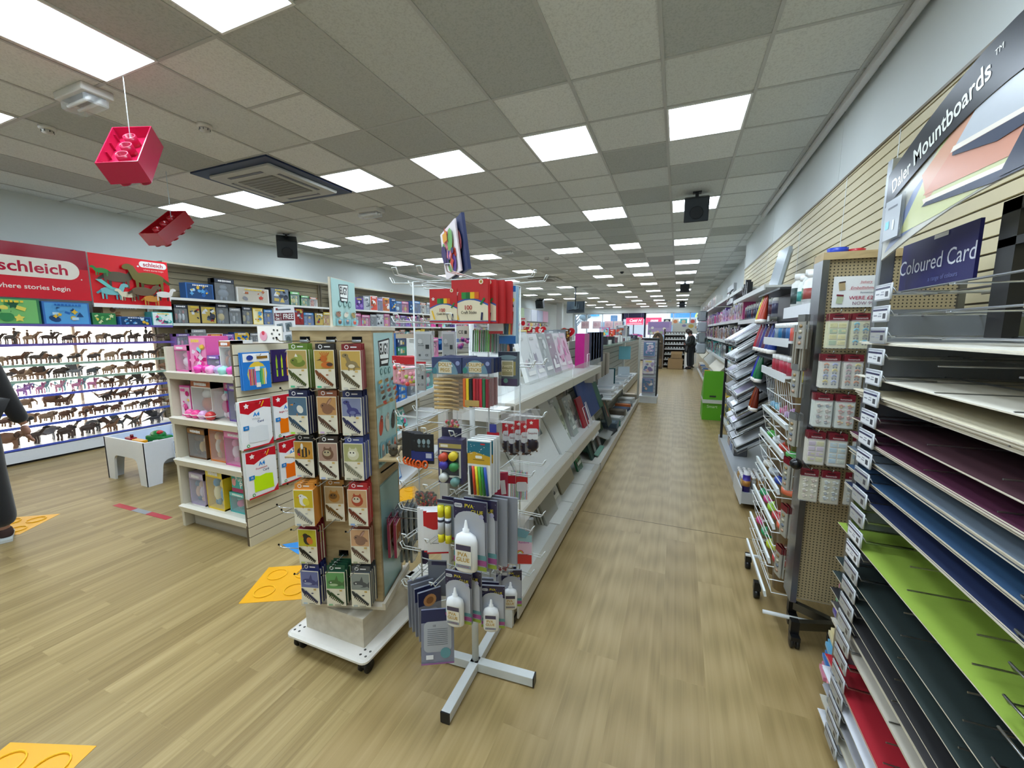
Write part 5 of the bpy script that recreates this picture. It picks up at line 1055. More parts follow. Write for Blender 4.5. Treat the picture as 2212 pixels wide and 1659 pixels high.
cp('twisty_stick_pack', 'slate pack of twisty sticks hanging right of the spinner', 'craft pack', 1097, 760, 1.27, .068, .118, .03, '5c6a74', a_twist, 1, 0, .12)
cp('pencil_pack', 'small dark pack with an orange figure above the twisty sticks', 'craft pack', 1092, 742, 1.36, .05, .04, .01, '2a3448', lambda A, w_, h: (A.rect(0, -h*.5, w_, h, '2a3448'), A.oval(w_*.2, -h*.5, w_*.12, h*.4, 'c86a30')), 1, 0, .1)
# pink bead boxes in a row on the left
def c_beads(e, w_, h, d, k):
    q = random.Random(k); e.bbox(-w_*.48, w_*.48, -.012, d, -h*.98, -h*.3, .01, 'd8a0a8'); [e.ell((q.uniform(-w_*.4, w_*.4), -.012, -h*q.uniform(.4, .92)), (.009, .005, .009), 7, q.choice(['e89aa8', 'f0b8c0', 'a0b050', 'd84848', 'e8b050', 'c86a90'])) for _ in range(18)]
cp('bead_pack', 'clear pack of pink beads with a red header at the spinner left', 'craft pack', 896, 771, 1.36, .085, .12, .014, 'e8c8cc', None, 4, .034, .5, matn='film', extra=c_beads, group='pink bead packs', hdr=('c01c28', .03), dirn=(-.9, .4))
cp('craft_bag', 'grey printed back of a small bag right of the bead packs', 'craft pack', 908, 786, 1.26, .035, .1, .008, 'a8a4a4', a_gback, 1, 0, .1)
# fourth row
def a_sciss(A, w_, h):
    A.rect(0, -h*.5, w_, h, '14161c')
    for k in range(3): A.oval(-w_*.25+k*w_*.25, -h*.25, w_*.09, h*.09, '8aa0a8'); A.oval(-w_*.25+k*w_*.25, -h*.4, w_*.07, h*.05, '5a6a70')
    A.rect(0, -h*.74, w_, h*.3, '1c2c78'); A.rect(w_*.25, -h*.72, w_*.3, h*.16, 'b8bcd0')
def c_sciss(e, w_, h, d, k):
    for s_ in (-.3, .05): e.tube([(w_*s_+.01*math.cos(q)*1.0, -.004, -h*1.02+.014*math.sin(q)) for q in [2*PI*i/10 for i in range(10)]], .0035, 6, 'e8601c', closed=True)
cp('scissors_pack', 'black card of scissors with orange handles hanging left of the spinner', 'craft pack', 915, 938, 1.25, .075, .115, .006, '14161c', a_sciss, 5, .02, .25, extra=c_sciss, group='scissors packs on the left hooks', dirn=(-.9, .25))
def a_pot(A, w_, h): A.rect(0, -h*.5, w_, h, '403c60'); A.rect(0, -h*.14, w_*.9, h*.1, 'a89858'); A.rect(-w_*.24, -h*.14, w_*.3, h*.06, 'e0dcd0'); A.rect(0, -h*.55, w_*.86, h*.62, 'd8d8cc'); A.rect(0, -h*.54, w_*.7, h*.54, '3c4048')
def c_pots(e, w_, h, d, k):
    for x, z, c_ in ((-.22, -.38, 'c04830'), (.18, -.34, 'd8c030'), (-.2, -.55, '4038a0'), (.2, -.58, '3c8a50'), (-.22, -.84, 'c8ccc8'), (.24, -.92, '6a9490')): e.tube([(x*w_, -.002, z*h), (x*w_, -.022, z*h)], w_*.17, 12, c_)
cp('paint_pot_box', 'navy window box of coloured paint pots in the spinner middle', 'craft pack', 972, 950, 1.16, .09, .155, .04, '403c60', a_pot, 1, 0, .15, extra=c_pots, hdr=None)
cp('header_tab', 'navy hanging tab above the paint pot box', 'craft pack', 975, 924, 1.2, .075, .045, .002, '2c2a44', None, 1, 0, .1)
def a_pipe(A, w_, h):
    A.rect(0, -h*.5, w_, h, 'e4e8e8'); A.rect(0, -h*.15, w_, h*.26, '1a6a80'); A.poly([(-w_/2, -h*.24), (-w_*.2, -h*.2), (w_/2, -h*.27), (w_/2, -h*.42), (-w_/2, -h*.42)], 'c8a02c'); rrect(A, 0, -h*.29, w_*.3, h*.05, h*.02, 'e8e8e0'); A.rect(0, -h*.34, w_*.5, h*.012, '6a5420')
    for k in range(12): A.oval(w_*random.uniform(-.4, .4), -h*random.uniform(.06, .24), .0012, .0012, 'e8f0f0')
    A.rect(w_*.2, -h*.05, w_*.2, h*.025, 'c02830')
def c_pipe(e, w_, h, d, k):
    for i, c_ in enumerate(('20242a', 'c8401c', 'd8c81c', '58a830', '1c7a3a', '1c48a0')): e.tube([(-w_*.38+i*w_*.13, -.003, -h*.46), (-w_*.3+i*w_*.14, -.004, -h*.97)], .0048, 6, c_)
cp('pipe_cleaner_pack', 'teal and yellow pack of thick rainbow pipe cleaners at the spinner front', 'craft pack', 1034, 952, 1.12, .078, .185, .012, 'd8dcdc', a_pipe, 4, .022, .08, extra=c_pipe, group='rainbow pipe cleaner packs')
def a_seq(A, w_, h): A.rect(0, -h*.36, w_*.8, h*.28, 'c02430'); A.star(-w_*.1, -h*.3, w_*.14, 'f0e0dc'); rrect(A, 0, -h*.56, w_*.72, h*.26, w_*.14, 'e0e4e8'); A.text('Sequins', 0, -h*.54, h*.05, '802030', .01)
def c_seq(cols):
    def f(e, w_, h, d, k):
        q = random.Random(k*3+len(cols)); e.ell((0, d*.3, -h*.82), (w_*.42, d*.7, h*.17), 8, cols[0]); [e.ell((q.uniform(-w_*.36, w_*.36), -.001, -h*q.uniform(.68, .97)), (.0035, .002, .0035), 5, q.choice(cols)) for _ in range(26)]
    return f
for k in range(5):
    cp('sequin_pack', 'clear pack of dark sequins with a red label, %s of five at spinner right' % ORD[k], 'craft pack', 1097+k*13.5, 893+(k % 2)*7-k*2, 1.42-.03*k*.6, .055, .16, .016, 'e4e4e6', a_seq, 1, 0, .35, matn='film', extra=c_seq(['1c1420', '3a2030', '5a3a20', '241848']), group=None)
cp('sequin_pack', 'clear pack with blue brushes and a red label beside the right post', 'craft pack', 1065, 905, 1.24, .05, .15, .014, 'e4e4e8', lambda A, w_, h: (A.rect(0, -h*.42, w_*.9, h*.22, 'c02430'), rrect(A, 0, -h*.64, w_*.8, h*.3, w_*.15, 'dfe2e8'), A.rect(0, -h*.22, w_*.5, h*.2, '3a40a0')), 1, 0, .1, matn='film')
cp('bead_pack', 'clear bag of multicoloured beads below the dolly pegs', 'craft pack', 975, 890, 1.3, .07, .07, .016, 'dcd8d4', None, 1, 0, .1, matn='film', extra=c_balls(['c04858', 'e0a0a0', '486a38', 'b83040', 'c8b060'], 40, .006))
# fifth row
cp('pompon_bag', 'big bag of tiny mixed pompoms hanging left below the scissors', 'craft pack', 920, 1042, 1.26, .1, .1, .02, 'c8c4bc', None, 2, .03, .2, matn='film', extra=c_balls(['1c3020', '8a2020', 'c8a030', '204a30', '6a3030', '383028', 'a83c28'], 110, .0065), dirn=(-.6, .5))
def a_redcard(A, w_, h): A.rect(0, -h*.5, w_, h, 'e2e2e4'); A.poly([(-w_/2, 0), (w_/2, 0), (w_/2, -h*.22), (w_*.1, -h*.28), (0, -h*.42), (-w_*.2, -h*.42), (-w_/2, -h*.36)], 'c01c28'); A.rect(w_*.1, -h*.6, w_*.2, h*.08, '50545a'); A.rect(-w_*.1, -h*.75, w_*.3, h*.02, '8a8e94'); A.star(w_*.3, -h*.12, w_*.07, 'f0d8d8'); A.rect(0, -h*.98, w_, h*.04, 'b82834')
cp('white_card_pack', 'white card pack with a red wavy top, low on the spinner left', 'craft pack', 944, 1106, 1.22, .08, .165, .012, 'e2e2e4', a_redcard, 4, .02, .45, group='red-topped white packs', dirn=(-.9, .3))
def a_pva(A, w_, h):
    A.rect(0, -h*.5, w_, h, '9094a0'); A.rect(0, -h*.14, w_, h*.28, '2c2a4c')
    for k in range(9): A.oval(w_*(.46-.11*k), -h*(.05+.2*((k*37 % 10)/10)), .0012, .0012, '8c8cb0')
    A.text('PVA', -w_*.02, -h*.075, h*.055, 'c8b838', .02); A.text('GLUE', w_*.22, -h*.15, h*.055, 'c8b838', .02); rrect(A, -w_*.34, -h*.075, w_*.24, h*.06, h*.02, 'c8ccd4'); A.text('GIANT', -w_*.34, -h*.075, h*.025, '3a3c60', .02)
    A.poly([(-w_*.46, -h*.98)]+[(x, y-h*.3) for x, y in arc(0, 0, w_*.46, PI, 0, 8, h*.16)]+[(w_*.46, -h*.98)], 'b0b4be')
    A.rect(0, -h*.8, w_, h*.07, '5a8c94'); A.rect(0, -h*.88, w_, h*.08, '9a4c88'); A.rect(0, -h*.965, w_, h*.06, '8ca038'); A.oval(w_*.36, -h*.2, w_*.07, w_*.07, 'a8a8c8')
def c_pva(e, w_, h, d, k):
    if k: return
    r_ = w_*.3; z = -h*.98; c_ = (-w_*.06, -.018, z)
    pr = [(r_*.9, 0), (r_, .006), (r_, h*.42), (r_*.86, h*.5), (r_*.4, h*.55), (r_*.3, h*.56), (r_*.3, h*.6), (r_*.2, h*.61), (.0035, h*.71), (.002, h*.73), (0, h*.73)]
    e.lathe([(a_, b_) for a_, b_ in pr], 18, (0, 0, 0), 'eceef0', M=Matrix.Translation(c_) @ Matrix.Diagonal((1.12, .6, 1, 1)))
    A = Art(T3(c_[0], c_[1]-r_*.6-.0006, z), mb=e, lift=.0003, step=.0003); A.rect(0, h*.24, r_*1.5, h*.36, 'e4e0d0'); A.rect(0, h*.37, r_*1.5, h*.08, '46405a'); A.text('PVA', -r_*.1, h*.27, h*.06, 'b8902c', .02); A.text('GLUE', -r_*.05, h*.195, h*.06, 'b8902c', .02); A.rect(0, h*.1, r_*1.5, h*.05, '8a94a0'); A.text('ALL-PURPOSE', 0, h*.1, h*.02, '902848', .01)
cp('glue_pack', 'large PVA glue bottle on a navy card at the spinner front', 'glue pack', 1015, 1082, 1.11, .118, .235, .008, '8a8e9a', a_pva, 4, .034, .06, extra=c_pva, group='large glue packs', dirn=(.75, .7))
def c_gsticks(e, w_, h, d, k):
    for x in (-.22, .22):
        for z0, z1, c_ in ((-.1, -.36, 'd8cc20'), (-.36, -.78, 'c8ccd0'), (-.78, -.98, 'dccf1c')): e.tube([(x*w_, -.01, z0*h), (x*w_, -.01, z1*h)], .0115, 12, c_)
        e.tube([(x*w_, -.01, -.42*h), (x*w_, -.01, -.48*h)], .0117, 12, '30344a')
cp('glue_stick_pack', 'pack of two yellow-capped glue sticks left of the large glue', 'glue pack', 962, 1082, 1.16, .062, .15, .008, '8c90a0', lambda A, w_, h: (A.rect(0, -h*.5, w_, h, '8c94a0'), A.rect(0, -h*.02, w_, h*.08, '2c2a4c'), A.rect(0, -h*.9, w_, h*.06, '9a3060'), A.rect(0, -h*.97, w_, h*.05, '8ca038')), 2, .03, .1, extra=c_gsticks)
cp('feather_pack', 'clear pack of green, blue and red feathers at the spinner right', 'craft pack', 1127, 1005, 1.42, .052, .15, .014, 'e4e8e4', lambda A, w_, h: (A.rect(0, -h*.4, w_*.9, h*.2, 'c02430'), rrect(A, 0, -h*.58, w_*.8, h*.26, w_*.15, 'dfe2e8')), 2, .03, .4, matn='film', extra=c_sticks(['2c8a40', '3aa050', '2048a0', 'c82c40']), dirn=(-.8, .3))
cp('craft_bag', 'narrow bag of red sticks left of the feather packs', 'craft pack', 1105, 1010, 1.38, .03, .16, .012, 'e0dcdc', lambda A, w_, h: A.rect(0, -h*.3, w_, h*.2, 'b02430'), 1, 0, .3, matn='film', extra=c_sticks(['a84028', 'c05a30']))
cp('craft_bag', 'red patterned bag tilted against the right post', 'craft pack', 1080, 1022, 1.3, .06, .19, .01, '8a3040', lambda A, w_, h: (A.rect(0, -h*.5, w_, h, 'a8304a'), A.rect(w_*.2, -h*.3, w_*.3, h*.3, 'e0dce0', .1), A.rect(-w_*.2, -h*.7, w_*.4, h*.3, '8a4a88')), 1, 0, .5, tilt=.1, matn='gloss')
def a_rain(A, w_, h): rrect(A, 0, -h*.55, w_*.84, h*.42, w_*.08, 'd8b8cc'); A.poly([(-w_*.42, -h*.34), (w_*.42, -h*.34), (w_*.42, -h*.5), (-w_*.42, -h*.46)], '90b8c0'); A.text('Rainbow', 0, -h*.5, h*.045, 'a050a0', .01); [A.oval(-w_*.2, -h*.74, r_, r_, c_, a0=0, a1=PI) for r_, c_ in ((.014, 'c84848'), (.0115, 'e8b048'), (.009, '60a860'), (.0065, 'e8e0e0'))]; A.rect(0, -h*.87, w_*.84, h*.2, 'c02c30'); A.poly([(-w_*.3, -h*.2), (w_*.3, -h*.26), (w_*.1, -h*.4), (-w_*.4, -h*.36)], '6a9aa8')
cp('craft_bag', 'pastel rainbow craft bag low at the spinner right', 'craft pack', 1132, 1122, 1.36, .072, .185, .02, 'e6e8ea', a_rain, 4, .024, .35, matn='film', group='rainbow craft bags', dirn=(-.85, .35))
cp('craft_bag', 'red and white labelled bag of blue and silver bits beside the glue', 'craft pack', 1082, 1150, 1.24, .06, .165, .016, 'dfe2e6', lambda A, w_, h: (A.rect(0, -h*.3, w_*.94, h*.2, 'c02430'), A.star(-w_*.2, -h*.27, w_*.1, 'f0e0dc'), rrect(A, 0, -h*.55, w_*.9, h*.3, .004, 'd8dce2'), A.text('Foam Shapes', 0, -h*.5, h*.045, '802838', .01), A.rect(0, -h*.73, w_*.94, h*.05, 'c02430'), A.rect(0, -h*.12, w_*.7, h*.12, '2040a0')), 2, .03, .15, matn='film', extra=c_balls(['c8ccd4', 'a8acb8', '802838', 'e8eaf0'], 40, .006))
# bottom row
cp('glue_pack', 'smaller PVA glue pack hanging lower left below the large glue', 'glue pack', 990, 1236, 1.15, .1, .19, .008, '8a8e9a', a_pva, 2, .034, .1, extra=c_pva, dirn=(.75, .7))
cp('glue_pack', 'PVA glue pack at the bottom of the spinner, right of the pole', 'glue pack', 1065, 1266, 1.22, .085, .16, .008, '8a8e9a', a_pva, 3, .034, .3, extra=c_pva, dirn=(-.85, .4), group='bottom glue packs by the pole')
cp('glue_pack', 'PVA glue pack at the far lower right of the spinner', 'glue pack', 1105, 1232, 1.36, .08, .15, .008, '8a8e9a', a_pva, 2, .034, .4, extra=c_pva, dirn=(-.85, .4))
def a_back(A, w_, h):
    A.rect(0, -h*.5, w_, h, '7c8090'); A.rect(0, -h*.12, w_, h*.24, '22284c'); rrect(A, 0, -h*.5, w_*.84, h*.56, w_*.14, 'a2a6ac'); A.text('CE', -w_*.1, -h*.3, h*.035, '3a3c44', .01)
    for k in range(9): A.rect(0, -h*(.36+.035*k), w_*.62, h*.008, '5a5e66')
    A.oval(w_*.24, -h*.8, w_*.16, w_*.16, '5c8c94'); A.rect(-w_*.24, -h*.86, w_*.22, h*.08, 'd8dade'); A.rect(0, -h*.98, w_, h*.03, '8a5a8c')
cp('glue_pack', 'grey back of a glue pack swinging forward at the lower left', 'glue pack', 945, 1316, 1.13, .115, .185, .008, '70748a', a_back, 1, 0, .5, tilt=-.22)
def a_edge(A, w_, h): A.rect(0, -h*.5, w_, h, '7a7e8c'); A.rect(0, -h*.14, w_, h*.28, '22284c'); A.oval(0, -h*.2, w_*.28, w_*.28, 'c08a58'); A.oval(0, -h*.2, w_*.16, w_*.16, '8a5a38'); rrect(A, 0, -h*.62, w_*.7, h*.5, w_*.2, '9a9ea8')
cp('glue_pack', 'slanting grey glue pack seen from behind at the spinner lower left', 'glue pack', 928, 1275, 1.2, .09, .2, .008, '7a7e8c', a_edge, 4, .045, .9, group='slanting glue packs at lower left', dirn=(-.6, .35))
cp('craft_bag', 'grey back card hanging inside the lower left of the spinner', 'craft pack', 944, 1212, 1.28, .075, .15, .008, '60646c', lambda A, w_, h: (rrect(A, 0, -h*.5, w_*.9, h*.9, w_*.2, '70747e'), A.rect(w_*.1, -h*.06, w_*.8, h*.1, '26284a')), 1, 0, .3)
cp('craft_bag', 'dark purple card edge below the red-topped white packs', 'craft pack', 917, 1190, 1.34, .03, .06, .01, '2c1c3c', None, 1, 0, .3)
# ---------------------------------------------------------------- white art gondola down the middle aisle
GXF, GXB = -.71, -1.14
t = thing('gondola_shelving', 'long white three-tier gondola of canvases and art pads, middle of the shop', 'gondola', (GXB, 1.82, 0))
def gx(x): return x-GXB
a = MB('5c5444'); a.box(-.02, .0, 0, 2.42, .02, 1.36)
z = .02
while z < 1.35: a.box(.0, .012, 0, 2.42, z, z+.07, 'c6bfa8'); z += .078
a.build('slatted_back', 'slat', t)
a = MB('d6d4cc'); a.box(-.02, .03, -.02, .0, 0, 1.38); a.box(-.02, .03, 1.19, 1.22, .0, 1.36); a.box(-.02, .03, 2.42, 2.46, 0, 1.38); a.build('upright', 'paint_metal', t)
for z, xf, lip in ((.12, GXF, .05), (.6, -.72, .05), (1.19, -.73, .035)):
    for k in range(2):
        y0, y1 = k*1.21, k*1.21+1.2
        a = MB('d2d4d0'); a.box(.01, gx(xf)-.01, y0+.005, y1, z-.02, z); sh_ = a.build('shelf', 'paint_metal', t)
        b = MB('c2beb2'); b.prism([(gx(xf)-.05, z+.0015), (gx(xf), z+.002), (gx(xf)+.006, z-.006), (gx(xf)+.006, z-lip-.03), (gx(xf)-.004, z-lip-.03), (gx(xf)-.004, z-.012), (gx(xf)-.05, z-.012)], y0, y1, 'y'); b.build('price_rail', 'paint_metal', sh_)
        if z > 1: b = MB('d8dedd'); b.box(gx(xf)-.004, gx(xf), y0+.01, y1-.01, z+.0, z+.085); b.build('clear_riser', 'acrylic', sh_)
a = MB('cfccc2'); a.box(.02, gx(GXF)-.03, .0, 2.42, .0, .095); a.box(gx(GXF)-.032, gx(GXF)-.02, 0, 2.42, 0, .03, '3a3834'); a.build('plinth', 'paint_metal', t)
# end cap facing the camera
a = MB('d9d9d4'); a.box(-.2, gx(GXF)-.02, -.03, -.005, 0, .12); a.build('end_plinth', 'paint_metal', t)
a = MB('e2e2de'); a.box(.16, gx(-.74), -.16, -.02, 1.165, 1.18); a.box(.16, gx(-.74), -.17, -.16, 1.13, 1.182); a.build('end_shelf', 'paint_metal', t)
a = MB('d9d6cc'); a.box(-.14, .0, -.2, -.02, .24, .25); a.box(-.15, .0, -.21, -.2, .2, .255); a.build('low_end_shelf', 'paint_metal', t)
# leaning stock: boards lean back on the slats
def lean(name, lb, cat, y, w_, h, d, z, xb, ang, col, art=None, matn='card', film=False, group=None, parts=True):
    M = T3(xb, y, z+.001, PI/2) @ Matrix.Rotation(-ang, 4, 'X')
    o = thing(name, lb, cat, M=M, group=group)
    b = MB(col); b.box(-w_/2, w_/2, 0, d, 0, h); b.build('board', matn, o)
    if art: A = Art(); art(A, w_, h); A.mb.build('printed_front', 'gloss', o)
    if film: b = MB('e8f0f2'); b.box(-w_/2-.003, w_/2+.003, -.004, d+.002, -.0, h+.012); b.build('wrapper', 'film', o)
    return o
for k, (y, w_, h, lb) in enumerate(((1.98, .34, .54, 'blank white canvas board leaning at the near end of the middle tier'), (2.33, .34, .54, 'blank white canvas board second along the middle tier'), (2.72, .42, .54, 'large blank white canvas board behind a wrapped dark pad'), (3.1, .32, .5, 'wide wrapped canvas on the middle tier by the shelf joint'))):
    lean('canvas_board', lb, 'canvas', y, w_, h, .018, .6, -.8+.02*(k % 2), .5, 'e0e2df', film=k > 2)
def a_pic(seed, base, pal):
    def f(A, w_, h): A.rect(0, h*.5, w_, h, base); blob_art(A, w_, h, pal, random.Random(seed), 6); A.rect(0, h*.2, w_*.7, h*.08, 'e8e8e4'); A.rect(-w_*.2, h*.9, w_*.4, h*.05, 'c8c8c8')
    return f
lean('art_pad', 'dark teal wrapped pad with a black edge on the middle tier', 'art pad', 2.66, .2, .3, .02, .8, -.885, .5, '1c2a2e', a_pic(2, '3c5458', ['20343a', '6a8488', '90a0a0', '4a6a70']), film=True)
lean('canvas_pack', 'tall wrapped canvas pack with a pale green picture on the middle tier', 'canvas', 3.3, .24, .42, .03, .6, -.83, .38, 'b8b8ac', a_pic(3, 'b4b8a8', ['8a947c', 'c8ccb0', 'a0a890', '6a7064']), film=True)
lean('canvas_pack', 'grey wrapped canvas pack left of the red sketchbook', 'canvas', 3.58, .16, .36, .03, .6, -.82, .36, 'c4c4c0', a_pic(4, 'a8acac', ['d0d4d4', '80888c', 'b8bcbc']), film=True)
lean('sketch_pad', 'white spiral sketch pad behind the red sketchbook', 'sketch pad', 3.84, .2, .34, .015, .6, -.86, .36, 'd4d4ce', a_pic(5, 'c8c8c2', ['a0a0a0', 'e0e0dc', '787c80']))
lean('sketchbook', 'red hardback sketchbook in a white wire holder', 'sketchbook', 3.96, .22, .3, .02, .6, -.8, .34, 'a01428')
o = MB('e8eaea'); M = T3(-.775, 3.96, .605, PI/2) @ Matrix.Rotation(-.34, 4, 'X'); o.tube([(-.1, -.012, 0), (-.1, -.012, .2), (.02, -.012, .2), (.02, -.012, 0)], .004, 6, closed=True, M=M); o.tube([(.05, -.012, 0), (.05, -.012, .23), (.1, -.012, .23), (.1, -.012, 0)], .004, 6, closed=True, M=M); tag(o.build('book_rest', 'paint_metal'), 'white wire holder in front of the red sketchbook', 'book rest')
for k in range(3): lean('folder', 'navy blue folder leaning on the middle tier past the red sketchbook, %s of three' % ORD[k], 'folder', 4.35+.28*k, .3, .42, .02, .58, -.86, .34, '12326c', group=None)
lean('folder', 'dark green folder leaning behind the navy folders', 'folder', 5.15, .26, .4, .03, .58, -.86, .34, '145038')
# bottom tier
for k in range(4): lean('canvas_board', 'grey-edged canvas in the stack on the bottom tier, %s from the front' % ORD[k], 'canvas', 2.85-.0*k, .3, .42, .016, .12, -.82-.024*k, .36, 'c4c4be' if k % 2 else 'a8a8a0')
lean('canvas_board', 'wide cream canvas board at the near end of the bottom tier', 'canvas', 2.22, .42, .42, .016, .12, -.84, .4, 'd2ccb8')
lean('canvas_board', 'wrapped white board next to the grey canvas stack, bottom tier', 'canvas', 3.1, .16, .4, .016, .12, -.84, .4, 'dcdcd8', a_pic(6, 'd8d8d4', ['e0e0e0', '2c3440', '50586a', '3a4250']), film=True)
lean('canvas_board', 'tan board leaning right of the wrapped white board, bottom tier', 'canvas', 3.5, .44, .46, .016, .12, -.86, .36, 'b8ae94')
lean('art_pad', 'green pad standing at the far end of the bottom tier', 'art pad', 4.0, .2, .38, .02, .12, -.86, .34, '1c6a48', a_pic(7, '1c6a48', ['d8e0d8', '2c8a60', '144a34']))
for k in range(3): 
    o = MB('dfe0da'); o.box(-.14, .14, -.2, .2, 0, .008); o = o.build('white_board', 'card'); o.location = (-.88, 2.95+k*.42, .121); tag(o, 'blank white board lying flat on the bottom tier, %s along' % ORD[k], 'board')
# top tier
for k in range(2): lean('blank_board', 'tall blank white panel at the near end of the top tier, %s' % ('left' if k else 'right'), 'board', 2.0+.26*k, .24, .36, .012, 1.19, -.9, .3, 'e2e6e6')
wp = [('white and grey', ['b8bcbc', 'e0e2e2', '8c9092', 'd8c8cc']), ('white and lilac', ['c8c4cc', 'e6e4e8', '9c94a4']), ('pale silver', ['c0c4c4', 'a4a8a8', 'e0e0e0']), ('silver and mauve', ['c8bcc4', 'a08c98', 'e4e0e2']), ('white and pink', ['d8a8bc', 'e8dce2', 'a06080']), ('pale pink', ['d894b8', 'e8c8d8', 'c8809c'])]
for k, (nm, pal) in enumerate(wp): lean('canvas_pack', '%s wrapped canvas pack on the top tier, %s of six' % (nm, ORD[k]), 'canvas', 2.62+.21*k, .2, .35, .03, 1.19, -.9, .3, 'd8d8d4', a_pic(k+20, pal[1], pal), film=True)
b = lean('portfolio_case', 'bright pink portfolio box on the top tier', 'portfolio', 3.95, .22, .33, .09, 1.19, -.82, .0, 'b8147c', matn='cloth')
o = MB('f0dce8'); M = T3(-.8, 3.93, 1.195, PI/2); o.tube([(-.07, -.005, 0), (-.07, -.005, .13), (.04, -.005, .13), (.04, -.005, 0)], .0035, 6, closed=True, M=M); tag(o.build('book_rest', 'paint_metal'), 'white wire holder in front of the pink portfolio box', 'book rest')
for k in range(5): lean('folder', 'navy folder with a white edge standing upright past the pink box, %s of five' % ORD[k], 'folder', 4.36+.16*k, .26, .36, .016, 1.17-.0*k, -.86, .0, '14244c' if k % 2 == 0 else '2c3c60')
# second run: slatted panel, glass shelf and frames
t = thing('gondola_shelving', 'slatted gondola with a glass shelf and stacked frames, farther down the aisle', 'gondola', (-1.1, 4.3, 0))
a = MB('4e4a40'); a.box(-.02, 0, 0, 4.7, .02, 1.42); z = .02
while z < 1.4: a.box(0, .012, 0, 4.7, z, z+.085, 'a8a698'); z += .095
a.build('slatted_back', 'slat', t)
a = MB('b8b8b0'); a.box(-.03, .05, 4.68, 4.74, 0, 1.44); a.box(.34, .38, 4.68, 4.74, 0, 1.4); a.box(.05, .34, 4.7, 4.72, .0, .12); a.build('end_frame', 'paint_metal', t)
a = MB('8ac0a8'); a.box(.012, .3, 1.2, 4.6, 1.35, 1.358); a.build('glass_shelf', 'acrylic', t)
for z, y0 in ((.1, 0), (.42, .9), (.66, 1.0), (.9, .2)):
    if z > .5 and z < .9: a = MB('d8dad8'); a.box(.012, .34, y0, 4.6, z-.015, z); a.build('shelf', 'paint_metal', t)
    elif z < .2: a = MB('cfccc2'); a.box(.012, .38, y0, 4.6, .02, z); a.box(.38, .39, y0, 4.6, .02, z+.02); a.build('shelf', 'paint_metal', t)
r = random.Random(8)
for i, (y, z) in enumerate([(5.6, .66), (5.6, .69), (5.62, .72), (5.6, .75), (6.3, .66), (6.3, .69), (6.32, .72), (7.0, .66), (7.0, .69), (7.6, .66), (7.6, .69), (8.2, .66)]):
    o = MB('d8dadc'); o.box(-.13, .13, -.16, .16, 0, .026); o.box(-.1, .1, -.13, .13, .026, .027, '9aa0a6'); o = o.build('framed_picture', 'gloss'); o.location = (-.9, y, z+.001); o.rotation_euler = (0, 0, r.uniform(-.15, .15)); tag(o, 'white frame lying flat on the frame shelf, in %s' % ('the near stack' if y < 6 else 'the second stack' if y < 6.8 else 'the third stack' if y < 7.4 else 'the far stacks'), 'picture frame', 'stacked white frames')
for i in range(9):
    o = MB(['1c3c34', '26282c', 'd8d8d4', '1c3c34', '5a3a30', 'd8d8d4', '284048', 'c8ccc8', '1c4c38'][i]); o.box(-.1, .1, 0, .02, 0, .3); o = o.build('sketch_pad', 'card'); o.matrix_world = T3(-.82, 4.5+i*.1, .101, PI/2) @ Matrix.Rotation(-.35, 4, 'X'); tag(o, '%s pad in the low row past the green folder, %s from near end' % (['dark green', 'black', 'white', 'dark green', 'brown', 'white', 'slate', 'pale grey', 'green'][i], ORD[i]), 'sketch pad')
for i in range(10):
    o = MB(['8a8478', '9a9488', '70685c', 'a89c90', 'c0b8ac'][i % 5]); o.box(-.06, .06, 0, .012, -.3, 0); o = o.build('hanging_pack', 'gloss'); o.matrix_world = T3(-.95, 4.7+i*.13, 1.24, .3); tag(o, 'tan brush pack hanging under the glass shelf, %s in the row' % ORD[i], 'hanging pack')
for i, (y, c_, nm) in enumerate(((6.2, '1c4a50', 'dark teal folder'), (6.05, 'c8ccd0', 'pale folder'), (8.3, '78b8c8', 'light blue pouch'), (8.25, 'd0dce4', 'white-blue pouch'))):
    o = MB(c_); o.box(-.12, .12, 0, .015, -.26, 0); o = o.build('folder', 'gloss'); o.matrix_world = T3(-.96, y, .98 if i < 2 else 1.24-.4*(i == 3), .5); tag(o, '%s hanging on the far slatted panel' % nm, 'folder')
lean('paper_sleeve', 'clear and green plastic folder lying open at the bottom of the aisle', 'folder', 4.75, .42, .34, .01, .12, -.78, 1.35, '2c7a58', film=True)
lean('paper_sleeve', 'grey wallet lying on the lowest shelf edge', 'folder', 5.2, .42, .34, .008, .2, -.74, 1.3, '6c6a5c', film=True)
lean('sketch_pad', 'black sketch pad with a red pencil print past the green folder', 'sketch pad', 5.4, .32, .42, .02, .3, -.78, .3, '1c2a2e', lambda A, w_, h: A.rect(0, h*.5, w_*.1, h*.5, 'c04838', .2))
for k in range(2): lean('canvas_board', 'white boxed canvas standing low past the black pad, %s' % ('left' if k == 0 else 'right'), 'canvas', 4.6+.2*k, .17, .34, .04, .3, -.84, .3, 'e0e2e0')
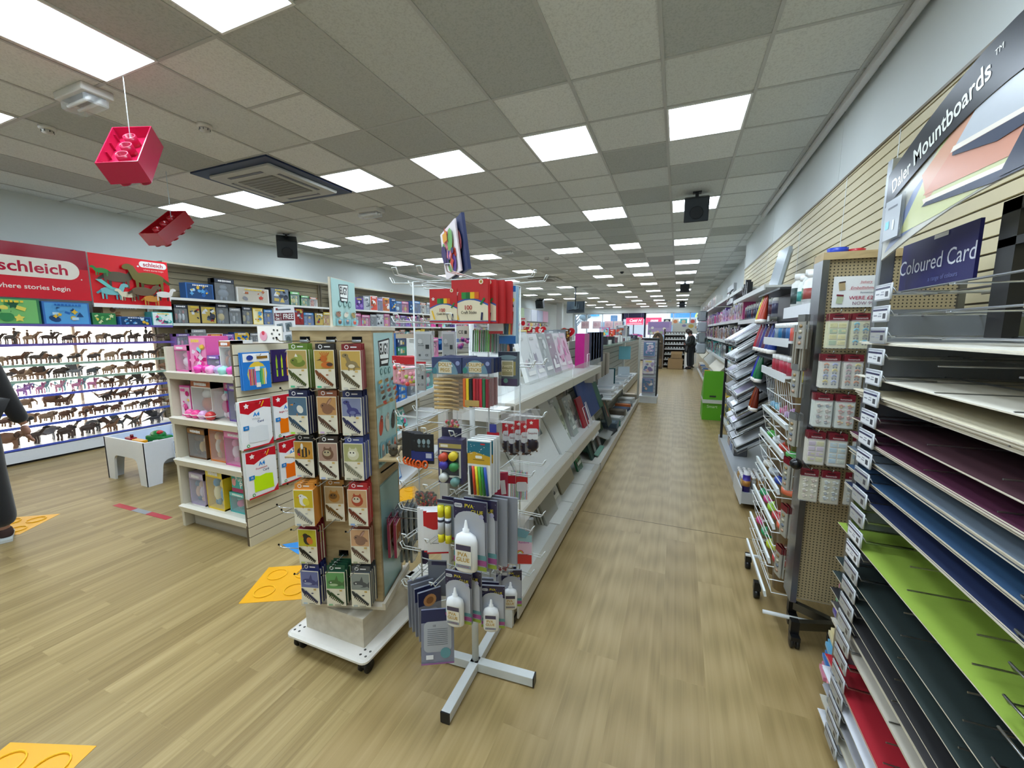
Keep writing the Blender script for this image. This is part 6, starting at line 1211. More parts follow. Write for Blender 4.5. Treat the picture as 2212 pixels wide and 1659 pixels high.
for i in range(12):
    c_, nm, w_, h = [('1c2024', 'black', .3, .04), ('50606c', 'slate', .26, .1), ('2c6a58', 'green', .3, .03), ('b8bcbc', 'silver', .26, .06), ('5c5448', 'brown', .24, .12), ('c8c4b8', 'cream', .3, .05), ('203a5c', 'navy', .28, .05), ('d07038', 'orange', .12, .07), ('8c9090', 'grey', .3, .06), ('d4d6d4', 'white', .28, .1), ('3c4044', 'charcoal', .3, .04), ('a89c88', 'tan', .26, .1)][i]
    o = MB(c_); o.bbox(-.14, .14, -w_/2, w_/2, 0, h, .006); o.box(-.1, .1, -w_*.3, w_*.3, h, h+.001, mul(c_, 1.4)); o = o.build('stock_box', 'card'); o.location = (-.9, 5.75+i*.29, .101); o.rotation_euler = (0, 0, .12*((i % 3)-1)); tag(o, '%s flat box on the low shelf under the frame shelf, %s from near end' % (nm, ORD[i]), 'box')
g9 = 'small parcels and gifts on the glass shelf'
for i in range(10):
    c_, nm = r.choice((('c8ccd0', 'silver'), ('2c2a30', 'black'), ('7a5a60', 'mauve'), ('d8d4d0', 'white'))); o = MB(c_); o.box(-.05, .05, -.05, .05, 0, r.uniform(.05, .12)); o = o.build('gift_box', 'gloss'); o.location = (-.93, 5.6+i*.32, 1.359); tag(o, '%s small box on the glass shelf, %s from the near end' % (nm, ORD[i]), 'box')
# book spinner at the aisle end
t = thing('book_stand', 'white slatted floor stand of pink picture books at the end of the aisle gondola', 'display stand', (-.53, 9.25, 0))
a = MB('d8dadc'); a.box(-.18, .18, -.2, .2, 0, .14); a.box(-.19, .19, -.21, .21, .12, .15); a.build('base', 'paint_metal', t)
a = MB('6a6e70'); a.box(-.13, .13, -.1, .1, .15, 1.36); z = .15
while z < 1.33: a.box(-.14, .14, -.11, .11, z, z+.07, 'c4c8ca'); z += .08
a.build('slatted_core', 'slat', t)
a = MB('16181c'); a.box(.14, .17, -.13, -.1, .1, 1.38); a.box(-.18, .17, -.14, .14, 1.36, 1.39); a.box(.14, .17, .1, .13, .1, 1.38); a.build('black_frame', 'plastic', t)
for i, (z, c_, nm, pal) in enumerate(((1.0, 'lilac', 'peach and blue picture book, top pocket of the book stand', 0), (.62, 'lilac', 'lilac picture book, middle pocket of the book stand', 1), (.22, 'lilac', 'lilac and white picture book, bottom pocket of the book stand', 2))):
    P = box_proto(c_, .24, .02, .32, 5+i, 'box', .002); P.put(nm, T3(-.55, 9.25-.15, z), None, 'book', 'picture_book')
# ---------------------------------------------------------------- gondolas and counters in the middle distance
def island(lb, x0, x1, y0, y1, h, col='b4b2a4', top='dcdcd6'):
    t = thing('gondola_shelving', lb, 'gondola', (x0, y0, 0)); W_, D_ = x1-x0, y1-y0
    a = MB('504c42'); a.box(.02, W_-.02, .02, D_-.02, .02, h-.02); z = .05
    while z < h-.08: a.box(.005, W_-.005, .005, D_-.005, z, z+.085, col); z += .095
    a.build('slatted_body', 'slat', t); a = MB(top); a.box(-.01, W_+.01, -.01, D_+.01, h-.03, h); a.build('top', 'paint_metal', t); return t
island('grey slatted island left of the pink portfolio box', -2.7, -2.05, 5.6, 9.2, 1.3)
island('pale island behind the wire spinner, left of the heart signs', -4.4, -3.7, 7.6, 12, 1.3)
island('slatted island with gift boxes on top behind the book stand', -1.75, -1.1, 9.6, 13.4, 1.36)
island('long pale checkout counter in the middle distance', -4.6, -3.2, 14.5, 20.5, 1.1, 'c4c4c0')
island('pale island of toys in front of the card wall', -6.3, -5.6, 12.5, 18, 1.2, 'bcb8ac')
island('far pale island in front of the shop window', -3.2, -1.6, 22, 25, 1.15, 'c8c8c4')
island('narrow island beside the brick set unit', -4.9, -4.4, 5.2, 8.2, 1.15, 'bab6a8')
rnd = random.Random(31)
def topples(x0, x1, y0, y1, z, n, place, cols):
    for k in range(n):
        c_ = rnd.choice(cols); w_, h = round(rnd.uniform(.14, .26), 2), round(rnd.uniform(.14, .3), 2)
        box_proto(c_, w_, .14, h, k % 3, 'window' if k % 3 == 0 else 'box', .002).put('%s item on top of the %s, %s from its near end' % (c_, place, ORD[k % 20]), T3(rnd.uniform(x0, x1), y0+(y1-y0)*k/n, z, rnd.uniform(.2, .9)), 'stock on top of the %s' % place, 'boxed stock', 'stock_box')
topples(-2.5, -2.2, 5.8, 9, 1.3, 14, 'grey slatted island', ['black', 'white', 'pink', 'grey', 'brown', 'white'])
topples(-4.2, -3.9, 7.8, 11.8, 1.3, 14, 'pale island', ['yellow', 'purple', 'white', 'brown', 'yellow', 'grey'])
topples(-4.3, -3.5, 14.8, 20, 1.1, 16, 'checkout counter', ['white', 'brown', 'grey', 'white', 'black'])
topples(-6.1, -5.8, 12.8, 17.8, 1.2, 18, 'card wall island', ['white', 'pink', 'purple', 'grey', 'yellow'])
topples(-3, -1.8, 22.2, 24.8, 1.15, 14, 'far window island', ['white', 'pink', 'orange', 'green', 'purple'])
topples(-4.75, -4.55, 5.4, 8.1, 1.15, 12, 'narrow island', ['white', 'teal', 'purple', 'blue', 'pink'])
for k, (c_, nm, x, h, w_) in enumerate((('pink', 'pink and white round-cornered gift box', -1.62, .27, .22), ('red', 'red gift bag', -1.45, .22, .12), ('white', 'white star-patterned gift box with blue lid', -1.26, .32, .24), ('black', 'low black box', -1.0, .08, .2))):
    box_proto(c_, w_, .16, h, 9+k, 'box', .002).put('%s on the island behind the book stand' % nm, T3(x+.0, 9.75+.1*k, 1.36), None, 'gift box', 'gift_box')
topples(-1.65, -1.2, 10.4, 13.2, 1.36, 10, 'gift island', ['grey', 'purple', 'white', 'blue', 'black'])
def heart(x, y, z, s, lb):
    t = thing('heart_sign', lb, 'sign', (x, y, z)); P = []
    for k in range(28):
        q = 2*PI*k/28; P.append((s*.5*math.sin(q)**3*1.1, s*.5*(.8125*math.cos(q)-.3125*math.cos(2*q)-.125*math.cos(3*q)-.0625*math.cos(4*q))))
    a = MB('c81c28'); a.prism(P, 0, .012, 'y'); a.tube([(0, .006, -s*.5), (0, .006, -z+1.3)], .008, 6, 'c0c0c0'); a.build('board', 'gloss', t)
    A = Art(lift=.002, step=.002); A.text('ty', -.01*s, .06*s, .36*s, 'f4f0ee', .05, shear=.2); A.mb.build('lettering', 'gloss', t)
heart(-2.3, 8.95, 1.5, .3, 'red heart-shaped sign with white letters on the grey slatted island')
heart(-3.75, 11.4, 1.55, .32, 'red heart-shaped sign farther left, partly hidden')
for (x, y, z, w_, h, c_, tx, lb) in ((-3.95, 9.3, 1.52, .28, .3, 'd8b040', None, 'yellow picture sign standing on the pale island'), (-3.85, 10.6, 1.5, .26, .3, 'b01c30', None, 'dark red picture sign right of the yellow sign'), (-5.95, 15.8, 1.85, .3, .5, 'e0d8d4', 'Valentine', 'white poster with a red heart in front of the card wall')):
    t = thing('picture_sign', lb, 'sign', (x, y, z)); a = MB(c_); a.box(-w_/2, w_/2, 0, .01, -h/2, h/2); a.tube([(0, .005, -h/2), (0, .005, -z+1.2)], .008, 6, 'b0b0b0'); a.build('board', 'gloss', t)
    A = Art(lift=.002, step=.002); (blob_art(A, w_, h*.8, ['e8d8a0', '8a3040', 'f0e8e0', '40302c'], random.Random(3), 5) if not tx else (A.oval(0, 0, .09, .1, 'c8202c'), A.rect(0, h*.36, w_*.6, .04, 'c8202c'))); A.mb.build('printed_face', 'gloss', t)
# buy-one-get-one sign behind the pink gondola
p = aty(612, 662, 2.9)
t = thing('offer_sign', 'white sign reading Buy 1 Get 1 FREE behind the slat end', 'sign', (p.x, 2.9, p.z), -.0)
a = MB('e8ecf0'); a.box(-.14, .14, 0, .006, -.46, 0); a.tube([(0, .003, -.46), (0, .003, -p.z+.03)], .008, 6, 'c0c0c0'); a.lathe([(.12, -p.z), (.12, -p.z+.015), (.02, -p.z+.03)], 16); a.build('board', 'gloss', t)
A = Art(T3(0, 0, -.46), step=.0006); A.rect(0, .36, .27, .075, '6a2430'); A.text('Buy 1', -.075, .378, .026, 'f0f0f0', .02); A.text('Get 1', -.075, .342, .026, 'f0f0f0', .02); A.text('FREE', .06, .36, .05, 'f0f0f0', .02); A.rect(0, .43, .2, .012, '6a7078'); A.rect(-.09, .435, .03, .02, '7a3038')
for x, y in ((-.06, .25), (.06, .26), (-.07, .1), (.05, .14)): A.rect(x, y, .085, .085, '7a8a92', .1); A.oval(x, y, .03, .03, '4a5a60')
A.rect(.09, .07, .05, .05, '2c6ab8'); A.mb.build('printed_face', 'gloss', t)
# ---------------------------------------------------------------- mountboard rack, right foreground
RX = .6; RY0, RY1 = .12, 1.78
t = thing('board_rack', 'tall chrome rack of coloured mountboard sheets in the right foreground', 'rack', (RX, RY0, 0)); D_ = RY1-RY0
for x in (.0, .49):
    for y in (0, D_-.02):
        a = MB('a4a8ac'); a.bbox(x+(.012 if x < .1 else 0), x+(.05 if x < .1 else .02), y-.015, y+.015, .0, 2.1 if y > 0 and x < .1 else 1.85, .003); a.build('post', 'chrome' if 0 else 'metal', t)
a = MB('80848a'); a.box(.04, .5, D_-.026, D_-.014, .0, 1.62); a.build('end_panel', 'paint_metal', t)
TZ = [1.665-.0665*k for k in range(25)]
for k, z in enumerate(TZ):
    b = MB('b8bcc0')
    for x in ((.012, .14, .28, .4, .5) if k < 3 else (.22, .5)): b.tube([(x, 0, z), (x, D_-.02, z)], .0028, 6)
    for j in range(3, 6): b.tube([(.0, .16+j*.26, z-.003), (.5, .16+j*.26, z-.003)], .0022, 5)
    # end stop that turns up at the front
    for yy in (D_-.1, D_-.82): b.tube([(.5, yy, z), (0, yy, z), (-.008, yy, z+.014), (-.008, yy-.1, z+.014), (.0, yy-.1, z), (.12, yy-.1, z)], .0028, 6)
    sh_ = b.build('wire_tier', 'metal', t)
    for yy in (D_-.155,):
        h = MB('a8acb2'); h.box(-.016, -.012, yy-.052, yy+.052, z-.022, z+.026); h.tube([(-.014, yy-.053, z-.02), (-.014, yy-.053, z+.026), (-.014, yy+.053, z+.026), (-.014, yy+.053, z-.02)], .0026, 6, 'c8ccd0')
        h.box(-.0172, -.016, yy-.048, yy+.048, z-.018, z+.02, 'e2e4e6' if k < 9 and k != 2 or k in (12, 13) else 'a4a5a0'); h.box(-.0176, -.0172, yy-.048, yy+.048, z+.012, z+.018, '3c3c5c'); h.box(-.0176, -.0172, yy-.04, yy-.022, z-.012, z+.004, '4a4a50')  # greyer plates carry the rack's shadow in their colour
        h.box(-.0176, -.0172, yy-.012, yy+.01, z-.006, z-.002, '9a9ca4'); h.box(-.0176, -.0172, yy-.012, yy+.006, z+.002, z+.005, '9a9ca4'); h.box(-.0176, -.0172, yy+.018, yy+.04, z-.004, z, '8a8c94'); h.build('label_holder', 'gloss', sh_)
# sheets: (z of top, colour, count, name)
sheets = [(1.512, 'dad7cc', 2, 'white'), (1.395, 'd6d2c4', 1, 'off-white'), (1.345, 'cdc5aa', 7, 'cream'), (1.245, '3a1420', 3, 'dark maroon'), (1.19, '480a30', 5, 'magenta'), (1.132, '5c6874', 6, 'grey-blue'), (1.066, '183c5c', 5, 'steel blue'), (1.0, '061c44', 3, 'navy blue'),
 (.838, '86a038', 6, 'lime green'), (.708, '1a2826', 2, 'dark green'), (.645, '243230', 3, 'bottle green'), (.575, '1e1e20', 2, 'black'), (.525, '4a484a', 3, 'charcoal'), (.462, 'b8b2a4', 5, 'grey-beige'), (.30, 'a81828', 4, 'red'), (.24, 'd8dae2', 4, 'cool white'), (.175, 'a0a0a4', 3, 'silver grey'), (.11, 'c8c4b4', 4, 'putty'), (.05, 'dcdee2', 5, 'bright white')]
rs = random.Random(2)
for z, c_, n, nm in sheets:
    for k in range(n):
        o = MB('c9c2b0' if k or nm not in ('white', 'off-white', 'cream', 'bright white', 'cool white') else c_); th = .0036
        y1 = RY1+.0-.0*k+rs.uniform(-.012, .02); x0 = RX-.01+rs.uniform(0, .008)+(.003*k)
        zz = z-th*(k+1)-.0004*k
        # sheet edges show the pale core, the face its colour
        o.box(x0, RX+.495, RY0+.02, y1, zz, zz+th-.0004, 'd2cbb8'); o.box(x0, RX+.495, RY0+.02, y1, zz+th-.0004, zz+th, c_)
        o = o.build('mountboard_sheet', 'matte'); tag(o, '%s mountboard sheet%s in the chrome rack' % (nm, ' on top of its tier' if k == 0 else ' lower in its stack'), 'mountboard', '%s mountboard stack' % nm)
# curved banner with picture
t = thing('banner_sign', 'large curved banner with a dark lettered top band over the chrome rack', 'sign', (.612, 1.74, 1.78), -PI/2)
def arcz(s, z0, rise, L_): return z0+rise*math.sin(PI*s/L_)
LN = 1.12; N_ = 22
top_ = [(LN*k/N_, arcz(LN*k/N_, .265, .14, LN)) for k in range(N_+1)]; bot = [(LN*k/N_, arcz(LN*k/N_, 0, .085, LN)) for k in range(N_+1)]; mid = [(LN*k/N_, arcz(LN*k/N_, .165, .12, LN)) for k in range(N_+1)]
a = MB('c8c8c0')
for k in range(N_):
    a.prism([bot[k], bot[k+1], top_[k+1], top_[k]], 0, .004, 'y')
a.build('panel', 'card', t)
A = Art(step=.0004, lift=.0006)
for k in range(N_): A.k = 0; A.poly([bot[k], bot[k+1], mid[k+1], mid[k]], 'c0bfb4')
A.k = 1
A.poly([(.02, .02), (.16, .17), (.3, .24), (.26, .08), (.12, .05)], '8a96b4'); A.poly([(.1, .06), (.28, .26), (.62, .27), (.6, .1), (.3, .07)], 'c8cc98'); A.poly([(.2, .2), (.32, .26), (.42, .28), (.34, .18), (.24, .12)], 'cc9a80')
A.poly([(.22, .14), (.34, .22), (.66, .2), (.64, .12)], 'cc9078'); A.poly([(.22, .13), (.64, .11), (.64, .09), (.23, .115)], 'e8dccc'); A.poly([(.22, .11), (.5, .085), (.62, .085), (.62, .1), (.24, .118)], '2c3850'); A.poly([(.34, .215), (.42, .285), (.7, .28), (.68, .2)], 'b8bec4'); A.poly([(.33, .21), (.68, .19), (.68, .2), (.34, .222)], 'e8e0d4'); A.poly([(.34, .2), (.5, .17), (.68, .175), (.68, .19), (.34, .208)], '3c4458'); A.poly([(.52, .09), (.72, .09), (.74, .27), (.6, .2)], '30384c')
A.poly([(.7, .1), (1.08, .06), (1.08, .2), (.8, .27)], 'a8b4a0')
kk = A.k
for k in range(N_): A.k = kk; A.poly([mid[k], mid[k+1], top_[k+1], top_[k]], '23272f')
A.text('Daler', .085, .232, .042, 'd8dcd4', .018, a=.3, sx=.82); A.text('Mountboards', .3, .3, .048, 'd8dcd4', .018, a=.27, sx=.86); A.text('TM', .47, .365, .014, 'd8dcd4', a=.15)
A.mb.build('printed_face', 'gloss', t)
t = thing('small_sign', 'small clear framed notice clipped to the left end of the curved banner', 'sign', M=T3(.6, 1.72, 1.83, -PI/2)); a = MB('aab0b4'); a.box(0, .11, 0, .006, 0, .13); a.build('frame', 'acrylic', t)
A = Art(step=.0004); A.rect(.055, .065, .1, .12, 'b4bac0'); A.rect(.055, .1, .06, .006, '6a7078'); A.rect(.03, .05, .024, .024, '7ad0e8'); A.rect(.07, .045, .012, .03, 'e8eef0'); A.mb.build('print', 'gloss', t)
t = thing('banner_sign', 'navy sign reading Coloured Card behind the rack wires', 'sign', M=T3(.70, 1.83, 1.685, -PI/2)); a = MB('1c1c5c'); a.prism([(0, 0), (.385, 0), (.385, .15), (0, .15)], 0, .008, 'y'); a.build('panel', 'card', t)
A = Art(step=.0004); A.text('Coloured Card', .192, .07, .048, 'd0d4e0', .0, sx=.95); A.rect(.22, .142, .07, .012, 'd8d8d8'); A.text('a range of colours', .25, .02, .014, '7078b0'); A.mb.build('lettering', 'gloss', t)
t = thing('sign_holder', 'black square-tube holder beside the Coloured Card sign', 'frame', (.72, 1.38, 0)); a = MB('141416'); a.box(0, .03, -.03, .03, 1.53, 1.86); a.box(0, .03, -.8, .03, 1.83, 1.86); a.box(0, .03, -.8, .03, 1.75, 1.77); a.box(0, .35, -.0, .03, 1.83, 1.86); a.build('frame', 'plastic', t)
lean('signboard', 'olive card behind the upper tiers', 'sign', 1.7, .7, .05, .006, 1.53, 1.02, 0, '5a5a3c') if 0 else None
t = thing('signboard', 'olive lettered strip behind the upper sheets of the chrome rack', 'sign', M=T3(.93, 1.76, 1.53, -PI/2)); a = MB('56563a'); a.box(0, .9, 0, .006, 0, .06); a.build('strip', 'card', t); A = Art(step=.0004); A.text('Daler Mountboards', .32, .028, .036, 'c8c8b4', .015); A.mb.build('lettering', 'card', t)
# ---------------------------------------------------------------- pegboard stand of red-headed packs
m, N, L, B = node_mat('pegboard')
tc = N.new('ShaderNodeTexCoord'); sx = N.new('ShaderNodeSeparateXYZ'); L.new(tc.outputs['Object'], sx.inputs[0])
def near_hole(o, p=.013):
    f = mth('FRACT', mth('DIVIDE', o, p)); return mth('POWER', mth('SUBTRACT', f, .5), 2)
d2 = mth('ADD', near_hole(sx.outputs[0]), near_hole(sx.outputs[2])); hole = mth('LESS_THAN', d2, .045)
mx = N.new('ShaderNodeMix'); mx.data_type = 'RGBA'; L.new(hole, mx.inputs[0]); mx.inputs[6].default_value = lin('a0916f'); mx.inputs[7].default_value = lin('2a251c'); L.new(mx.outputs[2], B.inputs['Base Color']); B.inputs['Roughness'].default_value = .5
PX0, PX1, PY = .555, .98, 2.1
t = thing('pegboard_stand', 'beige pegboard stand on castors beside the mountboard rack', 'display stand', (PX0, PY, 0))
a = MB(); a.box(.012, PX1-PX0, 0, .008, .32, 1.84); a.box(.012, PX1-PX0, .092, .1, .32, 1.84); a.build('pegboard', 'pegboard', t)
a = MB('8c8f92'); a.box(-.012, .012, -.012, .11, .3, 1.84); a.box(PX1-PX0, PX1-PX0+.02, -.012, .11, .3, 1.84); a.build('side_frame', 'metal', t)
a = MB('cdc08e'); a.box(-.012, PX1-PX0+.02, -.014, .11, 1.84, 1.87); a.build('top_rail', 'birch', t)
Ml = [((.05, .12), (.29, .2)), ((.08, .3), (.3, .16))]
a = MB('6c6e70'); 
for (x0, y0), (x1, y1) in Ml:
    d = Vector((x1-x0, y1-y0, 0)); s = Vector((-d.y, d.x, 0)).normalized()*.015; P = [Vector((x0, y0, 0))-s, Vector((x1, y1, 0))-s, Vector((x1, y1, 0))+s, Vector((x0, y0, 0))+s]; a.prism([(q.x, q.y) for q in P], .085, .125, 'z')
a.box(.25, .3, .05, .2, .1, .34); a.build('base_frame', 'metal', t)
for k, ((x0, y0), _) in enumerate(Ml):
    b = MB('17181a'); x, y = x0, y0; b.box(x-.018, x+.018, y-.018, y+.018, .06, .13); b.tube([(x-.018, y-.02, .03), (x-.006, y-.02, .03)], .03, 16); b.tube([(x+.006, y-.02, .03), (x+.018, y-.02, .03)], .03, 16); b.box(x-.02, x+.02, y-.045, y+.004, .045, .066); b.build('castor', 'plastic', t)
t2 = thing('price_notice', 'white notice with red writing, were 2.50 now 99p, on the pegboard top', 'notice', M=T3(.588, PY-.006, 1.645) @ Matrix.Scale(.72, 4)); a = MB('dfe2e2'); a.box(0, .21, -.002, 0, 0, .175); a.build('sheet', 'card', t2)
A = Art(T3(0, -.002), step=.0003); A.text('bakery', .15, .14, .014, 'c05060', shear=.3); A.rect(.15, .131, .06, .001, 'c05060'); A.text('Embellishment', .145, .108, .016, 'c05060', shear=.3); A.rect(.145, .098, .14, .001, 'c05060'); A.text('homemade', .16, .082, .011, '404860', shear=.3)
A.text('WERE £2.50', .15, .052, .02, 'b0405a', .01); A.text('NOW 99p', .15, .022, .018, '907080', .01); A.rect(.19, .052, .06, .0015, 'b0405a'); A.rect(.04, .12, .03, .045, 'a8946c', .15); A.rect(.04, .142, .03, .008, '3c2c24', .15); A.rect(.035, .045, .03, .045, 'a8b494', -.1); A.rect(.035, .068, .034, .01, '6a1828', -.1); A.mb.build('writing', 'card', t2)
def embel(seed, c1, c2, base):
    w_, h = .09, .165; b = MB('e2dcc0'); b.box(-w_/2, w_/2, 0, .003, -h, 0, base); hd = MB('6c1220'); hd.box(-w_/2, w_/2, -.002, .005, -.035, .002); A = Art(T3(0, -.002), step=.0003); A.text('homemade', 0, -.022, .009, 'd8c8c8', .01, shear=.2); A.rect(0, -.008, .04, .006, '3a0c14')
    r = random.Random(seed); s = MB(c1)
    for i in range(4):
        for j in range(2):
            x, z = -.02+.042*j, -.056-.028*i
            if seed % 3 == 0: s.bbox(x-.018, x+.018, z-.011, z+.011, 0, .003, .003, r.choice(c2), M=Matrix.Rotation(PI/2, 4, 'X')); s.box(x-.004, x+.016, -.004, -.003, z-.002, z+.006, r.choice(c2))
            elif seed % 3 == 1: s.tube([(x+.011*math.cos(q), -.002, z+.003+.009*math.sin(q)) for q in [PI*k/5 for k in range(6)]], .0042, 5, r.choice(c2)); [s.ell((x+q, -.002, z-.006), (.005, .002, .005), 6, '5a5a60') for q in (-.007, .007)]
            else: s.tube([(x-.012, -.002, z+.004), (x, -.002, z+.008), (x+.008, -.002, z), (x+.016, -.002, z+.003)], .004, 5, r.choice(c2)); s.ell((x, -.002, z-.004), (.01, .003, .008), 6, r.choice(c2))
    f = MB('e8eef0'); f.box(-w_/2-.002, w_/2+.002, -.0062, -.0058, -h-.003, -.03)
    return Proto('embellishment_pack', 'craft pack', [('card_back', b.data('card_back', 'card'), []), ('header_card', hd.data('header_card', 'card'), [('print', A.mb.data('print', 'card'), [])]), ('stickers', s.data('stickers', 'gloss'), []), ('cover', f.data('cover', 'film'), [])])
rows_ = [(680, ('yellow and green bow', 3, ['c8c070', '9ab080', 'd8cc80']), ('blue pram', 4, ['50a8c0', 'a8a078', '3c98b8'])), (765, ('multicoloured scooter', 7, ['9098c0', 'c07840', 'c8b450']), ('mauve and orange pram', 1, ['b08a90', 'b8703c', 'c8b860'])), (846, ('pale wand', 5, ['b0a098', '8a9098', 'c8b8a8']), ('pink and tan bird', 8, ['b87868', 'c8a050', 'c0a090'])), (935, ('lilac and yellow block', 6, ['c8b4c4', 'd0c890', 'c4b0c0']), ('pale blue cot', 9, ['a0bcc8', 'b4c8d0', 'c8ccb8'])), (1018, ('pearl bottle', 11, ['d8c8b0', 'c8b4a0', 'e0d8c8']), ('silver-edged button', 2, ['c8ccc8', 'd8d4c0', 'a8acac']))]
hk = t
for i, (v, l_, r_) in enumerate(rows_):
    z = 1.62-.163*i
    for j, (nm, sd, pal) in enumerate((l_, r_)):
        P = embel(sd, pal[0], tuple(pal), ['d8d4a8', 'dcd8c8', 'd4d8cc', 'dcd4c0', 'd0c8a8'][i]); x = .592-.011*i+.074*j
        o = MB('b8bcc0'); o.tube([(x-PX0, 0, z), (x-PX0, -.11, z), (x-PX0, -.118, z+.012)], .002, 6); o.build('peg_hook', 'chrome', hk)
        for k in range(4 if i < 4 else 2): P.put('%s sticker pack%s in the %s row of the pegboard, %s' % (nm, '' if k == 0 else ' behind', ORD[i], 'left' if j == 0 else 'right'), T3(x, PY-.095+.013*k, z-.004, random.uniform(-.04, .04)) @ Matrix.Diagonal((.68, .8, .82, 1)), '%s sticker packs' % nm)
    P = embel(sd+3, pal[0], tuple(pal), 'd8d4c0'); P.put('sticker pack in the %s row of the pegboard, half hidden by the rack post' % ORD[i], T3(.75-.011*i, PY-.08, z-.004) @ Matrix.Diagonal((.68, .8, .82, 1)))
for k in range(8):
    o = MB('b8bcc0'); x = .3; o.tube([(x, 0, 1.0-.09*k), (x, -.05, 1.0-.09*k), (x, -.055, .99-.09*k+.02)], .003, 6, '202224'); o.build('peg_hook', 'plastic', hk)
tabs = [('d8904c', 'orange'), ('e8d840', 'yellow'), ('c03c84', 'magenta'), ('28964c', 'green'), ('4a2c90', 'violet'), ('e0d098', 'cream'), ('60b0d8', 'sky blue'), ('1c70c0', 'blue'), ('e888a0', 'pink')]
for k, (c_, nm) in enumerate(tabs):
    o = MB(c_); o.box(0, .1, -.07, .07, 0, .02); o.box(-.012, .0, -.03, .05, .001, .018, mul(c_, .9)); o = o.build('felt_bundle', 'cloth'); o.matrix_world = T3(.69-.006*k, 1.9, .6-.055*k-(.05 if k > 4 else 0), -.1) @ Matrix.Rotation(-.0, 4, 'Y'); tag(o, '%s felt bundle poking out behind the rack post' % nm, 'felt bundle')
for k in range(6):
    z = 1.62-.22*k
    for j in range(3):
        o = MB('a8aaa4'); o.box(-.003, .003, -.03, .03, -.15, 0, '9c9a8e'); o.box(-.0045, .0045, -.03, .03, -.03, 0, '6c1220' if k > 2 else '6a6c68'); [o.ell((-.005, 0, -.05-.025*q), (.004, .014, .008), 6, ['8a7048', 'b0a890', '5c6470', 'a08068'][q]) for q in range(4)]; o = o.build('hanging_pack', 'film' if j == 0 else 'gloss'); o.location = (PX0-.022-.014*j, PY+.05+.03*(k % 2), z); o.rotation_euler = (0, 0, .1*j); tag(o, 'clear pack edge-on on the left side of the pegboard stand, %s row' % ORD[k], 'hanging pack', 'edge-on packs, pegboard row %d' % (k+1) if 0 else 'edge-on clear packs on the pegboard side')
o = MB('0c0c0e'); o.ell((0, 0, 0), (.024, .024, .024), 14); o = o.build('knob', 'gloss', hk); o.location = (-.06, -.1, .985)
# ---------------------------------------------------------------- wire basket stand of tubs
t = thing('basket_stand', 'white wire stand of tiered baskets behind the pegboard stand', 'display stand', (.5, 2.26, 0)); SB = t
a = MB('e0e4e4')
for y in (.02, .6):
    a.tube([(.3, y, .08), (.3, y, 1.95)], .008, 8); a.tube([(-.02, y, .1), (.3, y, .1)], .01, 8)
a.build('upright', 'paint_metal', t)
for x, y in ((-.0, .3), (.0, .62), (.28, .02), (.28, .62)):
    b = MB('17181a'); b.box(x-.018, x+.018, y-.018, y+.018, .05, .1); b.tube([(x-.014, y, .026), (x+.014, y, .026)], .026, 14); b.build('castor', 'plastic', t)
tubc = [['d8c830', 'c84868', 'd880b8', 'e8c83c'], ['6c3a58', 'b88ac0', 'c05080', '70c0d8', '38a0cc'], ['4aa048', 'c84030', 'e0e4e4', '60b858'], ['e07048', '2c48a8', 'b8bcc0', 'dcd8cc'], ['d86848', 'c84048', 'a8d840', 'd83c88', '2ca060'], ['c04040', 'c8d83c', '30a868', 'e04088']]
tubn = [['yellow', 'red', 'pink', 'golden'], ['plum', 'lilac', 'rose', 'pale blue', 'bright blue'], ['green', 'orange-red', 'white', 'light green'], ['coral', 'blue', 'silver', 'cream'], ['salmon', 'red', 'lime', 'magenta', 'emerald'], ['brick red', 'lime', 'emerald', 'hot pink']]
for i in range(6):
    z = 1.3-.185*i-(.02 if i else 0); x0 = .01-.006*i; hgt = .2 if i == 0 else .14
    b = MB('e8eceb')
    for y0, y1 in ((.02, .3), (.32, .6)):
        for zz, dx in ((z, 0), (z-hgt*.5, .012), (z-hgt, .03)): b.tube([(x0+dx, y0, zz), (x0+dx, y1, zz), (.26, y1, zz), (.26, y0, zz)], .0028, 6, closed=True)
        ny = 7 if i == 0 else 2
        for j in range(ny): yy = y0+(y1-y0)*j/(ny-1); b.tube([(.26, yy, z), (x0, yy, z), (x0+.03, yy, z-hgt), (.26, yy, z-hgt)], .0024, 5)
        b.tube([(.13, y0, z), (x0+.13, y0, z-hgt), (x0+.13, y1, z-hgt), (.13, y1, z)], .0024, 5)
    bk = b.build('basket', 'paint_metal', SB)
    b = MB('dce4e4'); b.prism([(x0-.004, z-hgt-.002), (x0+.006, z-hgt+.0), (x0+.012, z-hgt-.03), (x0+.0, z-hgt-.032)], .02, .6, 'y'); b.build('price_rail', 'gloss', bk)
    for j, c_ in enumerate(tubc[i]):
        o = MB('8a7248'); R_ = .052; hh = hgt+.03; o.lathe([(R_*.8, 0), (R_, hh*.86), (R_*1.04, hh*.87), (R_*1.04, hh), (0, hh)], 14, cols=['8a7248', '8a7248', c_, c_])
        o.ell((0, 0, hh+.008), (R_*.7, R_*.7, .016), 8, c_)
        o = o.build('tub', 'plastic'); n_ = len(tubc[i]); o.location = (.5+x0+.085, 2.26+.07+(.46)*j/(n_-1), z-hgt+.004); tag(o, 'brown tub with a %s lid in the %s wire basket' % (tubn[i][j], ORD[i]), 'tub')
